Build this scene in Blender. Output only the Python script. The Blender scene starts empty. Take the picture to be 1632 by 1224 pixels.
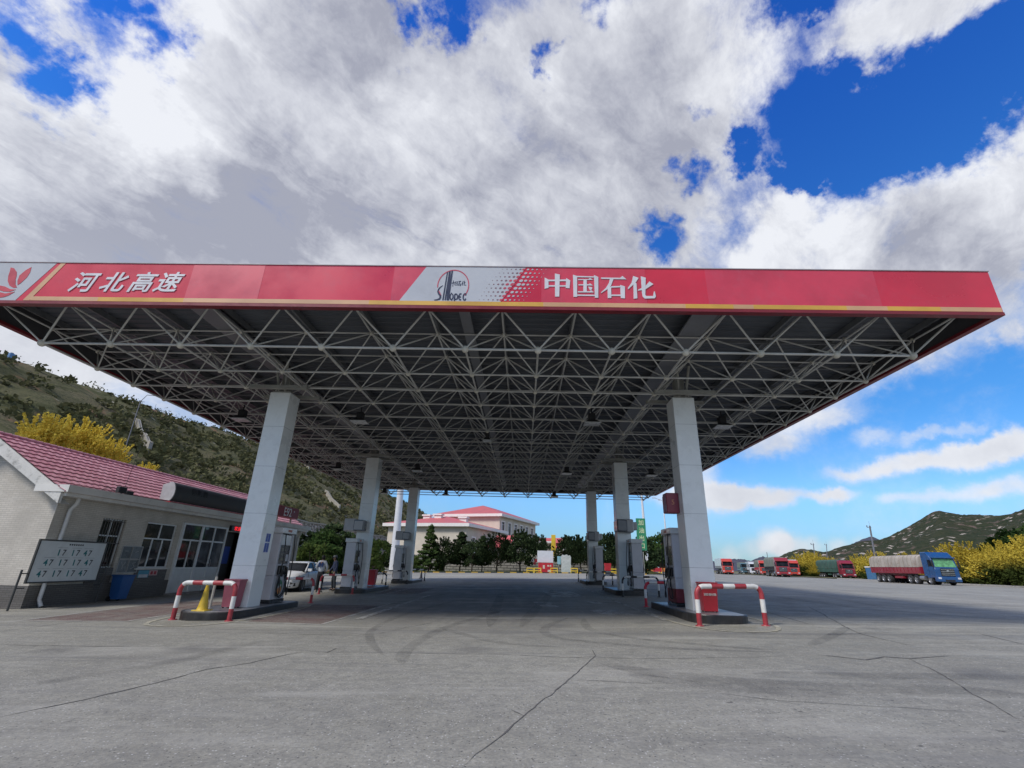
import bpy, math, random
from math import radians, sin, cos, pi, tan, atan2, sqrt
from mathutils import Vector, Matrix, noise as mnoise

SC = bpy.context.scene
COL = SC.collection

# ------------------------------------------------------------------ camera
F_PX = 754.2                       # focal length in pixels of the 1632 px wide photograph
PITCH, ROLL, YAW = radians(20.831), radians(1.6258), radians(1.8405)
CAMZ = 1.5
_fw = Vector((-sin(YAW) * cos(PITCH), cos(YAW) * cos(PITCH), sin(PITCH)))
_rt = Vector((cos(YAW), sin(YAW), 0.0))
_up = _rt.cross(_fw)
RT = cos(ROLL) * _rt + sin(ROLL) * _up
UP = -sin(ROLL) * _rt + cos(ROLL) * _up
cam_d = bpy.data.cameras.new("camera")
cam = bpy.data.objects.new("camera", cam_d)
COL.objects.link(cam)
m = Matrix((RT, UP, -_fw)).transposed().to_4x4()
m.translation = Vector((0, 0, CAMZ))
cam.matrix_world = m
cam_d.sensor_fit = 'HORIZONTAL'
cam_d.sensor_width = 36.0
cam_d.lens = 36.0 * F_PX / 1632.0
cam_d.clip_start = 0.05
cam_d.clip_end = 6000
SC.camera = cam
SC.render.resolution_x, SC.render.resolution_y = 1024, 768

# ------------------------------------------------------------------ light
SUN_DIR = Vector((-0.56, -0.42, 0.72)).normalized()      # towards the sun
sun_d = bpy.data.lights.new("sun", 'SUN')
sun_d.energy = 2.5
sun_d.angle = radians(14)
sun_d.color = (1.0, 0.95, 0.87)
sun = bpy.data.objects.new("sun", sun_d)
COL.objects.link(sun)
sun.rotation_euler = SUN_DIR.to_track_quat('Z', 'Y').to_euler()
SC.view_settings.view_transform = 'Standard'
SC.view_settings.look = 'None'
SC.view_settings.gamma = 1.0
SC.view_settings.exposure = 0.38
SC.view_settings.use_curve_mapping = False
SC.cycles.max_bounces = 6
SC.cycles.diffuse_bounces = 3
SC.cycles.glossy_bounces = 2
SC.cycles.transparent_max_bounces = 8
SC.cycles.use_adaptive_sampling = True
SC.cycles.use_denoising = True


def ray(x, y):
    """direction in the place of a point seen in the photograph (survey of the site)"""
    return ((x - 816) / F_PX * RT - (y - 612) / F_PX * UP + _fw)


def G(x, y):
    """height of the gently sloping forecourt"""
    return .022 * min(max(x, -45), 12) + .0056 * min(max(y, 0), 45)


def pg(x, y, dz=0.0):
    d = ray(x, y)
    z = 0.0
    for _ in range(30):
        t = (z + dz - CAMZ) / d.z
        q = d * t
        z = G(q.x, q.y)
    return Vector((q.x, q.y, z))


def pY(x, y, Y):
    d = ray(x, y)
    return d * (Y / d.y) + Vector((0, 0, CAMZ))


def proj(P):
    d = Vector(P) - Vector((0, 0, CAMZ))
    z = d.dot(_fw)
    return 816 + F_PX * d.dot(RT) / z, 612 - F_PX * d.dot(UP) / z


def pX(x, y, X):
    d = ray(x, y)
    return d * (X / d.x) + Vector((0, 0, CAMZ))


# ------------------------------------------------------------------ node helpers
class NT:
    def __init__(s, tree):
        s.t = tree
        s.n = tree.nodes
        s.l = tree.links

    def new(s, typ, ins=None, **kw):
        nd = s.n.new(typ)
        for k, v in kw.items():
            setattr(nd, k, v)
        if ins:
            for k, v in ins.items():
                sock = nd.inputs[k]
                if isinstance(v, bpy.types.NodeSocket):
                    s.l.new(v, sock)
                else:
                    sock.default_value = v
        return nd

    def math(s, op, a, b=0.0, c=None, clamp=False):
        nd = s.n.new('ShaderNodeMath')
        nd.operation = op
        nd.use_clamp = clamp
        for i, v in enumerate((a, b, c)):
            if v is None:
                continue
            if isinstance(v, bpy.types.NodeSocket):
                s.l.new(v, nd.inputs[i])
            else:
                nd.inputs[i].default_value = v
        return nd.outputs[0]

    def vm(s, op, a, b=None, scale=None):
        nd = s.n.new('ShaderNodeVectorMath')
        nd.operation = op
        for i, v in enumerate((a, b)):
            if v is None:
                continue
            if isinstance(v, bpy.types.NodeSocket):
                s.l.new(v, nd.inputs[i])
            else:
                nd.inputs[i].default_value = v
        if scale is not None:
            if isinstance(scale, bpy.types.NodeSocket):
                s.l.new(scale, nd.inputs['Scale'])
            else:
                nd.inputs['Scale'].default_value = scale
        return nd.outputs['Value'] if op in ('DISTANCE', 'LENGTH', 'DOT_PRODUCT') else nd.outputs['Vector']

    def mr(s, v, a, b, c=0.0, d=1.0, smooth=True):
        nd = s.n.new('ShaderNodeMapRange')
        nd.interpolation_type = 'SMOOTHSTEP' if smooth else 'LINEAR'
        for i, x in enumerate((v, a, b, c, d)):
            if isinstance(x, bpy.types.NodeSocket):
                s.l.new(x, nd.inputs[i])
            else:
                nd.inputs[i].default_value = x
        return nd.outputs[0]

    def noise(s, vec, scale, detail=4.0, rough=0.55, dist=0.0, dim='3D', out=0):
        nd = s.n.new('ShaderNodeTexNoise')
        nd.noise_dimensions = dim
        if vec is not None:
            s.l.new(vec, nd.inputs['Vector'])
        nd.inputs['Scale'].default_value = scale
        nd.inputs['Detail'].default_value = detail
        nd.inputs['Roughness'].default_value = rough
        nd.inputs['Distortion'].default_value = dist
        return nd.outputs[out]

    def mix(s, f, a, b, blend='MIX'):
        nd = s.n.new('ShaderNodeMix')
        nd.data_type = 'RGBA'
        nd.blend_type = blend
        nd.clamp_factor = True
        for i, v in ((0, f), (6, a), (7, b)):
            if isinstance(v, bpy.types.NodeSocket):
                s.l.new(v, nd.inputs[i])
            else:
                if i and len(v) == 3:
                    v = (*v, 1)
                nd.inputs[i].default_value = v
        return nd.outputs[2]

    def sep(s, v):
        nd = s.n.new('ShaderNodeSeparateXYZ')
        s.l.new(v, nd.inputs[0])
        return nd.outputs

    def comb(s, x, y, z):
        nd = s.n.new('ShaderNodeCombineXYZ')
        for i, v in enumerate((x, y, z)):
            if isinstance(v, bpy.types.NodeSocket):
                s.l.new(v, nd.inputs[i])
            else:
                nd.inputs[i].default_value = v
        return nd.outputs[0]


# ------------------------------------------------------------------ sky
world = bpy.data.worlds.new("World")
SC.world = world
world.use_nodes = True
W = NT(world.node_tree)
W.n.clear()
sky = W.new('ShaderNodeTexSky', sky_type='NISHITA', sun_disc=False)
sky.sun_elevation = math.asin(SUN_DIR.z)
sky.sun_rotation = atan2(SUN_DIR.x, SUN_DIR.y)
sky.altitude = 900
sky.air_density = 1.0
sky.dust_density = 0.4
sky.ozone_density = 2.0
tc = W.new('ShaderNodeTexCoord').outputs['Generated']
D = W.vm('NORMALIZE', tc)
_, _, dz = W.sep(D)
# ragged edges: the directions are shaken by a noise before the cloud masses are laid out
w1 = W.vm('SUBTRACT', W.noise(D, 5.0, 5, 0.6, out=1), (.5, .5, .5))
w2 = W.vm('SUBTRACT', W.noise(D, 18.0, 5, 0.65, out=1), (.5, .5, .5))
wsc = W.mr(dz, .03, .6, .16, 1.0, smooth=False)
DW = W.vm('ADD', D, W.vm('SCALE', W.vm('ADD', W.vm('SCALE', w1, scale=.22), W.vm('SCALE', w2, scale=.11)), scale=wsc))

DWF = W.vm('MULTIPLY', DW, (1, 1, 2.3))
SKY = [  # x, y, radius (all in photograph pixels), amount: the cloud masses and the blue gaps
    (260, 230, 360, 1.0), (620, 260, 400, 1.1), (60, 420, 300, 1.0), (900, 330, 340, 1.0), (950, 60, 240, .9),
    (1100, 130, 230, .8), (420, 20, 200, .55), (560, 60, 200, .9), (760, 120, 170, .5), (1000, 330, 260, .7), (0, 60, 90, .5),
    (90, 20, 60, .3), (-100, 250, 300, .9), (300, 500, 400, .9), (20, 560, 170, .7), (1230, 60, 110, .25),
    (75, 105, 75, -1.5), (90, 150, 60, -1.3), (205, 35, 75, -1.1), (265, 90, 60, -1.3), (180, 60, 60, -.7),
    (40, 25, 60, -.9),
    (700, 15, 60, -1.6), (655, 45, 45, -1.4), (872, 70, 42, -1.3), (875, 120, 34, -1.3), (930, 15, 50, -1.2),
    (1080, 290, 42, -1.3), (1035, 385, 50, -1.5), (1130, 165, 30, -.7), (1200, 262, 48, -1.5), (1268, 285, 40, -1.5),
    (1150, 360, 60, -.5),
    (1280, 10, 70, -1.0), (1340, 60, 70, -.6), (1370, 190, 130, -1.3), (1300, 190, 80, -.9), (1500, 180, 150, -1.6), (1630, 110, 90, -1.2),
    (1430, 30, 170, 1.0), (1540, 0, 150, .9), (1360, 60, 90, .6), (1700, 240, 150, .8),
    (1600, 330, 190, 1.3), (1430, 370, 170, 1.25), (1270, 420, 150, 1.1), (1200, 360, 110, .6), (1560, 470, 170, 1.0), (1400, 500, 130, .8),
    (1480, 560, 60, .45), (1420, 590, 55, .45), (1330, 620, 60, .5), (1610, 545, 40, .45),
    (1280, 660, 55, .62), (1225, 700, 50, .75), (1350, 655, 40, .35), (1395, 690, 36, .45),
    (1130, 790, 48, .9), (1180, 787, 42, .85), (1225, 788, 38, .7), (1265, 790, 26, .4), (1100, 750, 40, .6), (1070, 790, 40, .7),
    (1310, 790, 24, .7), (1335, 784, 22, .6),
    (1330, 755, 26, .45), (1380, 748, 34, .62), (1440, 738, 42, .75), (1510, 732, 46, .8), (1580, 730, 52, .9), (1640, 720, 60, .95),
    (1500, 690, 26, .5), (1460, 700, 26, .45), (1560, 688, 26, .4),
    (1420, 795, 22, .45), (1480, 792, 28, .55), (1550, 786, 34, .6), (1620, 785, 40, .65),
    (1205, 872, 17, .62), (1235, 862, 20, .9), (1255, 872, 20, .8), (1290, 873, 16, .6), (1330, 873, 16, .6), (1365, 868, 12, .4), (1170, 882, 16, .4),
    # outside the picture
    (2100, 300, 420, .9), (2300, -400, 500, .8), (-700, 100, 500, .9), (-600, -800, 600, .9), (900, -900, 600, .8),
]


def skyblob(x, y, r):
    c = ray(x, y).normalized()
    e = ray(x + r, y).normalized()
    e2 = ray(x, y + r).normalized()
    return c, .5 * ((c - e).length + (c - e2).length)


dens = W.math('MULTIPLY_ADD', W.noise(D, 2.2, 9, 0.62, dist=.3), 1.15, -0.86)
neg = None
for (x, y, r, a) in sorted(SKY, key=lambda q: q[3] < 0):
    c, rr = skyblob(x, y, r * (1.75 if 600 < y < 900 and x > 1000 else 1))
    if 600 < y < 850 and x > 1000:          # flat layered clouds low in the sky
        dist = W.vm('DISTANCE', DWF, (c.x, c.y, c.z * 2.3))
        a *= 1.1
    else:
        dist = W.vm('DISTANCE', DW, tuple(c))
    if a > 0:
        dens = W.math('ADD', dens, W.mr(dist, rr, rr * .15, 0.0, a))
    else:
        v = W.mr(dist, rr * 1.30, 0.0, 0.0, a * 1.1)
        neg = v if neg is None else W.math('MINIMUM', neg, v)
thick0 = dens
dens = W.math('ADD', W.math('MINIMUM', dens, .97), neg)
for vec in ((.3, -.95, .35), (-.75, -.6, .3), (.9, -.35, .3), (0, -.4, .9)):      # behind the photographer
    v = Vector(vec).normalized()
    dens = W.math('ADD', dens, W.mr(W.vm('DISTANCE', DW, tuple(v)), .7, .1, 0.0, .8))
fine = W.noise(D, 9.0, 10, 0.66, dist=.25)
# fibres drawn out along the wind
Q = W.vm('MULTIPLY', W.vm('ADD', D, W.vm('SCALE', w1, scale=.10)), (1.0, 1.0, 1.0))
qx, qy, qz = W.sep(Q)
den_ = W.math('MAXIMUM', qz, .08)
px_, py_ = W.math('DIVIDE', qx, den_), W.math('DIVIDE', qy, den_)
ua = W.math('ADD', W.math('MULTIPLY', px_, .80), W.math('MULTIPLY', py_, -.60))
ub = W.math('ADD', W.math('MULTIPLY', px_, .60), W.math('MULTIPLY', py_, .80))
fib = W.noise(W.comb(W.math('MULTIPLY', ua, 3.2), W.math('MULTIPLY', ub, 1.0), 0.0), 1.6, 9, .68, dist=.5)
dens = W.math('ADD', dens, W.math('MULTIPLY', W.math('SUBTRACT', fib, .5), W.mr(dz, .15, .5, .0, 1.7, smooth=False)))
dens = W.math('ADD', dens, W.math('MULTIPLY', W.math('SUBTRACT', fine, .5), W.mr(dz, .05, .5, .9, 1.5, smooth=False)))
alpha = W.mr(dens, -0.42, 0.85)
# light and grey inside the clouds
shade = W.noise(W.vm('ADD', D, W.vm('SCALE', w1, scale=.3)), 3.0, 6, 0.5)
shade = W.mr(shade, .36, .62)
thick = W.mr(thick0, .45, 1.9)
LIGHTEN = [(330, 170, 200, 1.0), (230, 210, 150, .7), (730, 390, 90, .7), (690, 120, 110, .6), (880, 370, 130, .5), (780, 170, 110, .5),
           (950, 100, 150, .4), (1180, 400, 110, .8), (1330, 350, 150, .6), (1560, 220, 110, .5), (1235, 860, 30, .9)]
GREY = [(430, 320, 230, .8), (560, 60, 170, .6), (950, 190, 130, .55), (60, 330, 150, .5), (600, 370, 160, .55), (480, 400, 260, .5),
        (1500, 420, 170, .7), (1200, 460, 200, .4), (1240, 878, 14, .8), (180, 370, 200, .3)]
li = None
for (x, y, r, a) in LIGHTEN:
    c, rr = skyblob(x, y, r)
    v = W.mr(W.vm('DISTANCE', DW, tuple(c)), rr, 0.0, 0.0, a)
    li = v if li is None else W.math('ADD', li, v)
gr = W.math('MULTIPLY', thick, .26)
for (x, y, r, a) in GREY:
    c, rr = skyblob(x, y, r)
    gr = W.math('ADD', gr, W.mr(W.vm('DISTANCE', DW, tuple(c)), rr, 0.0, 0.0, a * .30))
fold = W.math('ADD', -.16, W.math('ADD', W.math('MULTIPLY_ADD', fine, 1.25, -.625), W.math('MULTIPLY', W.math('SUBTRACT', fib, .5), W.mr(dz, .15, .45, 0.0, 1.5))))
gfac = W.math('SUBTRACT', W.math('MULTIPLY', shade, .55), W.math('MULTIPLY', li, .55))
gfac = W.math('ADD', W.math('SUBTRACT', gfac, fold), gr, clamp=True)
gfac = W.math('MULTIPLY', gfac, W.mr(dz, .12, .5, .45, 1.0))
ccol = W.mix(gfac, (.68, .695, .73), (.30, .312, .37))
# the blue: the physical sky graded to the depth of the photograph's
ramp = W.n.new('ShaderNodeValToRGB')
W.l.new(dz, ramp.inputs[0])
stops = [(0.0, (.27, .41, .58)), (.035, (.31, .46, .62)), (.12, (.48, .73, .95)), (.26, (.30, .70, 1.03)), (.37, (.27, .77, 1.18)),
         (.75, (.135, .57, 1.43)), (1.0, (.13, .55, 1.4))]
while len(ramp.color_ramp.elements) < len(stops):
    ramp.color_ramp.elements.new(.5)
for el, (p_, c_) in zip(ramp.color_ramp.elements, stops):
    el.position = p_
for el, (p_, c_) in zip(ramp.color_ramp.elements, stops):
    el.color = (c_[0] / 1.5, c_[1] / 1.5, c_[2] / 1.5, 1)
bcol = W.mix(1.0, sky.outputs[0], ramp.outputs[0], 'MULTIPLY')
bcol = W.vm('SCALE', bcol, scale=.124 * 1.5)
hor = W.mr(dz, .20, 0.0)
col = W.mix(W.math('MULTIPLY', alpha, .97), bcol, ccol)
bg = W.new('ShaderNodeBackground', {'Color': col, 'Strength': 1.0})
W.new('ShaderNodeOutputWorld', {'Surface': bg.outputs[0]})
world.cycles.sampling_method = 'MANUAL'
world.cycles.sample_map_resolution = 512


# ------------------------------------------------------------------ materials
MATS = {}


def newmat(name):
    m = bpy.data.materials.new(name)
    m.use_nodes = True
    t = NT(m.node_tree)
    t.n.clear()
    MATS[name] = m
    return m, t


def paint(name, col, rough=.5, metal=0.0, var=.12, scale=3.0, dirt=0.0, dirtcol=(.12, .10, .08), bump=0.0, bscale=40.0, coat=0.0, spec=.5,
          emit=None, estr=0.0):
    """a painted / coated / mineral surface with mottling, soiling and slight unevenness"""
    if name in MATS:
        return MATS[name]
    m, t = newmat(name)
    o = t.new('ShaderNodeTexCoord').outputs['Object']
    n1 = t.noise(o, scale, 6, .6)
    base = t.mix(t.mr(n1, .3, .7), tuple(c * (1 - var) for c in col), tuple(min(1, c * (1 + var)) for c in col))
    if dirt > 0:
        n2 = t.noise(o, scale * .7 + 1.3, 9, .7, dist=.4)
        base = t.mix(t.mr(n2, .48, .75, 0, dirt), base, dirtcol)
    b = t.new('ShaderNodeBsdfPrincipled', {'Base Color': base, 'Metallic': metal, 'Specular IOR Level': spec, 'Coat Weight': coat})
    t.l.new(t.mr(n1, .2, .8, max(.02, rough - .08), min(1, rough + .1)), b.inputs['Roughness'])
    if bump > 0:
        bp = t.new('ShaderNodeBump', {'Strength': bump, 'Distance': .02, 'Height': t.noise(o, bscale, 4, .6)})
        t.l.new(bp.outputs[0], b.inputs['Normal'])
    if emit:
        b.inputs['Emission Color'].default_value = (*emit, 1)
        b.inputs['Emission Strength'].default_value = estr
    t.new('ShaderNodeOutputMaterial', {'Surface': b.outputs[0]})
    return m


def glass(name, col=(.02, .025, .03), rough=.04, spec=.5):
    if name in MATS:
        return MATS[name]
    m, t = newmat(name)
    o = t.new('ShaderNodeTexCoord').outputs['Object']
    n = t.noise(o, 1.4, 3, .5)
    base = t.mix(t.mr(n, .35, .7), tuple(c * .6 for c in col), tuple(c * 1.8 for c in col))
    b = t.new('ShaderNodeBsdfPrincipled', {'Base Color': base, 'Roughness': rough, 'Specular IOR Level': spec, 'IOR': 1.5})
    bp = t.new('ShaderNodeBump', {'Strength': .03, 'Distance': .02, 'Height': t.noise(o, 3, 1, .5)})
    t.l.new(bp.outputs[0], b.inputs['Normal'])
    t.new('ShaderNodeOutputMaterial', {'Surface': b.outputs[0]})
    return m


def leaf(name, c1, c2, c3=None, trans=.35):
    """foliage: each leaf clump takes its own tone"""
    if name in MATS:
        return MATS[name]
    m, t = newmat(name)
    g = t.new('ShaderNodeNewGeometry')
    o = t.new('ShaderNodeTexCoord').outputs['Object']
    r = g.outputs['Random Per Island']
    base = t.mix(r, c1, c2)
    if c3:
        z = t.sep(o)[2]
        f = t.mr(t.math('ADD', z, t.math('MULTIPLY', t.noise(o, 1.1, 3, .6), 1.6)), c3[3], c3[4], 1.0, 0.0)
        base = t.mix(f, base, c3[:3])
    d = t.new('ShaderNodeBsdfDiffuse', {'Color': base})
    tr = t.new('ShaderNodeBsdfTranslucent', {'Color': base})
    mx = t.new('ShaderNodeMixShader', {0: trans, 1: d.outputs[0], 2: tr.outputs[0]})
    t.new('ShaderNodeOutputMaterial', {'Surface': mx.outputs[0]})
    return m


# ------------------------------------------------------------------ mesh builder
class MB:
    def __init__(s):
        s.v, s.f, s.mi, s.sm = [], [], [], []
        s.mats = []
        s.cur = 0
        s.M = None

    def mat(s, m):
        if m not in s.mats:
            s.mats.append(m)
        s.cur = s.mats.index(m)
        return s

    def add(s, vs, fs, smooth=False):
        k = len(s.v)
        if s.M is not None:
            vs = [tuple(s.M @ Vector(v)) for v in vs]
        s.v += [tuple(v) for v in vs]
        s.f += [tuple(k + i for i in f) for f in fs]
        s.mi += [s.cur] * len(fs)
        s.sm += [smooth] * len(fs)
        return s

    def box(s, x0, x1, y0, y1, z0, z1, bev=0.0):
        if bev > 0:
            b = min(bev, .49 * min(x1 - x0, y1 - y0, z1 - z0))
            vs = []
            for (X, Xi) in ((x0, x0 + b), (x1, x1 - b)):
                for (Y, Yi) in ((y0, y0 + b), (y1, y1 - b)):
                    for (Z, Zi) in ((z0, z0 + b), (z1, z1 - b)):
                        vs += [(X, Yi, Zi), (Xi, Y, Zi), (Xi, Yi, Z)]
            idx = lambda i, j, k, a: ((i * 2 + j) * 2 + k) * 3 + a
            fs = []
            for i in (0, 1):
                fs.append([idx(i, 0, 0, 0), idx(i, 1, 0, 0), idx(i, 1, 1, 0), idx(i, 0, 1, 0)])
                fs.append([idx(0, i, 0, 1), idx(1, i, 0, 1), idx(1, i, 1, 1), idx(0, i, 1, 1)])
                fs.append([idx(0, 0, i, 2), idx(1, 0, i, 2), idx(1, 1, i, 2), idx(0, 1, i, 2)])
            for j in (0, 1):
                for k in (0, 1):
                    fs.append([idx(0, j, k, 1), idx(1, j, k, 1), idx(1, j, k, 2), idx(0, j, k, 2)])
                    fs.append([idx(j, 0, k, 0), idx(j, 1, k, 0), idx(j, 1, k, 2), idx(j, 0, k, 2)])
                    fs.append([idx(j, k, 0, 0), idx(j, k, 1, 0), idx(j, k, 1, 1), idx(j, k, 0, 1)])
                    for i in (0, 1):
                        fs.append([idx(i, j, k, 0), idx(i, j, k, 1), idx(i, j, k, 2)])
            return s.add(vs, fs)
        vs = [(x, y, z) for z in (z0, z1) for y in (y0, y1) for x in (x0, x1)]
        return s.add(vs, [(0, 2, 3, 1), (4, 5, 7, 6), (0, 1, 5, 4), (2, 6, 7, 3), (0, 4, 6, 2), (1, 3, 7, 5)])

    def tube(s, pts, r, n=8, cap=True, smooth=True):
        pts = [Vector(p) for p in pts]
        rs = r if isinstance(r, (list, tuple)) else [r] * len(pts)
        vs, fs = [], []
        prev = None
        for i, p in enumerate(pts):
            a = pts[max(0, i - 1)]
            b = pts[min(len(pts) - 1, i + 1)]
            t = (b - a).normalized()
            if prev is None:
                u = t.orthogonal().normalized()
            else:
                u = (prev - t * prev.dot(t))
                u = u.normalized() if u.length > 1e-6 else t.orthogonal().normalized()
            prev = u
            w = t.cross(u)
            for k in range(n):
                an = 2 * pi * k / n
                vs.append(p + (u * cos(an) + w * sin(an)) * rs[i])
        for i in range(len(pts) - 1):
            for k in range(n):
                k2 = (k + 1) % n
                fs.append((i * n + k, i * n + k2, (i + 1) * n + k2, (i + 1) * n + k))
        s.add(vs, fs, smooth)
        if cap:
            e = len(pts) - 1
            s.add([vs[k] for k in range(n)], [tuple(range(n))[::-1]])
            s.add([vs[e * n + k] for k in range(n)], [tuple(range(n))])
        return s

    def prism(s, poly, axis, a, b):
        """poly: 2D outline; axis: 'x','y','z' is the direction of extrusion"""
        def P(u, v, w):
            return {'x': (w, u, v), 'y': (u, w, v), 'z': (u, v, w)}[axis]
        n = len(poly)
        vs = [P(u, v, a) for u, v in poly] + [P(u, v, b) for u, v in poly]
        fs = [tuple(range(n))[::-1], tuple(range(n, 2 * n))] + [(i, (i + 1) % n, n + (i + 1) % n, n + i) for i in range(n)]
        return s.add(vs, fs)

    def quad(s, a, b, c, d):
        return s.add([a, b, c, d], [(0, 1, 2, 3)])

    def sphere(s, c, r, nu=10, nv=7, smooth=True, sz=1.0):
        vs, fs = [], []
        for j in range(nv + 1):
            th = pi * j / nv
            for i in range(nu):
                ph = 2 * pi * i / nu
                vs.append((c[0] + r * sin(th) * cos(ph), c[1] + r * sin(th) * sin(ph), c[2] + r * sz * cos(th)))
        for j in range(nv):
            for i in range(nu):
                i2 = (i + 1) % nu
                fs.append((j * nu + i, (j + 1) * nu + i, (j + 1) * nu + i2, j * nu + i2))
        return s.add(vs, fs, smooth)

    def rings(s, rings, closed=True, cap=True, smooth=True):
        """loft through rings of equal length"""
        n = len(rings[0])
        vs = [p for r in rings for p in r]
        fs = []
        for i in range(len(rings) - 1):
            for k in range(n if closed else n - 1):
                k2 = (k + 1) % n
                fs.append((i * n + k, i * n + k2, (i + 1) * n + k2, (i + 1) * n + k))
        s.add(vs, fs, smooth)
        if cap:
            s.add(rings[0], [tuple(range(n))[::-1]])
            s.add(rings[-1], [tuple(range(n))])
        return s

    def build(s, name, mat=None, parent=None, loc=None, fixn=True):
        me = bpy.data.meshes.new(name)
        me.from_pydata(s.v, [], s.f)
        mats = s.mats if s.mats else [mat]
        for m in mats:
            me.materials.append(m)
        if s.f:
            if len(mats) > 1:
                me.polygons.foreach_set('material_index', s.mi)
            me.polygons.foreach_set('use_smooth', s.sm)
        if fixn and len(s.f) < 60000:
            import bmesh
            bm = bmesh.new()
            bm.from_mesh(me)
            bmesh.ops.recalc_face_normals(bm, faces=bm.faces)
            bm.to_mesh(me)
            bm.free()
        me.update()
        o = bpy.data.objects.new(name, me)
        COL.objects.link(o)
        if parent is not None:
            o.parent = parent
        if loc is not None:
            o.location = loc
        return o


def tag(o, label=None, cat=None, group=None, kind=None):
    if label:
        o['label'] = label
    if cat:
        o['category'] = cat
    if group:
        o['group'] = group
    if kind:
        o['kind'] = kind
    return o


def empty(name, loc=(0, 0, 0), rz=0.0, label=None, cat=None, group=None):
    o = bpy.data.objects.new(name, None)
    o.empty_display_size = .3
    COL.objects.link(o)
    o.location = loc
    o.rotation_euler = (0, 0, rz)
    return tag(o, label, cat, group)


def copy_tree(o, parent=None):
    c = o.copy()
    COL.objects.link(c)
    if parent is not None:
        c.parent = parent
    for ch in list(o.children):
        copy_tree(ch, c)
    return c


def struct(o):
    o['kind'] = 'structure'
    return o


def text_mb(body, size, offset=0.0, shear=0.0, spacing=1.0, extrude=0.006, scale_x=1.0):
    """lettering turned into a plain mesh: returns (verts, faces) in its own x-y plane, centred"""
    cu = bpy.data.curves.new('lettering', 'FONT')
    cu.body = body
    cu.size = size
    cu.offset = offset
    cu.shear = shear
    cu.space_character = spacing
    cu.extrude = extrude
    cu.resolution_u = 3
    cu.align_x = 'CENTER'
    cu.align_y = 'CENTER'
    ob = bpy.data.objects.new('lettering', cu)
    COL.objects.link(ob)
    bpy.context.view_layer.update()
    me = bpy.data.meshes.new_from_object(ob)
    vs = [(v.co.x * scale_x, v.co.y, v.co.z) for v in me.vertices]
    fs = [tuple(p.vertices) for p in me.polygons]
    bpy.data.objects.remove(ob)
    bpy.data.curves.remove(cu)
    bpy.data.meshes.remove(me)
    if vs:
        cx = (min(v[0] for v in vs) + max(v[0] for v in vs)) / 2
        cy = (min(v[1] for v in vs) + max(v[1] for v in vs)) / 2
        vs = [(x - cx, y - cy, z) for x, y, z in vs]
    return vs, fs


def put_text(mb, body, size, pos, facing='-y', **kw):
    """facing: the side from which the lettering reads"""
    vs, fs = text_mb(body, size, **kw)
    out = []
    for x, y, z in vs:
        if facing == '-y':
            out.append((pos[0] + x, pos[1] - z, pos[2] + y))
        elif facing == '+x':
            out.append((pos[0] + z, pos[1] + x, pos[2] + y))
        elif facing == '-x':
            out.append((pos[0] - z, pos[1] - x, pos[2] + y))
    mb.add(out, fs)
    return mb


def arc(cx, cy, r, a0, a1, n):
    return [(cx + r * cos(radians(a0 + (a1 - a0) * i / n)), cy + r * sin(radians(a0 + (a1 - a0) * i / n))) for i in range(n + 1)]


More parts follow.
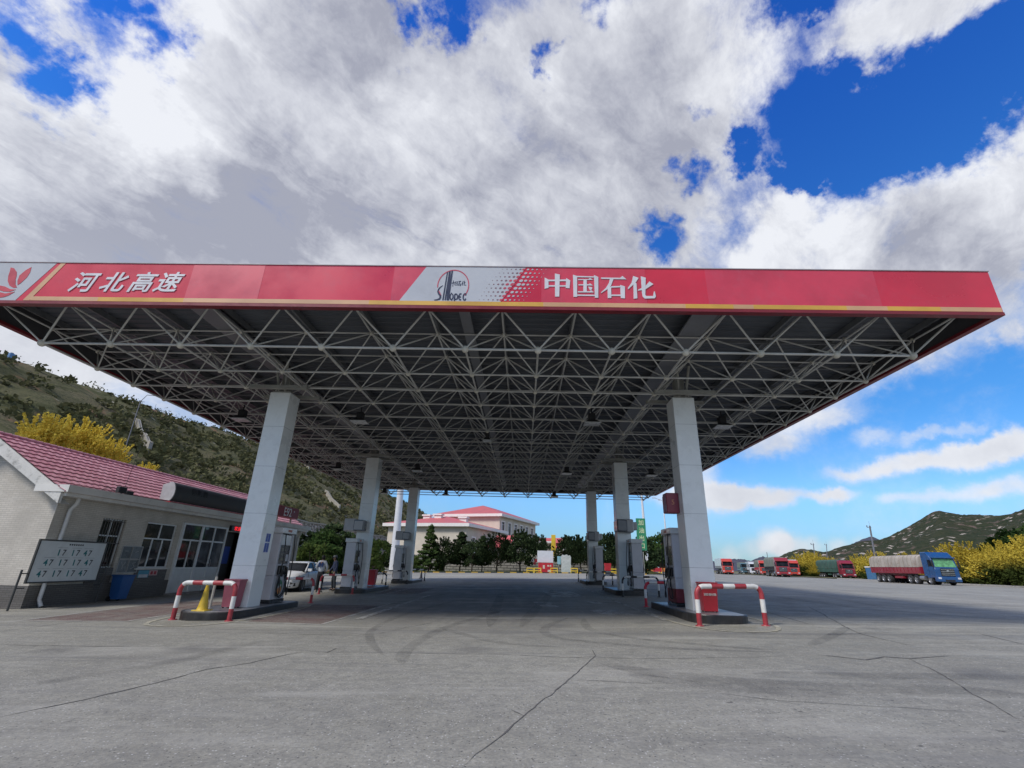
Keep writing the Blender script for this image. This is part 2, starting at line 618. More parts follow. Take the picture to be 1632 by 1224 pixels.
# ------------------------------------------------------------------ forecourt and ground
def concrete():
    m, t = newmat('forecourt_concrete')
    o = t.new('ShaderNodeTexCoord').outputs['Object']
    x, y, z = t.sep(o)
    big = t.noise(o, .16, 5, .6, dist=.6)
    mid = t.noise(o, 1.1, 8, .65)
    fin = t.noise(o, 26, 6, .7)
    base = t.mix(t.mr(big, .3, .7), (.252, .240, .196), (.388, .371, .308))
    base = t.mix(t.mr(mid, .35, .7, 0, .6), base, (.285, .275, .240))
    mott = t.noise(t.vm('ADD', o, (7, 3, 0)), 4.5, 7, .7)
    base = t.mix(t.mr(mott, .44, .62, 0, .36), base, (.17, .166, .150))
    base = t.mix(t.mr(mott, .46, .30, 0, .35), base, (.42, .41, .365))
    base = t.mix(t.mr(fin, .35, .65, 0, .5), base, (.13, .127, .115))
    # exposed aggregate: pale and dark grains
    vo = t.new('ShaderNodeTexVoronoi', {'Vector': o, 'Scale': 38.0})
    g = t.new('ShaderNodeSeparateColor', {0: vo.outputs['Color']})
    base = t.mix(t.math('MULTIPLY', t.mr(g.outputs[0], .88, .93), t.mr(vo.outputs['Distance'], .42, .2)), base, (.50, .49, .45))
    base = t.mix(t.math('MULTIPLY', t.mr(g.outputs[1], .87, .92), t.mr(vo.outputs['Distance'], .42, .2)), base, (.06, .058, .055))
    # little pits and chips
    vp = t.new('ShaderNodeTexVoronoi', {'Vector': t.vm('ADD', o, t.vm('SCALE', t.noise(o, 5, 2, .5, out=1), scale=.3)), 'Scale': 3.2})
    gp = t.new('ShaderNodeSeparateColor', {0: vp.outputs['Color']})
    base = t.mix(t.math('MULTIPLY', t.mr(gp.outputs[2], .8, .84), t.mr(vp.outputs['Distance'], .10, .04)), base, (.07, .066, .06))
    # darker tone along the driving lane between the two rows of islands
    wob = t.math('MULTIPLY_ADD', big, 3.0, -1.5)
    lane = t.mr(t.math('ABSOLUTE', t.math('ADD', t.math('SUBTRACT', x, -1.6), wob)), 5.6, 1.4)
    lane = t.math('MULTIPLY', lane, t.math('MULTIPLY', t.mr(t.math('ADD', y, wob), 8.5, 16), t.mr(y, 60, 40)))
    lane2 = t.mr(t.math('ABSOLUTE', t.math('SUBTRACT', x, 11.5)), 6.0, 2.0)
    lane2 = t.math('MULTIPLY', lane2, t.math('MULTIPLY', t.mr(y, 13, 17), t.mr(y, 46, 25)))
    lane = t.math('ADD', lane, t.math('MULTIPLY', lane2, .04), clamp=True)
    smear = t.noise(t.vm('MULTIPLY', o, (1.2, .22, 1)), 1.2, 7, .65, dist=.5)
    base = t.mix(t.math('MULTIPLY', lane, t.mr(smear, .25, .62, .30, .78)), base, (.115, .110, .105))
    # streaks swept across the apron by turning lorries
    ang = t.comb(t.math('ADD', t.math('MULTIPLY', x, .10), t.math('MULTIPLY', y, .5)), t.math('MULTIPLY', y, 1.9), z)
    sw = t.noise(ang, .55, 8, .62, dist=1.1)
    base = t.mix(t.mr(sw, .50, .70, 0, .62), base, (.145, .142, .136))
    sw2 = t.noise(t.vm('MULTIPLY', o, (.25, 1.3, 1)), .8, 8, .62, dist=.9)
    base = t.mix(t.mr(sw2, .50, .75, 0, .6), base, (.40, .385, .335))
    # oil drips
    vd = t.new('ShaderNodeTexVoronoi', {'Vector': t.vm('ADD', o, t.vm('SCALE', t.noise(o, 1.5, 3, .5, out=1), scale=.8)), 'Scale': .55})
    gd = t.new('ShaderNodeSeparateColor', {0: vd.outputs['Color']})
    base = t.mix(t.math('MULTIPLY', t.mr(gd.outputs[0], .62, .75, 0, .5), t.mr(vd.outputs['Distance'], .33, .05)), base, (.10, .097, .095))
    b = t.new('ShaderNodeBsdfPrincipled', {'Base Color': base, 'Specular IOR Level': .35})
    t.l.new(t.mr(mid, .3, .7, .62, .85), b.inputs['Roughness'])
    bp = t.new('ShaderNodeBump', {'Strength': .55, 'Distance': .014, 'Height': t.math('ADD', fin, t.math('MULTIPLY', mid, 1.5))})
    t.l.new(bp.outputs[0], b.inputs['Normal'])
    t.new('ShaderNodeOutputMaterial', {'Surface': b.outputs[0]})
    return m


def worn(name, col, keep=.5, scale=3.0, soft=.12, rough=.7, amax=1.0, stretch=(1, 1, 1)):
    """a worn coat of paint, or a rubber mark: patchy, letting what lies under it show"""
    m, t = newmat(name)
    o = t.new('ShaderNodeTexCoord').outputs['Object']
    n = t.noise(t.vm('MULTIPLY', o, stretch), scale, 9, .72)
    n2 = t.noise(o, 30, 3, .6)
    f = t.mr(t.math('ADD', t.math('MULTIPLY', n, .85), t.math('MULTIPLY', n2, .15)), 1 - keep - soft, 1 - keep + soft, 0, amax)
    b = t.new('ShaderNodeBsdfPrincipled', {'Base Color': t.mix(n, tuple(c * .75 for c in col), col), 'Roughness': rough})
    tr = t.new('ShaderNodeBsdfTransparent')
    mx = t.new('ShaderNodeMixShader', {0: f, 1: tr.outputs[0], 2: b.outputs[0]})
    t.new('ShaderNodeOutputMaterial', {'Surface': mx.outputs[0]})
    return m


def sheet(name, xs, ys, mat, dz=0.0):
    mb = MB()
    vs = [(x, y, G(x, y) + dz) for y in ys for x in xs]
    nx = len(xs)
    fs = [(j * nx + i, j * nx + i + 1, (j + 1) * nx + i + 1, (j + 1) * nx + i) for j in range(len(ys) - 1) for i in range(nx - 1)]
    mb.add(vs, fs)
    return struct(mb.build(name, mat))


def earthmat():
    m, t = newmat('dry_grass_earth')
    o = t.new('ShaderNodeTexCoord').outputs['Object']
    n = t.noise(o, .08, 8, .65)
    n2 = t.noise(o, 1.3, 8, .7)
    b0 = t.mix(t.mr(n, .35, .65), (.10, .105, .045), (.19, .155, .10))
    b0 = t.mix(t.mr(n2, .4, .7, 0, .7), b0, (.055, .075, .025))
    b = t.new('ShaderNodeBsdfPrincipled', {'Base Color': b0, 'Roughness': .9, 'Specular IOR Level': .1})
    bp = t.new('ShaderNodeBump', {'Strength': .6, 'Distance': .2, 'Height': n2})
    t.l.new(bp.outputs[0], b.inputs['Normal'])
    t.new('ShaderNodeOutputMaterial', {'Surface': b.outputs[0]})
    return m


EARTH = earthmat()
sheet('ground', [-3000, -400, -45, 12, 400, 3000], [-800, 0, 45, 400, 4000], EARTH, -.03)
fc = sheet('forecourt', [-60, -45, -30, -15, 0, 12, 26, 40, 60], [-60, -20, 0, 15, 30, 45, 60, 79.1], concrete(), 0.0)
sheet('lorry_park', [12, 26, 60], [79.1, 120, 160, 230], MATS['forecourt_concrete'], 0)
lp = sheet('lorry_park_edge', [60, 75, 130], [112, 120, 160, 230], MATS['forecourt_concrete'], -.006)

# joints and cracks
CRACK = paint('crack_fill', (.095, .090, .083), .9, var=.3, scale=9)


def strip_along(mb, pts, w, dz, jit=0.0, seed=1, taper=True, sub=.12):
    rnd = random.Random(seed)
    dense = []
    for a, b in zip(pts, pts[1:]):
        n = max(1, int((b - a).length / sub))
        for i in range(n):
            dense.append(a + (b - a) * (i / n))
    dense.append(pts[-1])
    L, R = [], []
    off = 0
    for i, p in enumerate(dense):
        a = dense[max(0, i - 1)]
        b = dense[min(len(dense) - 1, i + 1)]
        t = (b - a)
        t.z = 0
        t.normalize()
        nrm = Vector((-t.y, t.x, 0))
        off = off * .8 + rnd.gauss(0, jit)
        k = i / max(1, len(dense) - 1)
        ww = w * (.35 + .9 * rnd.random()) if jit else w
        if taper:
            ww *= min(1, 6 * k + .15, 6 * (1 - k) + .15)
        q = p + nrm * off
        for lst, sg in ((L, 1), (R, -1)):
            e = q + nrm * sg * ww / 2
            lst.append((e.x, e.y, G(e.x, e.y) + dz))
    n = len(L)
    mb.add(L + R, [(i, i + 1, n + i + 1, n + i) for i in range(n - 1)])


CRK = [
    ([(-30, 1149), (60, 1130), (150, 1112), (265, 1085), (330, 1067), (400, 1057), (485, 1038)], .026),
    ([(440, 1035), (530, 1040), (620, 1040), (700, 1042), (800, 1043), (900, 1048), (948, 1047), (1010, 1050), (1200, 1048), (1310, 1043)], .016),
    ([(735, 1229), (760, 1203), (800, 1170), (835, 1141), (850, 1128), (885, 1100), (920, 1070), (948, 1045), (941, 1031)], .017),
    ([(521, 1041), (537, 1033)], .03), ([(835, 1141), (815, 1131)], .03),
    ([(380, 1007), (480, 1011), (570, 1013), (605, 1010), (640, 1002), (700, 990)], .016),
    ([(1300, 1043), (1345, 1048), (1380, 1052), (1410, 1047), (1450, 1050), (1512, 1046)], .05),
    ([(1285, 965), (1310, 978), (1345, 998), (1370, 1010), (1420, 1022), (1470, 1033)], .035),
    ([(1440, 1047), (1490, 1070), (1540, 1100), (1590, 1128), (1640, 1155)], .018),
    ([(1220, 975), (1290, 995)], .035), ([(1300, 948), (1380, 963), (1420, 970)], .05),
    ([(0, 1027), (60, 1029), (120, 1030), (210, 1031)], .022), ([(905, 1083), (990, 1087), (1060, 1091)], .012),
    ([(1100, 1100), (1250, 1118), (1400, 1126), (1560, 1135)], .010),
    ([(1560, 1010), (1600, 1020), (1650, 1031)], .03), ([(1370, 942), (1420, 946)], .09),
]
mb = MB()
for i, (pp, w) in enumerate(CRK):
    strip_along(mb, [pg(x, y) for x, y in pp], w, .004, jit=.008, seed=i)
struct(mb.build('pavement_cracks', CRACK))
mb = MB()
strip_along(mb, [Vector((-30, 44.6, 0)), Vector((11, 45.2, 0)), Vector((16, 45.2, 0))], .45, .004, taper=False, sub=2)
for jx in (-11.5, 15.5, 21.0):
    strip_along(mb, [Vector((jx, 6, 0)), Vector((jx + .1, 20, 0)), Vector((jx, 44, 0))], .018, .0045, jit=.004, seed=int(jx * 2), sub=.4)
strip_along(mb, [Vector((-6.2, 11.2, 0)), Vector((-2, 21, 0)), Vector((-1.5, 43, 0))], .012, .004, jit=.004, seed=44, taper=True, sub=.5)
struct(mb.build('drain_channel', paint('wet_grating', (.05, .05, .05), .6, var=.3)))

# rubber left by turning tyres
TYRE = worn('tyre_rubber', (.055, .053, .055), keep=.42, scale=2.2, soft=.35, amax=.36, stretch=(1, .6, 1))
mb = MB()
TYR = [
    ([(905, 985), (870, 1000), (880, 1015), (960, 1025), (1100, 1035), (1250, 1040)], .22), ([(930, 985), (940, 1003), (1000, 1016), (1120, 1028), (1240, 1037)], .22),
    ([(700, 1000), (740, 1012), (800, 1025), (900, 1032)], .2), ([(610, 1045), (590, 1020), (600, 1000), (660, 975), (760, 950)], .18),
    ([(640, 1060), (650, 1035), (700, 1005), (760, 985), (830, 965)], .25),
    ([(960, 1060), (1100, 1080), (1300, 1095), (1500, 1100), (1640, 1108)], .5), ([(1000, 1075), (1150, 1097), (1350, 1108)], .35),
    ([(1200, 1075), (1400, 1078), (1640, 1080)], .4), ([(1180, 1010), (1300, 1012), (1420, 1008)], .2),
    ([(560, 975), (640, 960), (720, 945)], .3), ([(1230, 950), (1400, 972), (1640, 990)], .8), ([(1220, 940), (1400, 955), (1640, 968)], .6),
    ([(830, 1000), (850, 975), (870, 955), (880, 940)], .35), ([(780, 1000), (790, 970), (800, 945)], .35),
    ([(1290, 1030), (1330, 1012), (1350, 1000)], .25), ([(60, 1090), (250, 1060), (420, 1022)], .3),
]
for i, (pp, w) in enumerate(TYR):
    cp = [pg(x, y) for x, y in pp]
    sm = []
    for j in range(len(cp) - 1):        # Catmull-Rom through the survey points
        p0, p1, p2, p3 = cp[max(0, j - 1)], cp[j], cp[j + 1], cp[min(len(cp) - 1, j + 2)]
        for k in range(8):
            u = k / 8
            sm.append(.5 * ((2 * p1) + (p2 - p0) * u + (2 * p0 - 5 * p1 + 4 * p2 - p3) * u * u + (3 * p1 - p0 - 3 * p2 + p3) * u ** 3))
    sm.append(cp[-1])
    strip_along(mb, sm, w, .008 + .0006 * i, taper=True, sub=.4)
tm = mb.build('tyre_marks', TYRE)
struct(tm)

# painted markings on the forecourt
PINK = worn('worn_red_ground_paint', (.20, .085, .080), keep=.52, scale=1.6, soft=.3, amax=.6)
WLINE = worn('worn_white_line', (.50, .49, .45), keep=.55, scale=2.5, soft=.2)
YLINE = worn('worn_cream_line', (.46, .43, .33), keep=.58, scale=4, soft=.2)


def patch(mb, c, dz):
    mb.add([(x, y, G(x, y) + dz) for x, y in c], [(0, 1, 2, 3)])


mb = MB()
for c in ([(-7.15, 13.55), (-5.05, 13.2), (-5.05, 18.4), (-7.55, 18.8)], [(-10.3, 13.5), (-12.9, 13.4), (-13.2, 19.6), (-10.3, 19.4)],
          [(-7.3, 25), (-5.1, 25), (-5.1, 29.8), (-7.3, 29.8)]):
    patch(mb, c, .005)
struct(mb.build('red_painted_bays', PINK))
mb = MB()
k = 0
for c in ([(-7.4, 13.42), (-5.0, 13.05), (-4.92, 19.3), (-7.7, 19.0)], [(-10.2, 13.35), (-13.0, 13.25), (-13.35, 19.8), (-10.2, 19.6)],
          [(-4.5, 14.2), (-4.4, 14.2), (-4.3, 24), (-4.4, 24)]):
    P_ = [Vector((x, y, 0)) for x, y in c]
    for a, b in zip(P_, P_[1:] + P_[:1]):
        k += 1
        strip_along(mb, [a, b], .09, .0075 + k * .0005, taper=False, sub=1.5)
for a, b in (((3.9, 14.4), (3.7, 23.5)), ((3.7, 26), (3.7, 34)), ((-6.6, 20.5), (-6.4, 34))):
    k += 1
    strip_along(mb, [Vector((*a, 0)), Vector((*b, 0))], .10, .0075 + k * .0005, taper=False, sub=1.5)
for cx, cy, w, l in ((2.9, 16.6, .9, 1.6), (2.1, 25.5, 1.5, 4.5), (1.0, 19.4, .6, 2.2), (3.0, 20.4, .5, 1.2)):
    patch(mb, [(cx - w / 2, cy - l / 2), (cx + w / 2, cy - l / 2), (cx + w / 2 - .3, cy + l / 2), (cx - w / 2 - .3, cy + l / 2)], .010)
struct(mb.build('white_bay_lines', WLINE))
mb = MB()
for ic, (cx, cy) in enumerate(((-8.52, 15.66), (5.27, 15.48), (-8.52, 26.5), (5.24, 26.3), (-8.6, 37.5), (5.13, 37.3))):
    # a lozenge painted round each island with hatching at its nose
    out = []
    for i in range(33):
        a = 2 * pi * i / 32
        ex = 1.32 * (abs(cos(a)) ** .8) * (1 if cos(a) > 0 else -1)
        ey = 3.3 * (abs(sin(a)) ** .8) * (1 if sin(a) > 0 else -1)
        out.append(Vector((cx + ex, cy + .1 + ey, 0)))
    strip_along(mb, out, .11, .0115, taper=False, sub=.5)
    for j in range(5):
        y0 = cy - 3.05 + j * .2
        hw = .35 + .16 * j
        strip_along(mb, [Vector((cx - hw, y0 - .05, 0)), Vector((cx + hw * .6, y0 + .12, 0))], .055, .0125, taper=False, sub=.5)
struct(mb.build('island_outlines', YLINE))


# ------------------------------------------------------------------ hills
RIDGE = [(-200, 30.0), (0, 33.), (76, 34.3), (80, 34.6), (88, 34.5), (100, 35.4), (108, 36.2), (122, 36.4), (132, 37.7), (144, 38.2),
         (163, 39.6), (203, 41.2), (269, 43.9), (311, 45), (338, 44.3), (377, 45.3), (438, 46), (460, 40), (500, 28), (560, 10), (640, 2), (900, 0)]


def lerp_tab(tab, x):
    if x <= tab[0][0]:
        return tab[0][1]
    for (a, b), (c, d) in zip(tab, tab[1:]):
        if x <= c:
            return b + (d - b) * (x - a) / (c - a)
    return tab[-1][1]


def hz(x, y, rough=True):
    """height of the hillside left of the station"""
    foot = -40.0 + 6 * sin(y * .013) if y < 70 else -42.0
    step = 7.2 * min(1, max(0, (y - 60) / 20)) * min(1, max(0, (210 - y) / 40)) if y > 60 else 0
    zr = lerp_tab(RIDGE, y)
    v = (foot - x) / (95.0 + foot)
    base = G(-45, y) - .1
    if v <= 0:
        return base - .4
    if v <= 1:
        z = base + step * min(1, v * 30) + (zr - base - step) * (v ** .93)
    else:
        z = zr - (v - 1) * 22
    if rough:
        e = min(1, v * 6) * (1 - .75 * max(0, 1 - abs(v - 1) * 8))
        z += e * (2.0 * mnoise.noise(Vector((x * .05, y * .05, 3))) + 1.1 * mnoise.noise(Vector((x * .16, y * .16, 9))) + .5 * mnoise.noise(Vector((x * .5, y * .5, 5))))
    return z


def hillmat(name, cols, rock=.5, rs=.35):
    m, t = newmat(name)
    o = t.new('ShaderNodeTexCoord').outputs['Object']
    n = t.noise(o, .045, 7, .65, dist=.8)
    n2 = t.noise(t.vm('MULTIPLY', o, (1, .45, 1)), .35, 9, .7, dist=.6)
    n3 = t.noise(o, 1.6, 6, .7)
    b0 = t.mix(t.mr(n, .35, .65), cols[0], cols[1])
    b0 = t.mix(t.mr(n2, .45, .62, 0, .85), b0, cols[2])
    b0 = t.mix(t.mr(n3, .5, .7, 0, .8), b0, cols[3])
    r_ = t.noise(o, .09, 6, .6, dist=1.0)
    b0 = t.mix(t.math('MULTIPLY', t.mr(r_, .57, .64), t.mr(n3, .3, .55)), b0, cols[4])
    vo = t.new('ShaderNodeTexVoronoi', {'Vector': t.vm('ADD', o, t.vm('SCALE', t.noise(o, rs * 3, 3, .6, out=1), scale=1.2 / rs * .5)), 'Scale': rs})
    g = t.new('ShaderNodeSeparateColor', {0: vo.outputs['Color']})
    f = t.math('MULTIPLY', t.mr(g.outputs[0], 1 - rock, 1 - rock + .08), t.mr(vo.outputs['Distance'], .38, .22))
    b0 = t.mix(f, b0, cols[5])
    b = t.new('ShaderNodeBsdfPrincipled', {'Base Color': b0, 'Roughness': .95, 'Specular IOR Level': .05})
    bp = t.new('ShaderNodeBump', {'Strength': .9, 'Distance': .6, 'Height': t.math('ADD', n2, t.math('MULTIPLY', n3, .6))})
    t.l.new(bp.outputs[0], b.inputs['Normal'])
    t.new('ShaderNodeOutputMaterial', {'Surface': b.outputs[0]})
    return m


HILLL = hillmat('scrub_hillside', [(.12, .12, .060), (.165, .140, .085), (.070, .075, .034), (.045, .052, .024), (.24, .14, .085), (.32, .29, .23)], rock=.10, rs=.55)
xs = [-37 - i * 1.5 for i in range(41)] + [-102, -110, -122, -140, -170]
ys = [-60 + 4 * i for i in range(35)] + [80 + 3 * i for i in range(60)] + [260 + 6 * i for i in range(46)] + [545, 570, 600]
mb = MB()
mb.add([(x, y, hz(x, y)) for y in ys for x in xs], [(j * len(xs) + i, j * len(xs) + i + 1, (j + 1) * len(xs) + i + 1, (j + 1) * len(xs) + i)
                                                    for j in range(len(ys) - 1) for i in range(len(xs) - 1)], smooth=True)
struct(mb.build('hillside', HILLL))


def leafclump(mb, c, r, n, size, rnd, flat=1.0):
    for _ in range(n):
        d = Vector((rnd.gauss(0, 1), rnd.gauss(0, 1), rnd.gauss(0, 1) * flat))
        d = d.normalized() * r * (rnd.random() ** .45)
        p = Vector(c) + Vector((d.x, d.y, d.z * flat))
        u = Vector((rnd.gauss(0, 1), rnd.gauss(0, 1), rnd.gauss(0, 1))).normalized()
        w = u.orthogonal().normalized()
        s_ = size * (.6 + .8 * rnd.random())
        u, w = u * s_, w * s_ * .6
        mb.add([p - u, p + w, p + u, p - w], [(0, 1, 2, 3)])


SHRUB = leaf('hill_shrub_leaves', (.070, .076, .036), (.135, .132, .066), trans=.2)
rnd = random.Random(5)
mb = MB()
n = 0
while n < 2600:
    y = 55 + (rnd.random() ** 1.5) * 400
    x = -43 - rnd.random() * 58
    dens_ = mnoise.noise(Vector((x * .045, y * .03, 1))) + .25 * rnd.random()
    if dens_ < -.08 and rnd.random() < .8:
        n += .25
        continue
    if x < -92 and rnd.random() < .5:
        continue
    s_ = (.6 + rnd.random() ** 2 * 1.6) * (1 if x > -90 else .7)
    leafclump(mb, (x, y, hz(x, y) + s_ * .3), s_, 8 + int(9 * s_) if y < 220 else 8, .42 * (1 if y < 200 else 1.6), rnd, .65)
    n += 1
# bushes standing against the sky along the ridge
for i in range(230):
    y = 66 + rnd.random() ** 1.4 * 330
    x = -93.5 - rnd.random() * 3
    s_ = .5 + rnd.random() ** 2.5 * 1.3
    leafclump(mb, (x, y, hz(x, y) + s_ * .3), s_, 16, .22 if y < 150 else .5, rnd, .9)
tag(mb.build('hillside_shrubs', SHRUB, fixn=False), 'dark scrub and low bushes covering the slope left of the station', 'shrubs', kind='stuff')


def hit_hill(x, y):
    d = ray(x, y).normalized()
    t_ = 42.0
    while t_ < 700:
        p = d * t_ + Vector((0, 0, CAMZ))
        if p.x < -36 and p.z < hz(p.x, p.y, True):
            return p
        t_ += .5
    return None


# concrete drainage chutes running down the slope
CHUTE = paint('chute_concrete', (.33, .31, .26), .9, var=.2, scale=1.5, dirt=.4)
for nm, pp, w in (('drainage_chute', [(217, 673), (226, 695), (236, 724)], .5), ('drainage_chute', [(476, 732), (484, 742), (492, 752)], .7),
                  ('drainage_chute', [(518, 786), (530, 805), (540, 819)], .8)):
    P_ = [hit_hill(*q) for q in pp]
    P_ = [p for p in P_ if p]
    if len(P_) > 1:
        mb = MB()
        dn = []
        for a, b in zip(P_, P_[1:]):
            for k in range(10):
                q = a + (b - a) * k / 10
                dn.append(Vector((q.x, q.y, 0)))
        dn = [P_[0].lerp(P_[-1], k / 24) for k in range(25)]
        zz_ = [max(hz(q.x + dx, q.y + dy) for dx in (-1.5, 0, 1.5) for dy in (-1.5, 0, 1.5)) for q in dn]
        for k, q in enumerate(dn):
            q.z = sum(zz_[max(0, k - 3):k + 4]) / len(zz_[max(0, k - 3):k + 4]) + .35
        for sgn in (-1, 1):
            mb.rings([[(q.x, q.y + sgn * w / 2 - .14, q.z - 3.5), (q.x, q.y + sgn * w / 2 + .14, q.z - 3.5), (q.x, q.y + sgn * w / 2 + .14, q.z + .1), (q.x, q.y + sgn * w / 2 - .14, q.z + .1)] for q in dn], smooth=False)
        mb.rings([[(q.x, q.y - w / 2 + .14, q.z - 3.5), (q.x, q.y + w / 2 - .14, q.z - 3.5), (q.x, q.y + w / 2 - .14, q.z - .15), (q.x, q.y - w / 2 + .14, q.z - .15)] for q in dn], smooth=False)
        i = ('pale concrete drainage chute high on the slope above the shop roof', 'short pale drainage chute on the slope beneath the canopy edge',
             'pale concrete drainage chute ending above the stone retaining wall')[('drainage_chute', pp) and [217, 476, 518].index(pp[0][0])]
        tag(mb.build(nm, CHUTE), i, 'drain')

# rubble retaining wall at the foot of the slope
m_, t_ = newmat('rubble_masonry')
o_ = t_.new('ShaderNodeTexCoord').outputs['Object']
vo = t_.new('ShaderNodeTexVoronoi', {'Vector': t_.vm('ADD', o_, t_.vm('SCALE', t_.noise(o_, 1.5, 2, .5, out=1), scale=.5)), 'Scale': 1.5})
ve = t_.new('ShaderNodeTexVoronoi', {'Vector': t_.vm('ADD', o_, t_.vm('SCALE', t_.noise(o_, 1.5, 2, .5, out=1), scale=.5)), 'Scale': 1.5}, feature='DISTANCE_TO_EDGE')
cc = t_.mix(t_.new('ShaderNodeSeparateColor', {0: vo.outputs['Color']}).outputs[0], (.24, .20, .16), (.46, .42, .36))
cc = t_.mix(t_.mr(ve.outputs['Distance'], .09, .02), cc, (.10, .09, .07))
bb = t_.new('ShaderNodeBsdfPrincipled', {'Base Color': cc, 'Roughness': .9})
bp_ = t_.new('ShaderNodeBump', {'Strength': 1.0, 'Distance': .15, 'Height': t_.mr(ve.outputs['Distance'], 0, .25)})
t_.l.new(bp_.outputs[0], bb.inputs['Normal'])
t_.new('ShaderNodeOutputMaterial', {'Surface': bb.outputs[0]})
w_ = empty('retaining_wall', (-40, 60, -1.0), 0, 'long rubble stone retaining wall at the foot of the scrubby slope', 'wall')
mb = MB()
rr_ = []
for i in range(46):
    y = i * 3.5
    h = 8.2 * min(1, (y + 1) / 22) * min(1, (162 - y) / 30) + .35 * mnoise.noise(Vector((i * .5, 0, 0))) + .6
    rr_.append([(0.6, y, 0), (-.5, y, h), (-2.2, y, h), (-2.2, y, 0)])
mb.rings(rr_, smooth=False)
mb.build('wall_face', m_, w_)
mb = MB()
mb.rings([[(r_[1][0] + .12, r_[1][1], r_[1][2] + .004), (r_[1][0] + .12, r_[1][1], r_[1][2] + .25), (r_[2][0], r_[1][1], r_[1][2] + .25), (r_[2][0], r_[1][1], r_[1][2] + .004)] for r_ in rr_], smooth=False)
mb.build('coping', CHUTE, w_)

# ------------------------------------------------------------------ the hills on the right, far behind the lorry park
HILLR = hillmat('boulder_hillside', [(.036, .046, .026), (.058, .056, .034), (.024, .034, .017), (.018, .026, .013), (.14, .10, .085), (.38, .33, .28)], rock=.42, rs=.17)
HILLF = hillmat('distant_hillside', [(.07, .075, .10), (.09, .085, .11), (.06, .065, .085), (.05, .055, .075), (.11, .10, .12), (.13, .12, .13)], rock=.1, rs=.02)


def ridge_hill(name, sky_pts, R1, R0, mat, amp, seed):
    mb = MB()
    pts = []
    for (a, b), (c, d) in zip(sky_pts, sky_pts[1:]):
        n_ = max(1, int((c - a) / 3))
        for k in range(n_):
            pts.append((a + (c - a) * k / n_, b + (d - b) * k / n_))
    pts.append(sky_pts[-1])
    nv = 46
    rows = []
    for j in range(nv + 5):
        v = j / nv
        row = []
        for (x, y) in pts:
            d = ray(x, y)
            h = Vector((d.x, d.y, 0))
            el = d.z / h.length
            h.normalize()
            R1x = R1 * (1 + .12 * sin(x * .02 + seed))
            zr = CAMZ + el * R1x
            r_ = R0 + (R1x - R0) * v
            if v <= 1:
                z = .3 + (zr - .3) * v ** 1.15
            else:
                z = zr - (v - 1) * (R1x - R0) * .35
            e = min(1, v * 4) * (1 - .9 * max(0, 1 - abs(v - 1) * 14))
            p = h * r_
            z += e * amp * (mnoise.noise(Vector((p.x * .012, p.y * .012, seed))) + .5 * mnoise.noise(Vector((p.x * .04, p.y * .04, seed))) + .25 * mnoise.noise(Vector((p.x * .12, p.y * .12, seed))))
            if abs(v - 1) < .02:
                z += amp * .10 * mnoise.noise(Vector((x * .35, seed, 0)))
            row.append((p.x, p.y, z))
        rows.append(row)
    nx = len(pts)
    mb.add([p for r_ in rows for p in r_], [(j * nx + i, j * nx + i + 1, (j + 1) * nx + i + 1, (j + 1) * nx + i) for j in range(nv + 4) for i in range(nx - 1)], smooth=True)
    return struct(mb.build(name, mat))


SKR = [(1228, 903), (1236, 893), (1247, 886), (1260.6, 882), (1278, 878.6), (1300, 880), (1317, 880), (1334, 873.4), (1360, 866.6), (1374, 862), (1392, 860.5), (1403, 860), (1415.5, 855.7),
       (1431, 849.5), (1457, 833), (1479, 820), (1490, 815), (1497, 813), (1511, 816), (1534, 821), (1565, 823), (1585, 824), (1612, 818.6), (1632, 811), (1680, 795), (1760, 800), (1900, 790), (2100, 830)]
ridge_hill('hill_right', SKR, 620, 230, HILLR, 7, 3.0)
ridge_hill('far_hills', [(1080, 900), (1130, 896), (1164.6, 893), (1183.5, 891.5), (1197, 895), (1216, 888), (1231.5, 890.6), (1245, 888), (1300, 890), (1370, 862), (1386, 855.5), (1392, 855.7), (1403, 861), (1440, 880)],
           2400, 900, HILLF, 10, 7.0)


# ------------------------------------------------------------------ canopy
X0, CX = -13.78, 2.013
YS = [11.86, 13.74, 15.24, 16.77, 18.52, 20.50, 22.51, 24.56, 26.44, 27.98, 29.52, 31.28, 33.26, 35.28, 37.31, 39.16, 40.72, 42.32]
ZB, ZT = 7.02, 7.95
FX0, FX1, FY0, FY1, FZ0, FZ1 = -15.25, 11.80, 10.60, 43.50, 7.62, 8.84
XN = [X0 + i * CX for i in range(13)]
canopy = empty('canopy', (0, 0, 0), 0, 'wide red and white forecourt canopy with a steel lattice underside on six columns', 'canopy')

STEEL = paint('grey_painted_steel', (.54, .54, .51), .5, var=.15, scale=1.2, dirt=.35, dirtcol=(.20, .17, .14))
NODE = paint('steel_node_ball', (.60, .58, .50), .5, var=.15, scale=3, dirt=.3)
bars, nodes = [], []


def bar(a, b, r=.030):
    bars.append((Vector(a), Vector(b), r * .84))


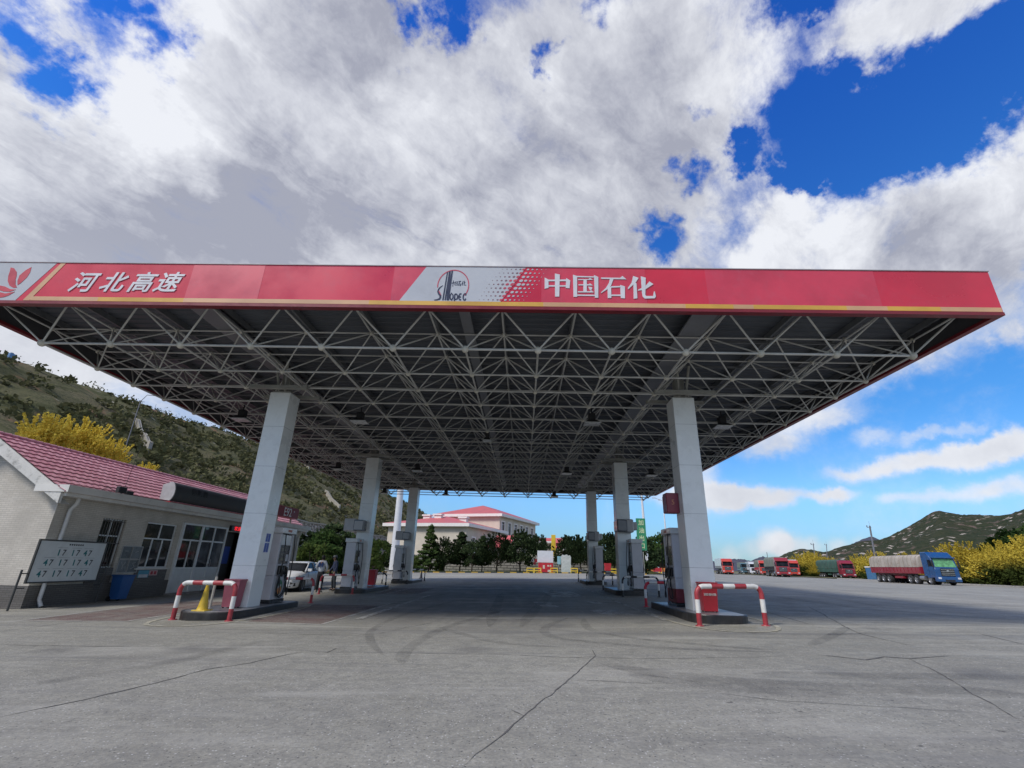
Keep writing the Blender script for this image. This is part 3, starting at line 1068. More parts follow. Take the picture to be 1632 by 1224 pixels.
B = [[Vector((x, y, ZB)) for y in YS] for x in XN]
TX = [XN[0] - CX / 2] + [x + CX / 2 for x in XN[:-1]] + [XN[-1] + CX / 2]
TY = [YS[0] - .62] + [(a + b) / 2 for a, b in zip(YS, YS[1:])] + [YS[-1] + .70]
TX[0], TX[-1] = XN[0] - .95, XN[-1] + .95
T = [[Vector((x, y, ZT)) for y in TY] for x in TX]
nxb, nyb = len(XN), len(YS)
for i in range(nxb):
    for j in range(nyb):
        heavy = .042 if j == 0 else .036
        if i < nxb - 1:
            bar(B[i][j], B[i + 1][j], heavy)
        if j < nyb - 1:
            bar(B[i][j], B[i][j + 1], .036)
        nodes.append((B[i][j], .105 if j == 0 else .085))
        for di in (0, 1):
            for dj in (0, 1):
                bar(B[i][j], T[i + di][j + dj], .033 if j == 0 and dj == 0 else .027)
for i in range(len(TX)):
    for j in range(len(TY)):
        if i < len(TX) - 1:
            bar(T[i][j], T[i + 1][j], .030)
        if j < len(TY) - 1:
            bar(T[i][j], T[i][j + 1], .034)
        nodes.append((T[i][j], .075))


def seg_near(b):
    m_ = (b[0] + b[1]) / 2
    return (m_ - Vector((0, 0, CAMZ))).length / (b[2] * (b[0] - b[1]).length)


bars.sort(key=seg_near)
for a, b, r in bars[:100]:
    mb = MB()
    mb.tube([a, b], r, 8, cap=False)
    mb.build('lattice_bar', STEEL, canopy)
mb = MB()
for a, b, r in bars[100:]:
    mb.tube([a, b], r, 6, cap=False)
tag(mb.build('space_frame', STEEL, canopy, fixn=False), kind='stuff')
nodes.sort(key=lambda n: (n[0] - Vector((0, 0, CAMZ))).length / n[1])
for c, r in nodes[:40]:
    MB().sphere(c, r, 10, 7).build('node_ball', NODE, canopy)
mb = MB()
for c, r in nodes[40:]:
    mb.sphere(c, r, 7, 5)
tag(mb.build('node_balls', NODE, canopy, fixn=False), kind='stuff')

# corrugated roof deck and its purlins
DECK = paint('roof_deck_sheet', (.085, .095, .112), .55, var=.2, scale=.6, dirt=.3)
mb = MB()
zs, n_ = 8.30, int((FY1 - FY0 - .2) / .30)
prof = []
for k in range(n_):
    y = FY0 + .1 + k * .30
    prof += [(y, zs), (y + .17, zs), (y + .20, zs + .035), (y + .27, zs + .035)]
prof.append((FY1 - .1, zs))
vs = [(FX0 + .08, y, z) for y, z in prof] + [(FX1 - .08, y, z) for y, z in prof]
L_ = len(prof)
mb.add(vs, [(i, i + 1, L_ + i + 1, L_ + i) for i in range(L_ - 1)])
mb.box(FX0 + .08, FX1 - .08, FY0 + .1, FY1 - .1, zs + .10, zs + .14)
mb.build('roof_deck', DECK, canopy)
mb = MB()
for x in TX[::1]:
    mb.box(x - .03, x + .03, FY0 + .1, FY1 - .1, 8.12, 8.295)
for k in range(17):
    y = 11.4 + k * 1.95
    mb.box(FX0 + .1, FX1 - .1, y - .025, y + .025, 8.05, 8.118)
tag(mb.build('purlins', paint('purlin_steel', (.15, .155, .16), .5, var=.15), canopy))
mb = MB()
for x0, x1 in ((-9.5, -8.75), (4.5, 5.2), (-1.9, -1.6)):
    mb.box(x0, x1, FY0 + .15, FY1 - .15, 7.99, 8.04)
mb.build('roof_gutter', paint('gutter_sheet', (.19, .195, .21), .4, var=.12, scale=1.0, dirt=.3), canopy)

# fascia
RED = paint('fascia_red', (.58, .020, .050), .30, var=.12, scale=.5, dirt=.20, dirtcol=(.42, .08, .11), coat=.15)
RED_FADE_GLARE = paint('fascia_red_faded_glare', (.56, .042, .078), .36, var=.14, scale=.7, dirt=.30, dirtcol=(.46, .12, .16), coat=.1)
DKRED = paint('fascia_dark_red', (.19, .012, .020), .4, var=.1)
FGREY = paint('fascia_light_grey', (.46, .475, .50), .35, var=.05, scale=.6, dirt=.12)
GOLD = paint('fascia_gold', (.62, .36, .06), .4, var=.12, scale=.8)
GOLDF = paint('fascia_gold_faded', (.58, .34, .18), .45, var=.12, scale=.8)
WHITEL = paint('sign_letter_white', (.62, .62, .64), .4, var=.06)


def fpt(x, y, off=0.0):
    return pY(x, y, FY0 - off)


def fx(x, y):                 # where a point of the photographed fascia lies along the front
    p = pY(x, y, FY0)
    return p.x, p.z


fas = MB()
fas.mat(RED).box(FX0, FX1, FY0, FY0 + .06, FZ0, FZ1)
fas.mat(RED).box(FX1 - .06, FX1 - .001, FY0 + .062, FY1 - .062, FZ0, FZ1)
fas.mat(RED).box(FX0 + .001, FX0 + .06, FY0 + .062, FY1 - .062, FZ0, FZ1)
fas.mat(RED).box(FX0, FX1, FY1 - .06, FY1, FZ0, FZ1)
fas.mat(DKRED).box(FX0 - .01, FX1 + .01, FY0 - .012, FY0 + .16, FZ0 - .05, FZ0 + .035)
fas.mat(DKRED).box(FX1 - .16, FX1 + .008, FY0 + .165, FY1 - .165, FZ0 - .05, FZ0 + .035)
fas.mat(DKRED).box(FX0 - .008, FX0 + .16, FY0 + .165, FY1 - .165, FZ0 - .05, FZ0 + .035)
fas.mat(DKRED).box(FX0 - .01, FX1 + .01, FY1 - .16, FY1 + .012, FZ0 - .05, FZ0 + .035)
fas.mat(paint('fascia_top_trim', (.35, .33, .34), .4)).box(FX0 - .02, FX1 + .02, FY0 - .02, FY0 + .09, FZ1, FZ1 + .022)
LIN = paint('fascia_lining', (.07, .07, .075), .7)
fas.mat(LIN).box(FX0 + .165, FX1 - .165, FY0 + .062, FY0 + .08, FZ0 + .04, FZ1 - .01)
fas.mat(LIN).box(FX1 - .08, FX1 - .0605, FY0 + .085, FY1 - .085, FZ0 + .04, FZ1 - .01)
fas.mat(LIN).box(FX0 + .0605, FX0 + .08, FY0 + .085, FY1 - .085, FZ0 + .04, FZ1 - .01)
fas.mat(LIN).box(FX0 + .165, FX1 - .165, FY1 - .08, FY1 - .062, FZ0 + .04, FZ1 - .01)
fascia = fas.build('fascia', None, canopy)
mb = MB()


def slab(mb, poly, t0, t1):
    mb.prism(poly, 'y', FY0 - t1, FY0 - t0)


zb0, zb1 = FZ0 + .045, FZ0 + .165      # gold band
zg = FZ1 - .01
# the panels change tone where the paint has faded; the leftmost paints in glare
redp = [(-7.05, -3.55, RED), (-9.0, -7.05, RED_FADE_GLARE), (.35, 3.05, RED_FADE_GLARE), (3.05, 4.6, RED), (4.6, 6.4, RED_FADE_GLARE), (6.4, 8.9, RED_FADE_GLARE), (-3.55, -1.15, RED_FADE_GLARE)]
slant = .62
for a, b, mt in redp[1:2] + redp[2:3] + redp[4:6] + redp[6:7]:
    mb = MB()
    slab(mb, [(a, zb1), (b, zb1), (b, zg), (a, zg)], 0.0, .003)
    mb.build('faded_glare_panel', mt, fascia)
# grey lozenge with the round emblem
xa = fx(636, 481)[0]
xb = fx(680, 426)[0]
xc = fx(797, 486)[0]
xd = fx(838, 428)[0]
mb = MB()
slab(mb, [(xa, zb1), (xc, zb1), (xd, zg), (xb, zg)], 0.0, .006)
grey1 = mb.build('emblem_panel', FGREY, fascia)
mb = MB()
e0, e1 = fx(22, 484)[0], fx(90, 422)[0]
slab(mb, [(FX0, FZ0 + .04), (e0, FZ0 + .04), (e1, zg), (FX0, zg)], 0.0, .006)
grey2 = mb.build('left_end_panel', FGREY, fascia)
mb = MB()
g0, g1 = fx(34, 484)[0], fx(97, 422)[0]
wg = .13
slab(mb, [(g0, zb0), (g0 + wg + .05, zb0), (g1 + wg, zg), (g1, zg)], 0.0, .0075)
mb.build('gold_slash', GOLDF, fascia)
mb = MB()
xs_ = [g0 + .2, -11.3, -9.0, -7.0, -4.1, -1.2, .4, 2.9, 4.0, 5.2, 5.7, 8.0, 9.0, 10.3, FX1 - .02]
for k, (a, b) in enumerate(zip(xs_, xs_[1:])):
    mb.mat(GOLDF if k in (0, 2, 3, 6, 7, 9, 11, 13) else GOLD)
    slab(mb, [(a, zb0), (b, zb0), (b, zb1), (a, zb1)], 0.0, .009)
mb.mat(GOLDF).box(FX1 - .001, FX1 + .004, FY0 + .17, FY1 - .2, zb0, zb1)
mb.build('gold_band', None, fascia)
# halftone dots around the slanting edge
mb = MB()
NAVY = paint('emblem_navy', (.018, .022, .055), .4)
EMRED = paint('emblem_red', (.50, .07, .10), .4)
DOTG = paint('halftone_grey', (.22, .12, .14), .5)
rows_ = 9


def dot(mb, cx, cz, r, th=.010):
    mb.prism([(cx + r * 1.25 * cos(2 * pi * k / 10) + r * .35 * sin(2 * pi * k / 10), cz + r * sin(2 * pi * k / 10)) for k in range(10)], 'y', FY0 - th, FY0 - .0065)


for j in range(rows_):
    fz = (j + .5) / rows_
    cz = zb1 + (zg - zb1) * fz
    ex = xc + (xd - xc) * fz
    env = 1 - abs(fz - .5) * 1.35
    shift = .055 * (1 - abs(fz - .5) * 2)
    for k in range(5):
        r = (.036 - k * .0065) * (.35 + .65 * env)
        dot(mb.mat(EMRED if k == 0 and 2 < j < 6 else DOTG), ex - .10 - k * .118 - shift, cz, r)
        dot(mb.mat(FGREY), ex + .09 + k * .118 + shift, cz, r * 1.25, .0075 + .001 * (k % 2))
        if k == 0:
            dot(mb.mat(EMRED), ex - .02, cz, .045 * (.5 + .5 * env), .009)
mb.build('halftone_dots', None, grey1)

# round emblem: ring, tall strokes and lettering
u0, w0 = fx(699, 478.5)
u1, w1 = fx(747, 431)
EW, EH = u1 - u0, (w1 - w0)


def ep(a, b):           # emblem space 0..1
    return (u0 + a * EW, w0 + b * EH)


def eslab(mb, poly, th=.013):
    mb.prism([ep(*p) for p in poly], 'y', FY0 - th, FY0 - .0065)


mb = MB().mat(EMRED)
ring = []
for k in range(41):
    a = radians(-38 + 225 * k / 40)
    ring.append((a, .48 + .56 * cos(a), .48 + .515 * sin(a)))
for (a, x_, z_), (b, X_, Z_) in zip(ring, ring[1:]):
    t_ = .018
    eslab(mb, [(x_ - t_ * cos(a), z_ - t_ * sin(a)), (x_ + t_ * cos(a), z_ + t_ * sin(a)), (X_ + t_ * cos(b), Z_ + t_ * sin(b)), (X_ - t_ * cos(b), Z_ - t_ * sin(b))], .011)
eslab(mb, [(-.04, .31), (-.01, .31), (.095, .14), (.055, .14)], .011)
mb.mat(NAVY)


def stroke(mb, pts, w, th=.013):
    """thick line through emblem-space points, width may vary"""
    ws = w if isinstance(w, (list, tuple)) else [w] * len(pts)
    L, R = [], []
    for i, p in enumerate(pts):
        a = Vector((*pts[max(0, i - 1)], 0))
        b = Vector((*pts[min(len(pts) - 1, i + 1)], 0))
        d = (b - a).normalized()
        n = Vector((-d.y, d.x, 0)) * ws[i] / 2
        L.append((p[0] + n.x, p[1] + n.y))
        R.append((p[0] - n.x, p[1] - n.y))
    for i in range(len(pts) - 1):
        eslab(mb, [L[i], L[i + 1], R[i + 1], R[i]], th)


# S
stroke(mb, [(.11, .48), (.03, .43), (-.03, .36), (-.055, .28), (-.02, .21), (.04, .15), (.055, .09), (.03, .04), (-.05, .01), (-.16, .0)],
       [.01, .03, .045, .05, .055, .065, .07, .06, .04, .02])
# I
eslab(mb, [(.13, .0), (.178, .0), (.25, .93), (.212, .93)])
# N
eslab(mb, [(.212, .0), (.26, .0), (.335, .96), (.285, .96)])
eslab(mb, [(.290, .96), (.345, .96), (.37, .0), (.285, .0)], .0145)
eslab(mb, [(.315, .0), (.37, .0), (.425, .98), (.378, .98)], .016)
# O P E C
for k, ch in enumerate('OPEC'):
    x_ = .40 + k * .155
    w_, h_ = .115, .23
    if ch == 'O':
        stroke(mb, [(x_ + .03, .03), (x_, .08), (x_, .16), (x_ + .04, h_), (x_ + w_ - .01, .16), (x_ + w_ - .01, .08), (x_ + .06, .0), (x_ + .02, .04)], .044)
    if ch == 'P':
        stroke(mb, [(x_ + .01, -.02), (x_ + .01, .2)], .046)
        stroke(mb, [(x_ + .01, .2), (x_ + .07, .2), (x_ + w_, .14), (x_ + w_ - .01, .05), (x_ + .04, .02)], .044)
    if ch == 'E':
        stroke(mb, [(x_ + .09, .21), (x_ + .04, .21), (x_ + .005, .15), (x_ + .005, .07), (x_ + .04, .02), (x_ + .09, .02)], .044)
        stroke(mb, [(x_ + .01, .11), (x_ + .08, .11)], .038)
    if ch == 'C':
        stroke(mb, [(x_ + .10, .17), (x_ + .08, .22), (x_ + .04, .21), (x_ + .005, .15), (x_ + .005, .07), (x_ + .04, .01), (x_ + .08, .01), (x_ + .10, .06)], .046)
# the small brush script inside the ring
for pts_ in ([(.52, .56), (.60, .58)], [(.565, .65), (.555, .45)], [(.62, .60), (.61, .50), (.69, .50), (.695, .61), (.62, .60)], [(.64, .55), (.67, .56)],
             [(.72, .62), (.79, .63)], [(.76, .62), (.715, .48)], [(.755, .53), (.80, .54), (.785, .48), (.75, .49)],
             [(.855, .63), (.825, .54)], [(.845, .58), (.84, .49)], [(.92, .60), (.88, .55)], [(.89, .64), (.89, .50), (.95, .50)]):
    stroke(mb, [(.42 + (a_ - .52) * 1.22, b_) for a_, b_ in pts_], .018)
mb.build('emblem', None, grey1)

# lettering
mb = MB()
c0, c1 = fx(113, 465), fx(295, 432)
for k, ch in enumerate('河北高速'):
    px_ = (136, 183, 229, 270)[k]
    p = fx(px_, 450)
    put_text(mb, ch, .65, (p[0], FY0 - .012, p[1] + .005), offset=.011, shear=.30, scale_x=1.0)
mb.build('lettering', WHITEL, fascia)

# 中国石化: serif strokes drawn from the sign, in its pixels (zoomed 8.16x from 860,430)


def zfp(a, b):
    return fx(860 + a / 8.16, 430 + b / 8.16)


SER = [
    # zhong
    [(65, 105), (115, 130), (115, 240), (65, 250)], [(112, 132), (200, 132), (200, 152), (112, 152)], [(112, 205), (200, 205), (200, 222), (112, 222)],
    [(198, 52), (262, 66), (255, 352), (200, 352)], [(252, 132), (345, 130), (345, 152), (252, 152)], [(252, 205), (340, 205), (340, 222), (252, 222)],
    [(345, 112), (398, 142), (388, 245), (338, 240)],
    # guo
    [(433, 68), (487, 85), (487, 355), (440, 355)], [(487, 84), (710, 90), (710, 104), (487, 100)], [(706, 72), (762, 98), (762, 368), (718, 368)],
    [(487, 325), (718, 328), (718, 345), (487, 342)], [(500, 126), (630, 126), (655, 110), (695, 134), (500, 138)],
    [(505, 194), (640, 192), (655, 180), (692, 208), (505, 206)], [(498, 284), (650, 284), (670, 268), (705, 298), (498, 298)],
    [(570, 136), (612, 138), (612, 286), (568, 286)], [(630, 222), (682, 230), (682, 255), (655, 270)],
    # shi
    [(798, 104), (1045, 108), (1075, 84), (1128, 128), (798, 122)], [(912, 122), (960, 122), (925, 215), (870, 262), (795, 310), (800, 295), (862, 238), (900, 175)],
    [(882, 225), (928, 225), (932, 370), (885, 372)], [(928, 218), (1050, 214), (1050, 232), (928, 236)], [(1046, 200), (1108, 220), (1108, 375), (1055, 372)],
    [(930, 326), (1055, 326), (1055, 344), (930, 344)],
    # hua
    [(1215, 84), (1285, 110), (1250, 165), (1150, 258), (1145, 240), (1195, 170)], [(1218, 160), (1258, 180), (1270, 375), (1222, 380)],
    [(1315, 90), (1378, 108), (1372, 330), (1385, 345), (1475, 345), (1485, 285), (1495, 285), (1510, 350), (1495, 375), (1365, 378), (1340, 355), (1330, 300)],
    [(1425, 155), (1478, 190), (1370, 260), (1275, 276), (1280, 262), (1372, 218)],
]
mb = MB()
for k, poly in enumerate(SER):
    P_ = [zfp(*p) for p in poly]
    mb.prism(P_, 'y', FY0 - .016 - .0005 * (k % 5), FY0 - .004)
mb.build('lettering', WHITEL, fascia)

# the petals of the flower emblem at the left end
mb = MB()
PETAL = paint('petal_red', (.50, .05, .07), .4)


def q0(a, b):
    return fx(a / 13.6, 410 + b / 13.6)


PETS = [[(240, 225), (310, 240), (370, 320), (368, 400), (345, 480), (345, 590), (375, 660), (300, 668), (215, 620), (175, 520), (190, 400), (225, 300)],
        [(690, 215), (560, 290), (430, 400), (385, 520), (390, 610), (450, 570), (590, 440), (660, 330)],
        [(-150, 610), (0, 615), (120, 640), (230, 695), (350, 705), (220, 750), (80, 745), (-60, 700), (-150, 640)],
        [(-150, 740), (0, 760), (130, 790), (330, 750), (200, 830), (80, 870), (-150, 900)]]
for k, poly in enumerate(PETS):
    n_ = len(poly)
    P_ = [q0(*p) for p in poly]
    P_ = [(max(FX0 + .01, a), b) for a, b in P_]
    mb.prism(P_, 'y', FY0 - .012 - .0005 * k, FY0 - .006)
mb.build('flower_emblem', PETAL, grey2)

# columns
COLW = paint('column_cladding', (.80, .83, .82), .30, var=.05, scale=.8, dirt=.22, dirtcol=(.35, .33, .30), coat=.15)
SEAM = paint('cladding_joint', (.30, .32, .33), .6)
PLATE = paint('column_head_steel', (.30, .30, .27), .5, dirt=.4)
COLS = [(-8.88, 15.29), (4.91, 15.11), (-8.88, 26.11), (4.88, 25.96), (-8.96, 37.14), (4.77, 36.91)]
CW, CD = .711, .736
columns = []
for k, (x, y) in enumerate(COLS):
    gz = G(x, y)
    mb = MB()
    mb.box(x, x + CW, y, y + CD, gz + .19, 6.87, bev=.012)
    c = mb.build('column', COLW, canopy)
    tag(c, label=['column with a blue notice beside the shop', None, None, None, None, None][k]) if k == 0 else None
    for z in (gz + 1.35, gz + 2.9, gz + 4.4, gz + 5.75):
        MB().box(x - .0015, x + CW + .0015, y - .0015, y + CD + .0015, z, z + .008).build('panel_joint', SEAM, c)
    mb = MB()
    xm, ym = x + CW / 2, y + CD / 2
    mb.box(xm - 1.0, xm + 1.0, y - .25, y - .10, 6.93, 7.05)
    mb.box(xm - 1.0, xm + 1.0, y + CD + .10, y + CD + .25, 6.93, 7.05)
    mb.box(xm - .15, xm + .15, ym - .15, ym + .15, 6.86, 7.6)
    for sx in (-.1, .1):
        mb.tube([(xm + sx, y + .1, 6.85), (xm + sx * 2, y - .3, 7.9)], .045, 6)
    mb.box(x + .05, x + CW - .05, y + .05, y + CD - .05, 6.84, 6.93)
    mb.build('column_head', PLATE, c)
    columns.append(c)

# notices and number boxes fixed to the columns
BLUE = paint('notice_blue', (.05, .10, .40), .4)
mb = MB()
x, y = COLS[0]
xx = x + CW
mb.mat(paint('notice_white', (.65, .68, .75), .4)).box(xx, xx + .004, y + .28, y + .58, 1.62, 2.22)
for (ya, yb, za, zb_) in ((.30, .42, 1.96, 2.20), (.44, .56, 1.96, 2.20), (.30, .42, 1.65, 1.92), (.44, .56, 1.65, 1.92)):
    mb.mat(BLUE).box(xx + .004, xx + .007, y + ya, y + yb, za, zb_)
mb.build('notice', None, columns[0])
BOXG = paint('number_box_grey', (.42, .42, .42), .35, var=.08)
BOXD = paint('number_box_face', (.10, .11, .13), .2, coat=.4)
BOXR = paint('number_box_red', (.22, .03, .05), .35)
for k in (2, 3, 4, 5):
    x, y = COLS[k]
    z = G(x, y) + 2.95
    mb = MB()
    if k in (2, 4):
        mb.mat(BOXG).box(x - .55, x + .05, y - .50, y + .30, z, z + .62, bev=.03)
        mb.mat(BOXD).box(x - .02, x + .50, y - .56, y - .02, z + .02, z + .56, bev=.03)
        mb.mat(BOXG).box(x + .02, x + .46, y - .564, y - .555, z + .07, z + .50)
    else:
        mb.mat(BOXD).box(x - .08, x + .46, y - .5, y + .5, z, z + .62, bev=.06)
        mb.mat(BOXG).box(x + .40, x + .78, y - .46, y + .4, z - .02, z + .64, bev=.05)
        mb.mat(BOXG).box(x + .74, x + 1.02, y - .2, y + .3, z + .12, z + .52, bev=.03)
    mb.build('number_box', None, columns[k])
x, y = COLS[1]
z = G(x, y) + 2.95
mb = MB()
mb.mat(BOXR).box(x - .40, x - .003, y + .35, y + .75, z, z + .62, bev=.02)
mb.mat(BOXR).box(x - .36, x - .003, y + .76, y + .95, z + .03, z + .58, bev=.02)
put_text(mb.mat(paint('number_gold', (.55, .22, .12), .4)), '5', .22, (x - .20, y + .345, z + .33))
mb.build('number_box', None, columns[1])
# lamps hanging below the lattice
LAMPB = paint('lamp_black', (.015, .015, .017), .5)
LAMPG = paint('lamp_reflector', (.55, .56, .55), .25, var=.05)


def make_lamp():
    r = empty('canopy_lamp')
    mb = MB()
    mb.box(-.13, .13, -.13, .13, .10, .40, bev=.02)
    mb.tube([(0, 0, .40), (0, 0, .62)], .025, 6)
    mb.rings([[(a * .16, b * .16, .12) for a, b in ((-1, -1), (1, -1), (1, 1), (-1, 1))], [(a * .29, b * .24, .015) for a, b in ((-1, -1), (1, -1), (1, 1), (-1, 1))]], smooth=False)
    mb.build('lamp_housing', LAMPB, r)
    MB().box(-.30, .30, -.25, .25, -.02, .012).build('lamp_glass', LAMPG, r)
    return r


LP = [(-11.4, 18.0, 'hanging floodlight outside the near left column, nearest to the shop'), (-6.6, 18.0, 'hanging floodlight just inside the near left column'),
      (2.55, 17.6, 'hanging floodlight just inside the near right column'), (7.55, 17.7, 'hanging floodlight outside the near right column, under the right edge'),
      (-11.4, 28.6, 'hanging floodlight outside the middle left column'), (-6.5, 28.5, 'hanging floodlight just inside the middle left column'),
      (2.5, 28.3, 'hanging floodlight just inside the middle right column'), (7.5, 28.3, 'hanging floodlight outside the middle right column'),
      (-11.4, 39.0, 'hanging floodlight outside the far left column'), (-6.4, 39.2, 'hanging floodlight just inside the far left column'),
      (2.4, 38.6, 'hanging floodlight just inside the far right column'), (-1.7, 20.6, 'small floodlight hanging over the middle of the driving lane'),
      (7.4, 38.6, 'hanging floodlight outside the far right column')]
l0 = make_lamp()
for k, (x, y, lb) in enumerate(LP):
    o = l0 if k == 0 else copy_tree(l0)
    o.location = (x, y, 6.62)
    if k == 11:
        o.scale = (.6, .6, 1)
    tag(o, lb, 'lamp', 'floodlights hanging under the canopy')


# ------------------------------------------------------------------ pump islands
KERB = paint('island_kerb_black', (.022, .021, .021), .45, var=.3, scale=3, dirt=.25, dirtcol=(.14, .12, .10))
KTOP = paint('island_top', (.20, .20, .205), .35, var=.2, scale=2, dirt=.45, dirtcol=(.07, .065, .06))
ISL = [(-8.52, 15.66, -2.05, 2.35), (5.27, 15.48, -1.75, 3.05), (-8.52, 26.5, -1.75, 3.3), (5.24, 26.3, -1.9, 2.3), (-8.6, 37.5, -1.8, 2.4), (5.13, 37.3, -1.8, 2.4)]
ILAB = ['black kerbed pump island under the near left column, with the yellow cone at its nose', 'black kerbed pump island under the near right column',
        'black kerbed pump island under the middle left column, behind the red and white rail', 'black kerbed pump island under the middle right column',
        'black kerbed pump island under the far left column', 'black kerbed pump island under the far right column']


def island_outline(w, y0, y1, r0=.62, r1=.25):
    o = []
    for cx, cy, a0, r in ((w / 2 - r0, y0 + r0, -90, r0), (w / 2 - r1, y1 - r1, 0, r1), (-w / 2 + r1, y1 - r1, 90, r1), (-w / 2 + r0, y0 + r0, 180, r0)):
        for k in range(7):
            a = radians(a0 + 15 * k)
            o.append((cx + r * cos(a), cy + r * sin(a)))
    return o


for k, (x, y, a, b) in enumerate(ISL):
    e = empty('pump_island', (x, y, G(x, y)), 0, ILAB[k], 'pump island', 'kerbed pump islands under the canopy')
    out = island_outline(1.55, a, b)
    inn = [(u * .93, v - (.05 if v > 0 else -.05)) for u, v in out]
    mb = MB()
    n = len(out)
    vs = [(u, v, -.08) for u, v in out] + [(u, v, .175) for u, v in out] + [(u * .985, v * .996, .198) for u, v in out] + [(u, v, .198) for u, v in inn]
    fs = []
    for L in range(3):
        fs += [(L * n + i, L * n + (i + 1) % n, (L + 1) * n + (i + 1) % n, (L + 1) * n + i) for i in range(n)]
    mb.add(vs, fs)
    mb.build('kerb', KERB, e)
    MB().prism(inn, 'z', .10, .194).build('island_top', KTOP, e)

# ------------------------------------------------------------------ fuel dispensers
CAB = paint('dispenser_cabinet', (.50, .50, .53), .3, var=.05, scale=2, dirt=.12, coat=.2)
CABL = paint('dispenser_panel', (.60, .61, .62), .25, var=.04, dirt=.1, coat=.3)
DARK = paint('dispenser_black', (.018, .019, .022), .25, coat=.4)
HOSE = paint('rubber_hose', (.012, .012, .013), .45)
REDP = paint('signal_red', (.40, .018, .028), .35, var=.15, scale=2, dirt=.3, dirtcol=(.25, .06, .05))
LCD = paint('dispenser_screen', (.10, .13, .10), .15, coat=.5)
SILV = paint('nozzle_metal', (.45, .45, .46), .3, metal=.8)
ORNG = paint('decal_orange', (.60, .22, .06), .4)
GRN = paint('decal_green', (.05, .20, .10), .4)


def make_dispenser(side_hose=(1, -1), low=CAB, decal=False):
    e = empty('fuel_dispenser')
    MB().box(-.27, .27, -.50, .50, 0, .10, bev=.01).build('base', DARK, e)
    mb = MB()
    if low is CAB:
        mb.mat(low).box(-.25, .25, -.48, .48, .10, .82, bev=.012)
    else:
        mb.mat(low).box(-.25, .25, -.48, .48, .10, .50, bev=.012)
        mb.mat(CAB).box(-.245, .245, -.475, .475, .502, .82, bev=.012)
    mb.mat(CAB).box(-.215, .215, -.48, .48, .825, 2.14, bev=.012)
    mb.mat(CAB).box(-.25, .25, -.485, -.36, .825, 2.16, bev=.012)
    mb.mat(CAB).box(-.25, .25, .36, .485, .825, 2.16, bev=.012)
    cab = mb.build('cabinet', None, e)
    mb = MB().box(-.30, .30, -.53, .53, 2.165, 2.36, bev=.02)
    h = mb.build('header', CABL, e)
    for s in (-1, 1):
        MB().box(min(s * .301, s * .305), max(s * .301, s * .305), -.14, .14, 2.22, 2.30).build('header_mark', paint('mark_orange', (.45, .12, .06), .4), h)
        X0_, X1_ = sorted((s * .217, s * .235))
        mb = MB()
        mb.mat(CABL).box(X0_, X1_, -.35, .35, 1.80, 2.12, bev=.005)
        mb.build('upper_panel', None, e)
        d = MB().box(X0_, X1_, -.355, .355, 1.20, 1.79, bev=.005).build('display', DARK, e)
        mb = MB()
        for zz in (1.60, 1.44, 1.30):
            A, B_ = sorted((s * .236, s * .240))
            mb.box(A, B_, -.24, .06, zz, zz + .11)
        mb.build('screen', LCD, d)
        A, B_ = sorted((s * .236, s * .245))
        MB().box(A, B_, .12, .30, 1.28, 1.50, bev=.002).build('keypad', CAB, d)
        for j, yy in enumerate((-.17, .17)):
            A, B_ = sorted((s * .21, s * .30))
            hol = MB().box(A, B_, yy - .09, yy + .09, .86, 1.14, bev=.02).build('nozzle_holster', DARK, e)
            mb = MB()
            mb.mat(DARK).tube([(s * .33, yy, 1.10), (s * .34, yy + .02, .98), (s * .34, yy + .05, .80)], [.028, .035, .03], 8)
            mb.mat(SILV).tube([(s * .33, yy, 1.10), (s * .30, yy - .03, 1.18)], .014, 6)
            mb.mat(DARK).tube([(s * .36, yy - .02, 1.04), (s * .385, yy + .0, .92), (s * .35, yy + .05, .82)], .008, 5)
            mb.build('nozzle', None, hol)
            pts = []
            y_top = yy + (.28 if j else -.05)
            for q in range(25):
                u = q / 24
                if u < .5:
                    v = u / .5
                    pts.append((s * (.28 + .06 * sin(pi * v)), y_top + (.08 * v if j else .02 * v), 2.17 - 1.95 * v + .04 * sin(pi * v)))
                else:
                    v = (u - .5) / .5
                    yb = y_top + (.08 if j else .02)
                    pts.append((s * (.28 + .08 * sin(pi * v)), yb + (yy + .05 - yb) * v, .22 - .10 * sin(pi * v) + .58 * v ** 1.5))
            MB().tube(pts, .017, 7).build('hose', HOSE, e)
        if decal:
            A, B_ = sorted((s * .252, s * .256))
            mb = MB()
            mb.mat(GRN).prism([(.02 + .20 * cos(a), .46 + .24 * sin(a)) for a in [2 * pi * i / 20 for i in range(20)]], 'x', A, B_)
            A, B_ = sorted((s * .2565, s * .259))
            mb.mat(ORNG).prism([(.02 + .17 * cos(a), .38 + .13 * sin(a)) for a in [2 * pi * i / 20 for i in range(20)]], 'x', A, B_)
            mb.mat(CABL).prism([(-.12, .42), (.16, .50), (.14, .56), (-.08, .50)], 'x', *sorted((s * .2592, s * .261)))
            mb.build('decal', None, cab)
            for rr_ in (.30, .26):
                loop = [(s * (.30 + .02 * (rr_ > .28)), .02 + rr_ * cos(a) * 1.05, .55 + (rr_ + .1) * sin(a)) for a in [2 * pi * i / 28 for i in range(29)]]
                MB().tube(loop, .017, 7, cap=False).build('hose', HOSE, e)
    return e


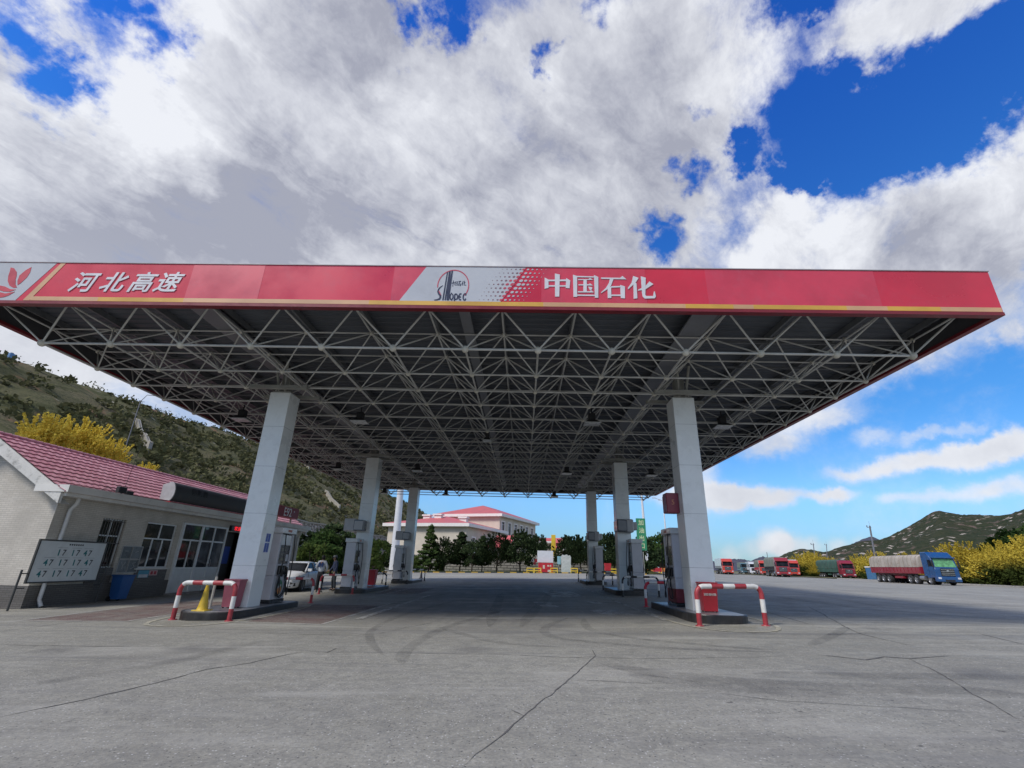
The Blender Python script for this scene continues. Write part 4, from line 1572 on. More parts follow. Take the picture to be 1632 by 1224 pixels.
DSP = [(-8.42, 17.05, 'fuel dispenser with looped black hoses directly behind the near left column', True),
       (5.08, 16.85, 'fuel dispenser behind the near right column, its red base just visible', False),
       (-8.64, 25.35, 'fuel dispenser in front of the middle left column, next to the man in the cap', False),
       (5.55, 25.15, 'fuel dispenser in front of the middle right column, behind the black and white rail', False),
       (-8.95, 36.35, 'fuel dispenser in front of the far left column', False),
       (5.35, 36.1, 'fuel dispenser in front of the far right column', False)]
proto = {}
for k, (x, y, lb, dec) in enumerate(DSP):
    key = k if k < 2 else 2
    if key not in proto:
        proto[key] = make_dispenser(low=paint('dispenser_dark_red', (.17, .02, .03), .4) if k == 1 else CAB, decal=dec)
        o = proto[key]
    else:
        o = copy_tree(proto[key])
    o.location = (x, y, G(x, y) + .196)
    tag(o, lb, 'fuel pump', 'fuel dispensers on the islands')

# ------------------------------------------------------------------ guard rails
RPAINT = paint('rail_red', (.33, .035, .045), .4, var=.2, scale=4, dirt=.35, dirtcol=(.20, .10, .09))
RPAINT2 = paint('rail_bright_red', (.52, .02, .04), .35, var=.1, scale=4, dirt=.1)
RWHITE = paint('rail_white', (.66, .65, .62), .4, var=.1, scale=5, dirt=.25, dirtcol=(.35, .30, .25))
RBLACK = paint('rail_black', (.02, .02, .022), .45, var=.2)
RBROWN = paint('rail_dull_red', (.16, .05, .04), .5, var=.3, scale=4)


def make_rail(a, b, h, r, colour, seg=.32, start=None):
    """inverted U of bent pipe between two feet a and b"""
    a, b = Vector((*a, 0)), Vector((*b, 0))
    a.z, b.z = G(a.x, a.y), G(b.x, b.y)
    e = empty('guard_rail', tuple(a))
    d = b - a
    L = d.length
    u = d.normalized()
    R_ = .20
    path = [Vector((0, 0, -.01)), Vector((0, 0, h - R_))]
    for k in range(1, 8):
        an = pi / 2 * k / 8
        path.append(u * (R_ - R_ * cos(an)) + Vector((0, 0, h - R_ + R_ * sin(an))))
    path.append(u * R_ + Vector((0, 0, h)))
    path.append(u * (L - R_) + Vector((0, 0, h)))
    for k in range(1, 8):
        an = pi / 2 * k / 8
        path.append(u * (L - R_ + R_ * sin(an)) + Vector((0, 0, h - R_ + R_ * cos(an))))
    path.append(u * L + Vector((0, 0, h - R_)))
    path.append(u * L + Vector((0, 0, -.01)))
    # cut into bands by length along the pipe
    cum = [0]
    for p, q in zip(path, path[1:]):
        cum.append(cum[-1] + (q - p).length)
    tot = cum[-1]
    nb = max(5, int(round(tot / seg)) | 1)
    mb = MB()

    def at(s):
        for i in range(len(path) - 1):
            if s <= cum[i + 1] + 1e-9:
                f = (s - cum[i]) / max(1e-9, cum[i + 1] - cum[i])
                return path[i].lerp(path[i + 1], f)
        return path[-1]
    for k in range(nb):
        s0, s1 = tot * k / nb, tot * (k + 1) / nb
        pts = [at(s0)] + [path[i] for i in range(len(path)) if s0 + .005 < cum[i] < s1 - .005] + [at(s1)]
        mb.mat(colour if k % 2 == 0 else RWHITE).tube(pts, r, 10, cap=(k in (0, nb - 1)))
    mb.build('pipe', None, e)
    for p in (Vector((0, 0, 0)), u * L):
        mb = MB().tube([p + Vector((0, 0, -.005)), p + Vector((0, 0, .022))], [.11, .10], 12)
        mb.build('foot_plate', colour, e)
    return e


def wx(p, q, y):
    return (pY(p, q, y).x, y)


RAILS = [((-9.32, 13.83), (-7.68, 13.63), .92, .060, RPAINT, 'low red and white guard rail in front of the yellow cone and near left island'),
         ((4.45, 13.33), (6.18, 13.53), .92, .062, RPAINT, 'low red and white guard rail in front of the red box and near right island'),
         ((-9.7, 19.45), (-7.97, 19.4), .85, .05, RPAINT, 'red and white guard rail behind the near left island, before the white car'),
         ((4.43, 18.75), (6.2, 18.9), .80, .05, RPAINT2, 'bright red and white guard rail behind the near right island'),
         ((-9.72, 24.45), (-8.15, 24.55), .85, .045, RPAINT, 'red and white guard rail in front of the middle left fuel dispenser'),
         ((4.58, 23.72), (6.22, 23.72), .85, .045, RBLACK, 'black and white guard rail in front of the middle right fuel dispenser'),
         ((-9.6, 30.45), (-8.15, 30.35), .80, .045, RBLACK, 'black and white guard rail behind the middle left island and red bin'),
         ((4.5, 28.9), (6.1, 29.0), .80, .045, RBLACK, 'black and white guard rail behind the middle right island'),
         ((-9.75, 35.3), (-8.0, 35.2), .85, .045, RBLACK, 'black and white guard rail in front of the far left fuel dispenser'),
         ((4.35, 34.9), (6.1, 35.0), .85, .045, RBLACK, 'black and white guard rail in front of the far right fuel dispenser'),
         ((4.4, 40.6), (6.1, 40.7), .85, .045, RBLACK, 'black and white guard rail behind the far right island'),
         ((-9.7, 40.9), (-7.9, 40.9), .85, .045, RBLACK, 'black and white guard rail behind the far left island')]
for a, b, h, r, c, lb in RAILS:
    tag(make_rail(a, b, h, r, c), lb, 'guard rail', 'striped pipe guard rails round the islands')

# ------------------------------------------------------------------ red boxes, cones and small things on the islands


def red_box(x, y, z, s=1.0, label='', lettered=True, faded=False):
    e = empty('equipment_box', (x, y, z), 0, label, 'box')
    RM = paint('box_red_faded', (.36, .10, .13), .4, var=.15, scale=2, dirt=.3, dirtcol=(.35, .2, .2)) if faded else REDP
    mb = MB()
    w0, w1, d0, d1, h = .23 * s, .28 * s, .20 * s, .24 * s, .80 * s ** .4
    mb.rings([[(-w0, -d0, .03), (w0, -d0, .03), (w0, d0, .03), (-w0, d0, .03)], [(-w1, -d1, h), (w1, -d1, h), (w1, d1, h), (-w1, d1, h)]], smooth=False)
    b = mb.build('body', RM, e)
    MB().box(-w1 - .02, w1 + .02, -d1 - .02, d1 + .02, h, h + .055 * s, bev=.012).build('lid', RM, e)
    mb = MB()
    for sx in (-1, 1):
        for sy in (-1, 1):
            mb.box(sx * w0 * .8 - .02, sx * w0 * .8 + .02, sy * d0 * .8 - .02, sy * d0 * .8 + .02, 0, .03)
    mb.build('feet', DARK, e)
    if lettered:
        mb = MB()
        vs, fs = text_mb('消防器材箱', .070, offset=.001)
        slope = (d1 - d0) / h
        mb.add([(p[0], -(d0 + slope * (.46 + p[1])) - .004 - p[2], .46 + p[1]) for p in vs], fs)
        mb.build('lettering', paint('box_letter', (.62, .55, .50), .5), b)
    return e


p = COLS[0]
red_box(-8.50, 15.02, G(-8.5, 15) + .196, .80, 'faded red lidded box against the front of the near left column', faded=True, lettered=False)
red_box(5.24, 14.78, G(5.2, 14.8) + .196, .80, 'red lidded fire equipment box against the front of the near right column')
red_box(-8.55, 28.7, G(-8.5, 28.7) + .196, .95, 'red lidded box behind the middle left column', lettered=False)

m_cone = paint('cone_yellow', (.62, .42, .03), .45, var=.15, scale=5, dirt=.35, dirtcol=(.35, .25, .08))
m_cdark = paint('cone_dark', (.05, .045, .05), .5)


def cone(x, y, z, h, mt, label, base=True):
    e = empty('traffic_cone', (x, y, z), 0, label, 'traffic cone')
    mb = MB()
    prof = [(.15, .03), (.135, .06), (.12, .12), (.085, h * .45), (.055, h * .75), (.028, h), (.0, h + .003)]
    mb.rings([[(r * cos(2 * pi * k / 14), r * sin(2 * pi * k / 14), z_) for k in range(14)] for r, z_ in prof[:-1]])
    mb.build('cone_body', mt, e)
    MB().box(-.19, .19, -.19, .19, 0, .035, bev=.01).build('cone_base', m_cdark if base else mt, e)
    return e


c_ = pg(338, 982)
cone(-8.72, 14.05, G(-8.7, 14.05) + .196, .72, m_cone, 'yellow traffic cone standing on the nose of the near left island', base=False)
c_ = pg(671, 922)
cone(c_.x, c_.y, c_.z, .75, m_cdark, 'dark traffic cone on the ground beyond the far left island')
# short pale post and hose beside the first column
e = empty('marker_post', (-8.93, 14.72, G(-8.9, 14.7) + .196), 0, 'short cream post beside the faded red box on the near left island', 'post')
MB().tube([(0, 0, 0), (0, 0, .85)], .035, 8).build('post', paint('post_cream', (.50, .46, .38), .6, dirt=.3), e)
MB().box(-.07, .07, -.07, .07, 0, .02).build('post_base', KTOP, e)


# ------------------------------------------------------------------ station shop on the left
SX, SY0, SY1 = -16.11, 16.41, 35.2
EAVE = 3.50
RX, RZ = -18.95, 5.20
BX = 2 * RX - SX


def brickmat(name, c1, c2, mortar, sc=1.0, bumpy=.35):
    m, t = newmat(name)
    g = t.new('ShaderNodeTexCoord').outputs['Object']
    x, y, z = t.sep(g)
    v = t.comb(t.math('ADD', x, y), z, 0.0)
    br = t.new('ShaderNodeTexBrick', {'Vector': v, 'Color1': (*c1, 1), 'Color2': (*c2, 1), 'Mortar': (*mortar, 1), 'Scale': sc,
                                      'Mortar Size': .006, 'Brick Width': .24, 'Row Height': .065, 'Bias': 0.0})
    n = t.noise(g, 1.0, 7, .65)
    c = t.mix(t.mr(n, .35, .7, 0, .5), br.outputs['Color'], tuple(a * .6 for a in c1))
    c = t.mix(t.mr(t.math('ADD', z, t.math('MULTIPLY', n, .6)), .75, .25, 0, .3), c, (.08, .07, .06))
    b = t.new('ShaderNodeBsdfPrincipled', {'Base Color': c, 'Roughness': .75})
    bp = t.new('ShaderNodeBump', {'Strength': bumpy, 'Distance': .01, 'Height': t.math('SUBTRACT', 1.0, br.outputs['Fac'])})
    t.l.new(bp.outputs[0], b.inputs['Normal'])
    t.new('ShaderNodeOutputMaterial', {'Surface': b.outputs[0]})
    return m


WALLT = brickmat('pale_wall_tiles', (.57, .53, .46), (.63, .59, .52), (.40, .37, .32))
PLINT = brickmat('grey_plinth_tiles', (.14, .135, .125), (.18, .17, .16), (.05, .045, .045))
TRIM = paint('white_cornice', (.68, .67, .63), .6, var=.08, scale=1.2, dirt=.35, dirtcol=(.22, .20, .17))
ALU = paint('white_window_frame', (.68, .71, .72), .35, var=.05, dirt=.12)
GLS = glass('dark_window_glass')
GLS2 = glass('sky_reflecting_glass', (.05, .06, .07), rough=.02)
PANEL = paint('white_door_panel', (.62, .65, .65), .4, var=.05, dirt=.15)

# pink pan tiles
TILE, t_ = newmat('pink_roof_tiles')
o_ = t_.new('ShaderNodeTexCoord').outputs['Object']
n_ = t_.noise(o_, 1.5, 6, .6)
br_ = t_.new('ShaderNodeTexBrick', {'Vector': t_.comb(t_.sep(o_)[1], t_.math('MULTIPLY', t_.sep(o_)[2], 1.0), 0.0), 'Color1': (.46, .15, .18, 1), 'Color2': (.58, .25, .28, 1),
                                    'Mortar': (.40, .14, .17, 1), 'Scale': 1.0, 'Brick Width': .3, 'Row Height': .17, 'Mortar Size': .004}, offset=0.0)
c_ = t_.mix(t_.mr(n_, .45, .8, 0, .5), br_.outputs['Color'], (.30, .12, .14))
b_ = t_.new('ShaderNodeBsdfPrincipled', {'Base Color': c_, 'Roughness': .38})
t_.new('ShaderNodeOutputMaterial', {'Surface': b_.outputs[0]})

shop = empty('station_shop', (0, 0, 0), 0, 'low pale tiled shop with a pink tiled roof and white cornice, left of the canopy', 'building')
gz0 = -.55
OPEN = [  # y0, y1, z0, z1 openings in the long facade
    (18.45, 19.60, .95, 2.75), (20.75, 22.62, .93, 2.78), (22.90, 26.45, -.5, 2.93), (26.62, 28.3, -.5, 2.75), (32.6, 33.5, .9, 2.6)]


def wall_with_openings(mb, X, y0, y1, z0, z1, ops, th=.24):
    ys = sorted(set([y0, y1] + [v for o in ops for v in o[:2]]))
    for a, b in zip(ys, ys[1:]):
        cuts = sorted([(o[2], o[3]) for o in ops if o[0] <= a + 1e-6 and o[1] >= b - 1e-6])
        z = z0
        for c, d in cuts:
            c, d = max(c, z0), min(d, z1)
            if c > z + 1e-4:
                mb.box(X - th, X, a, b, z, c)
            z = max(z, d)
        if z < z1 - 1e-4:
            mb.box(X - th, X, a, b, z, z1)


mb = MB()
wall_with_openings(mb, SX, SY0 + .24, SY1, .42, EAVE - .22, OPEN)
mb.build('long_wall', WALLT, shop)
mb = MB()
slope_ = (RZ - EAVE) / (SX - RX)
mb.prism([(BX, .42), (SX, .42), (SX, EAVE - .05), (RX, RZ - .10), (BX, EAVE - .05)], 'y', SY0, SY0 + .239)
mb.build('gable_wall', WALLT, shop)
MB().prism([(BX, -.5), (SX, -.5), (SX, EAVE - .05), (RX, RZ - .10), (BX, EAVE - .05)], 'y', SY1 + .001, SY1 + .24).build('gable_wall', WALLT, shop)
MB().box(BX, BX + .24, SY0 + .24, SY1, -.5, EAVE - .2).build('rear_wall', WALLT, shop)
mb = MB()
wall_with_openings(mb, SX + .03, SY0 - .03, SY1, -.8, .42, OPEN, th=.27)
mb.box(BX, SX - .241, SY0 - .03, SY0 + .24, -.8, .42)
mb.build('plinth', PLINT, shop)
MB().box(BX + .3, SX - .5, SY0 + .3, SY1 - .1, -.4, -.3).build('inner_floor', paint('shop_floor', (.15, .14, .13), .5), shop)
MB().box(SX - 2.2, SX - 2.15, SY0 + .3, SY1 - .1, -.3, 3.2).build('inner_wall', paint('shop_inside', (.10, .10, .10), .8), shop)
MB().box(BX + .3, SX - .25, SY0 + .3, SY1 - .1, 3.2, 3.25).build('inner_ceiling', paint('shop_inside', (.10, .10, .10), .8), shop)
# cornice: stepped white band, gutter
mb = MB()
mb.box(SX - .1, SX + .46, SY0 - .28, SY1 + .4, EAVE - .22, EAVE - .10)
mb.box(SX - .1, SX + .60, SY0 - .42, SY1 + .5, EAVE - .10, EAVE + .14)
mb.box(SX - .6, SX - .101, SY0 - .42, SY0 - .002, EAVE - .10, EAVE + .14)
mb.build('cornice', TRIM, shop)
# verge boards
for sy in (SY0 - .40, SY1 + .30):
    mb = MB()
    ex = SX + .36
    ez = RZ + .04 - slope_ * (ex - RX)
    mb.prism([(ex, ez + .12), (RX, RZ + .16), (2 * RX - ex, ez + .12), (2 * RX - ex, ez - .30), (RX, RZ - .28), (ex, ez - .30)], 'y', sy, sy + .12)
    mb.build('verge_board', paint('peeling_white_board', (.66, .65, .61), .6, var=.05, scale=3, dirt=.85, dirtcol=(.14, .14, .12)), shop)
    mb = MB()
    for sgn in (1, -1):
        A = Vector((RX, 0, RZ - .285)); Bv = Vector((RX + sgn * (ex - RX), 0, ez - .305))
        mb.add([(A.x, sy + .01, A.z), (Bv.x, sy + .01, Bv.z), (Bv.x, sy + .5, Bv.z), (A.x, sy + .5, A.z)], [(0, 1, 2, 3)])
    mb.build('soffit', TRIM, shop)
# roof with stepped courses of tiles
for sgn in (1, -1):
    mb = MB()
    ex = SX + .50
    W_ = (ex - RX)
    nc = 12
    for k in range(nc):
        a, b = k / nc, (k + 1) / nc
        xa_, xb_ = RX + sgn * W_ * a, RX + sgn * W_ * b
        za, zb_ = RZ + .20 - slope_ * W_ * a, RZ + .20 - slope_ * W_ * b
        # each course laps over the next; its front edge has a scalloped thickness
        ys_ = [SY0 - .46 + i * .15 for i in range(int((SY1 - SY0 + .9) / .15) + 1)]
        top0, top1, bot1 = [], [], []
        for i, yy in enumerate(ys_):
            wv = .022 * (1 if i % 2 else 0)
            top0.append((xa_, yy, za + wv + .012))
            top1.append((xb_ + sgn * .02, yy, zb_ + wv + .040))
            bot1.append((xb_ + sgn * .02, yy, zb_ - .004))
        n2 = len(ys_)
        mb.add(top0 + top1 + bot1, [(i, i + 1, n2 + i + 1, n2 + i) for i in range(n2 - 1)] + [(n2 + i, n2 + i + 1, 2 * n2 + i + 1, 2 * n2 + i) for i in range(n2 - 1)])
    mb.build('roof_slope', TILE, shop)
mb = MB()
ys_ = [SY0 - .48 + i * .3 for i in range(int((SY1 - SY0 + .96) / .3) + 1)]
for a, b in zip(ys_, ys_[1:]):
    mb.tube([(RX, a, RZ + .20), (RX, b + .03, RZ + .205)], [.085, .10], 8)
mb.build('ridge_tiles', TILE, shop)


def frame(mb, X, y0, y1, z0, z1, vs, hs, fw=.05, d=.06):
    """window frame: outer border plus mullions vs (y positions) and transoms hs (z positions)"""
    mb.box(X - d, X, y0, y0 + fw, z0, z1)
    mb.box(X - d, X, y1 - fw, y1, z0, z1)
    mb.box(X - d, X, y0 + fw, y1 - fw, z0, z0 + fw)
    mb.box(X - d, X, y0 + fw, y1 - fw, z1 - fw, z1)
    for (h, a, b) in hs:
        mb.box(X - d + .002, X - .002, a, b, h - fw / 2, h + fw / 2)
    for (v, a, b) in vs:
        mb.box(X - d + .004, X - .004, v - fw / 2, v + fw / 2, a, b)


# barred window
y0, y1, z0, z1 = OPEN[0]
mb = MB()
frame(mb, SX - .12, y0, y1, z0, z1, [((y0 + y1) / 2, z0, z1)], [(2.12, y0, y1)], .05)
w1_ = mb.build('window', ALU, shop)
MB().box(SX - .165, SX - .16, y0, y1, z0, z1).build('pane', GLS, w1_)
mb = MB()
for k in range(9):
    yy = y0 + .06 + (y1 - y0 - .12) * k / 8
    mb.tube([(SX - .04, yy, z0), (SX - .04, yy, z1)], .010, 5)
for zz in (z0 + .1, (z0 + z1) / 2, z1 - .1):
    mb.box(SX - .052, SX - .028, y0, y1, zz - .012, zz + .012)
mb.build('bars', paint('iron_bars', (.12, .11, .10), .6, dirt=.4), w1_)
# shop window
y0, y1, z0, z1 = OPEN[1]
mb = MB()
frame(mb, SX - .06, y0, y1, z0, z1, [((y0 + y1) / 2, 2.12, z1), (y0 + .62, z0, 2.12), (y0 + 1.24, z0, 2.12)], [(2.12, y0, y1)], .055)
w2_ = mb.build('window', ALU, shop)
MB().box(SX - .105, SX - .10, y0, y1, z0, z1).build('pane', GLS, w2_)
MB().box(SX - .02, SX + .09, y0 - .06, y1 + .06, z0 - .06, z0 - .002).build('sill', TRIM, w2_)
# glazed entrance with side panel and double door
y0, y1, z0, z1 = OPEN[2]
gz = G(SX, 24) - .02
mb = MB()
X = SX + .10
mb.box(X - .12, X, y0, y0 + .12, gz, z1)
mb.box(X - .12, X, y1 - .10, y1, gz, z1)
mb.box(X - .12, X, y0 + .12, y1 - .10, z1 - .08, z1)
mb.box(X - .115, X - .005, y0 + 1.42, y0 + 1.56, gz, z1 - .08)
mb.box(X - .11, X - .01, y0 + .12, y1 - .10, 2.13, 2.20)
mb.box(X - .108, X - .012, y0 + .12, y0 + 1.42, .88, .95)
mb.box(X - .108, X - .012, y0 + 1.56, y1 - .10, .88, .95)
mb.box(X - .106, X - .014, y0 + 2.45, y0 + 2.53, gz, 2.13)
mb.box(X - .106, X - .014, y0 + 2.45, y0 + 2.52, 2.20, z1 - .08)
mb.box(X - .106, X - .014, y0 + .75, y0 + .80, .95, 2.13)
ent = mb.build('entrance', ALU, shop)
mb = MB().box(X - .07, X - .05, y0 + .12, y0 + 1.42, gz, .88).box(X - .07, X - .05, y0 + 1.56, y1 - .10, gz, .88)
mb.build('door_panel', PANEL, ent)
MB().box(X - .066, X - .06, y0 + .12, y0 + 1.42, .95, 2.13).build('pane', GLS, ent)
MB().box(X - .066, X - .06, y0 + .12, y0 + 1.42, 2.20, z1 - .08).build('pane', GLS, ent)
MB().box(X - .066, X - .06, y0 + 1.56, y1 - .10, .95, 2.13).build('pane', GLS2, ent)
MB().box(X - .066, X - .06, y0 + 1.56, y1 - .10, 2.20, z1 - .08).build('pane', GLS2, ent)
for yy in (y0 + 2.40, y0 + 2.58):
    MB().tube([(X + .0, yy, 1.0), (X + .035, yy, 1.02), (X + .035, yy, 1.3), (X, yy, 1.32)], .011, 6).build('door_handle', SILV, ent)
MB().box(SX + .0305, SX + .55, y0 - .1, y1 + .2, gz - .02, gz + .10).build('door_step', paint('step_concrete', (.25, .24, .23), .8, var=.15, dirt=.3), ent)
# recessed dark opening beyond the door, with notices inside
y0, y1, z0, z1 = OPEN[3]
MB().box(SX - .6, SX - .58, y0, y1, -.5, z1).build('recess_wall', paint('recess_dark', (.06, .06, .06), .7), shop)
mb = MB()
mb.mat(paint('notice_pale', (.30, .34, .36), .5)).box(SX - .57, SX - .56, y0 + .2, y0 + .8, 1.1, 2.0)
mb.mat(BLUE).box(SX - .57, SX - .56, y0 + .95, y0 + 1.5, 1.1, 2.0)
mb.build('notice', None, shop)
y0, y1, z0, z1 = OPEN[4]
mb = MB()
frame(mb, SX - .06, y0, y1, z0, z1, [], [], .05)
w5_ = mb.build('window', ALU, shop)
MB().box(SX - .105, SX - .10, y0, y1, z0, z1).build('pane', GLS, w5_)
# red running-text display over the door
led = MB().box(SX + .002, SX + .16, 26.65, 29.6, 2.80, 3.08, bev=.01).build('led_display', paint('led_case', (.012, .012, .014), .4), shop)
mb = MB()
put_text(mb, '欢迎光临加油站', .24, (SX + .166, 28.1, 2.94), '+x', offset=.002, scale_x=1.4, spacing=1.1, extrude=.002)
mb.build('led_text', paint('led_red', (.5, .0, .01), .5, emit=(1.0, .02, .03), estr=.9), led)
# framed certificates and small stickers
y0, z0 = 19.76, .76
fr = MB()
frame(fr, SX + .035, y0, y0 + 1.08, z0, z0 + 1.02, [(y0 + .54, z0, z0 + 1.02)], [(z0 + .51, y0, y0 + 1.08)], .03, .03)
fo = fr.build('notice_frame', paint('frame_grey', (.35, .36, .36), .4), shop)
mb = MB()
PAL = [paint('poster_grey', (.16, .18, .19), .3), paint('poster_slate', (.10, .12, .13), .3)]
for i in range(2):
    for j in range(2):
        mb.mat(PAL[(i + j) % 2]).box(SX + .006, SX + .010, y0 + .03 + i * .54, y0 + .51 + i * .54, z0 + .03 + j * .51, z0 + .48 + j * .51)
mb.build('poster', None, fo)
mb = MB()
GP = paint('poster_figure', (.40, .42, .42), .4)
for (i, j, pts) in ((0, 0, [(-.1, .14), (0, 0), (0, -.12)]), (0, 0, [(.1, .14), (0, 0)]), (1, 0, [(.1, .12), (-.08, .10), (.08, -.04), (-.1, -.12)]),
                    (0, 1, [(-.1, .05), (.1, .05)]), (1, 1, [(-.08, 0), (.08, .06)])):
    cy, cz = y0 + .27 + i * .54, z0 + .26 + j * .51
    mb.tube([(SX + .013, cy + a, cz + b) for a, b in pts], .012, 5)
mb.build('poster_marks', GP, fo)
mb = MB()
mb.mat(paint('sticker_cyan', (.08, .30, .42), .4)).box(SX + .035, SX + .04, 20.95, 21.55, .55, .84)
mb.mat(paint('sticker_white', (.55, .55, .57), .4)).box(SX + .041, SX + .043, 21.0, 21.5, .56, .68)
mb.mat(paint('sticker_pink', (.50, .33, .33), .4)).box(SX + .035, SX + .04, 21.57, 22.05, .63, .84)
mb.mat(REDP).box(SX + .041, SX + .043, 21.64, 21.78, .67, .80)
mb.mat(REDP).box(SX + .041, SX + .043, 21.84, 21.98, .67, .80)
mb.build('sticker', None, shop)
# downpipes
for yy, lb in ((SY0 + .42, 0), (SY1 - .35, 1)):
    mb = MB()
    mb.tube([(SX + .30, yy, EAVE - .22), (SX + .28, yy, EAVE - .42), (SX + .12, yy, EAVE - .62), (SX + .12, yy, G(SX, yy) + .25), (SX + .26, yy, G(SX, yy) + .04)], .062, 10)
    for zz in (.9, 2.0, 2.7):
        mb.tube([(SX + .12, yy, zz), (SX + .12, yy, zz + .05)], .070, 10)
    mb.build('downpipe', paint('downpipe_white', (.56, .56, .54), .45, var=.06, dirt=.25), shop)
# floodlight and wires at the eave
mb = MB()
LY = 18.1
mb.box(SX + .40, SX + .56, LY, LY + .38, EAVE + .17, EAVE + .40, bev=.02)
mb.box(SX + .38, SX + .52, LY + .46, LY + .80, EAVE + .12, EAVE + .30, bev=.02)
mb.tube([(SX + .5, LY + .2, EAVE + .14), (SX + .5, LY + .2, EAVE + .22)], .03, 6)
mb.build('eave_floodlight', LAMPB, shop)
mb = MB()
mb.tube([(SX + .4, LY - .6, EAVE + .19), (SX + .45, LY - .4, EAVE + .30), (SX + .35, LY - .1, EAVE + .26), (SX + .45, LY + .3, EAVE + .20), (SX + .4, LY + 1.2, EAVE + .17), (SX + .42, LY + 2.6, EAVE + .18)], .012, 5)
mb.build('cable', LAMPB, shop)
mb = MB().tube([(SX + .1, LY + .75, EAVE + .3), (SX + .1, LY + .90, EAVE + 2.2)], .008, 5)
mb.tube([(SX + .1, LY + .90, EAVE + 2.2), (SX - .0, LY + 1.15, EAVE + 4.1)], .006, 5)
mb.build('aerial', LAMPB, shop)

# rounded sign over the door
sg = MB()
prof = [(SX + .15, EAVE + .30)]
cx_, cz_, R_ = SX + .35, EAVE + .62, .42
prof = [(cx_ + R_ * cos(radians(a)) * .60, cz_ + R_ * sin(radians(a))) for a in range(-70, 121, 10)] + [(SX + .0, EAVE + .92), (SX + .0, EAVE + .28)]
SIGND = paint('sign_box_dark', (.050, .055, .062), .6, var=.1, dirt=.2)
sg.prism([(x_, z_) for x_, z_ in prof], 'y', 21.05, 29.6)
signb = sg.build('shop_sign', SIGND, shop)
MB().prism([(x_, z_) for x_, z_ in prof], 'y', 20.99, 21.047).build('sign_end', paint('sign_end_grey', (.40, .40, .40), .6), signb)
mb = MB()
mb.box(SX + .24, SX + .50, 21.0, 29.6, EAVE + .145, EAVE + .19)
mb.build('sign_red_edge', REDP, signb)
mb = MB()
for k, ch in enumerate('便利店'):
    vs, fs = text_mb(ch, .34, offset=.012)
    out = []
    for p in vs:
        a = p[1] / .42 + radians(22)
        out.append((cx_ + (R_ + .004 + p[2]) * cos(a) * .60, 22.3 + k * .42 + p[0] * 1.1, cz_ + (R_ + .004 + p[2]) * sin(a)))
    mb.add(out, fs)
mb.build('lettering', paint('sign_letter_black', (.008, .008, .010), .5), signb)
# red price box with E92
rb = MB().box(SX + .12, SX + .60, 30.4, 33.3, EAVE + .48, EAVE + 1.14, bev=.015).build('fuel_grade_sign', paint('grade_sign_red', (.26, .02, .03), .6), shop)
mb = MB()
put_text(mb, 'E92', .74, (SX + .606, 31.75, EAVE + .80), '+x', offset=.006, extrude=.004)
put_text(mb, '°', .42, (SX + .606, 32.62, EAVE + .90), '+x', offset=.002, extrude=.004)
mb.build('lettering', paint('grade_letter', (.75, .68, .68), .4), rb)
mb = MB()
for yy in (30.9, 32.8):
    mb.box(SX + .3, SX + .4, yy, yy + .06, EAVE + .141, EAVE + .48)
mb.build('sign_bracket', PLATE, rb)

# ------------------------------------------------------------------ notice board beside the shop corner
bd = empty('notice_board', (-15.82, 15.9, G(-15.8, 16)), 0, 'framed white notice board with teal and black figures, by the shop corner', 'notice board')
bz = G(-15.8, 16)
W0, W1, H0, H1 = .10, 2.72, .55 - bz, 1.82 - bz
MB().box(-.03, -.005, W0, W1, H0, H1).build('board_face', paint('board_grey_white', (.60, .64, .64), .35, var=.04, dirt=.12), bd)
mb = MB()
fw_ = .045
mb.box(-.04, .02, W0 - fw_, W0, H0 - fw_, H1 + fw_)
mb.box(-.04, .02, W1, W1 + fw_, H0 - fw_, H1 + fw_)
mb.box(-.04, .02, W0, W1, H1, H1 + fw_)
mb.box(-.04, .02, W0, W1, H0 - fw_, H0)
FRM = paint('board_frame_dark', (.05, .052, .05), .5)
mb.build('board_frame', FRM, bd)
for yy in (-.18, 3.02):
    MB().tube([(0, yy, 0), (0, yy, 1.18 if yy < 0 else 1.25)], .030, 8).build('post', FRM, bd)
    mb = MB()
    for zz in (.62, 1.05):
        a_, b_ = sorted((yy, W0 if yy < 0 else W1))
        mb.box(-.015, .012, a_, b_, zz, zz + .035)
    mb.build('bracket', FRM, bd)
mb = MB()
TEAL = paint('figure_teal', (.015, .16, .17), .4)
INK = paint('figure_ink', (.03, .035, .04), .4)
rws = [(H1 - .36, (.98, 1.52, 2.02), ('1', '1', '4')), (H1 - .68, (.62, 1.15, 1.68, 2.18), ('4', '1', '1', '4')), (H0 + .24, (.52, 1.05, 1.58, 2.08), ('4', '1', '1', '4'))]
for zz, ys_, gl in rws:
    for yy, g_ in zip(ys_, gl):
        put_text(mb.mat(TEAL), g_, .27, (-.003, yy - .10, zz), '+x', offset=.008, extrude=.002)
        put_text(mb.mat(INK), '7', .27, (-.003, yy + .10, zz), '+x', offset=.003, extrude=.002)
        mb.mat(INK).box(-.004, -.001, yy - .2, yy + .2, zz + .155, zz + .16)
for k in range(7):
    mb.mat(INK).box(-.004, -.001, 1.18 + k * .085, 1.235 + k * .085, H1 - .12, H1 - .07)
mb.build('figures', None, bd)

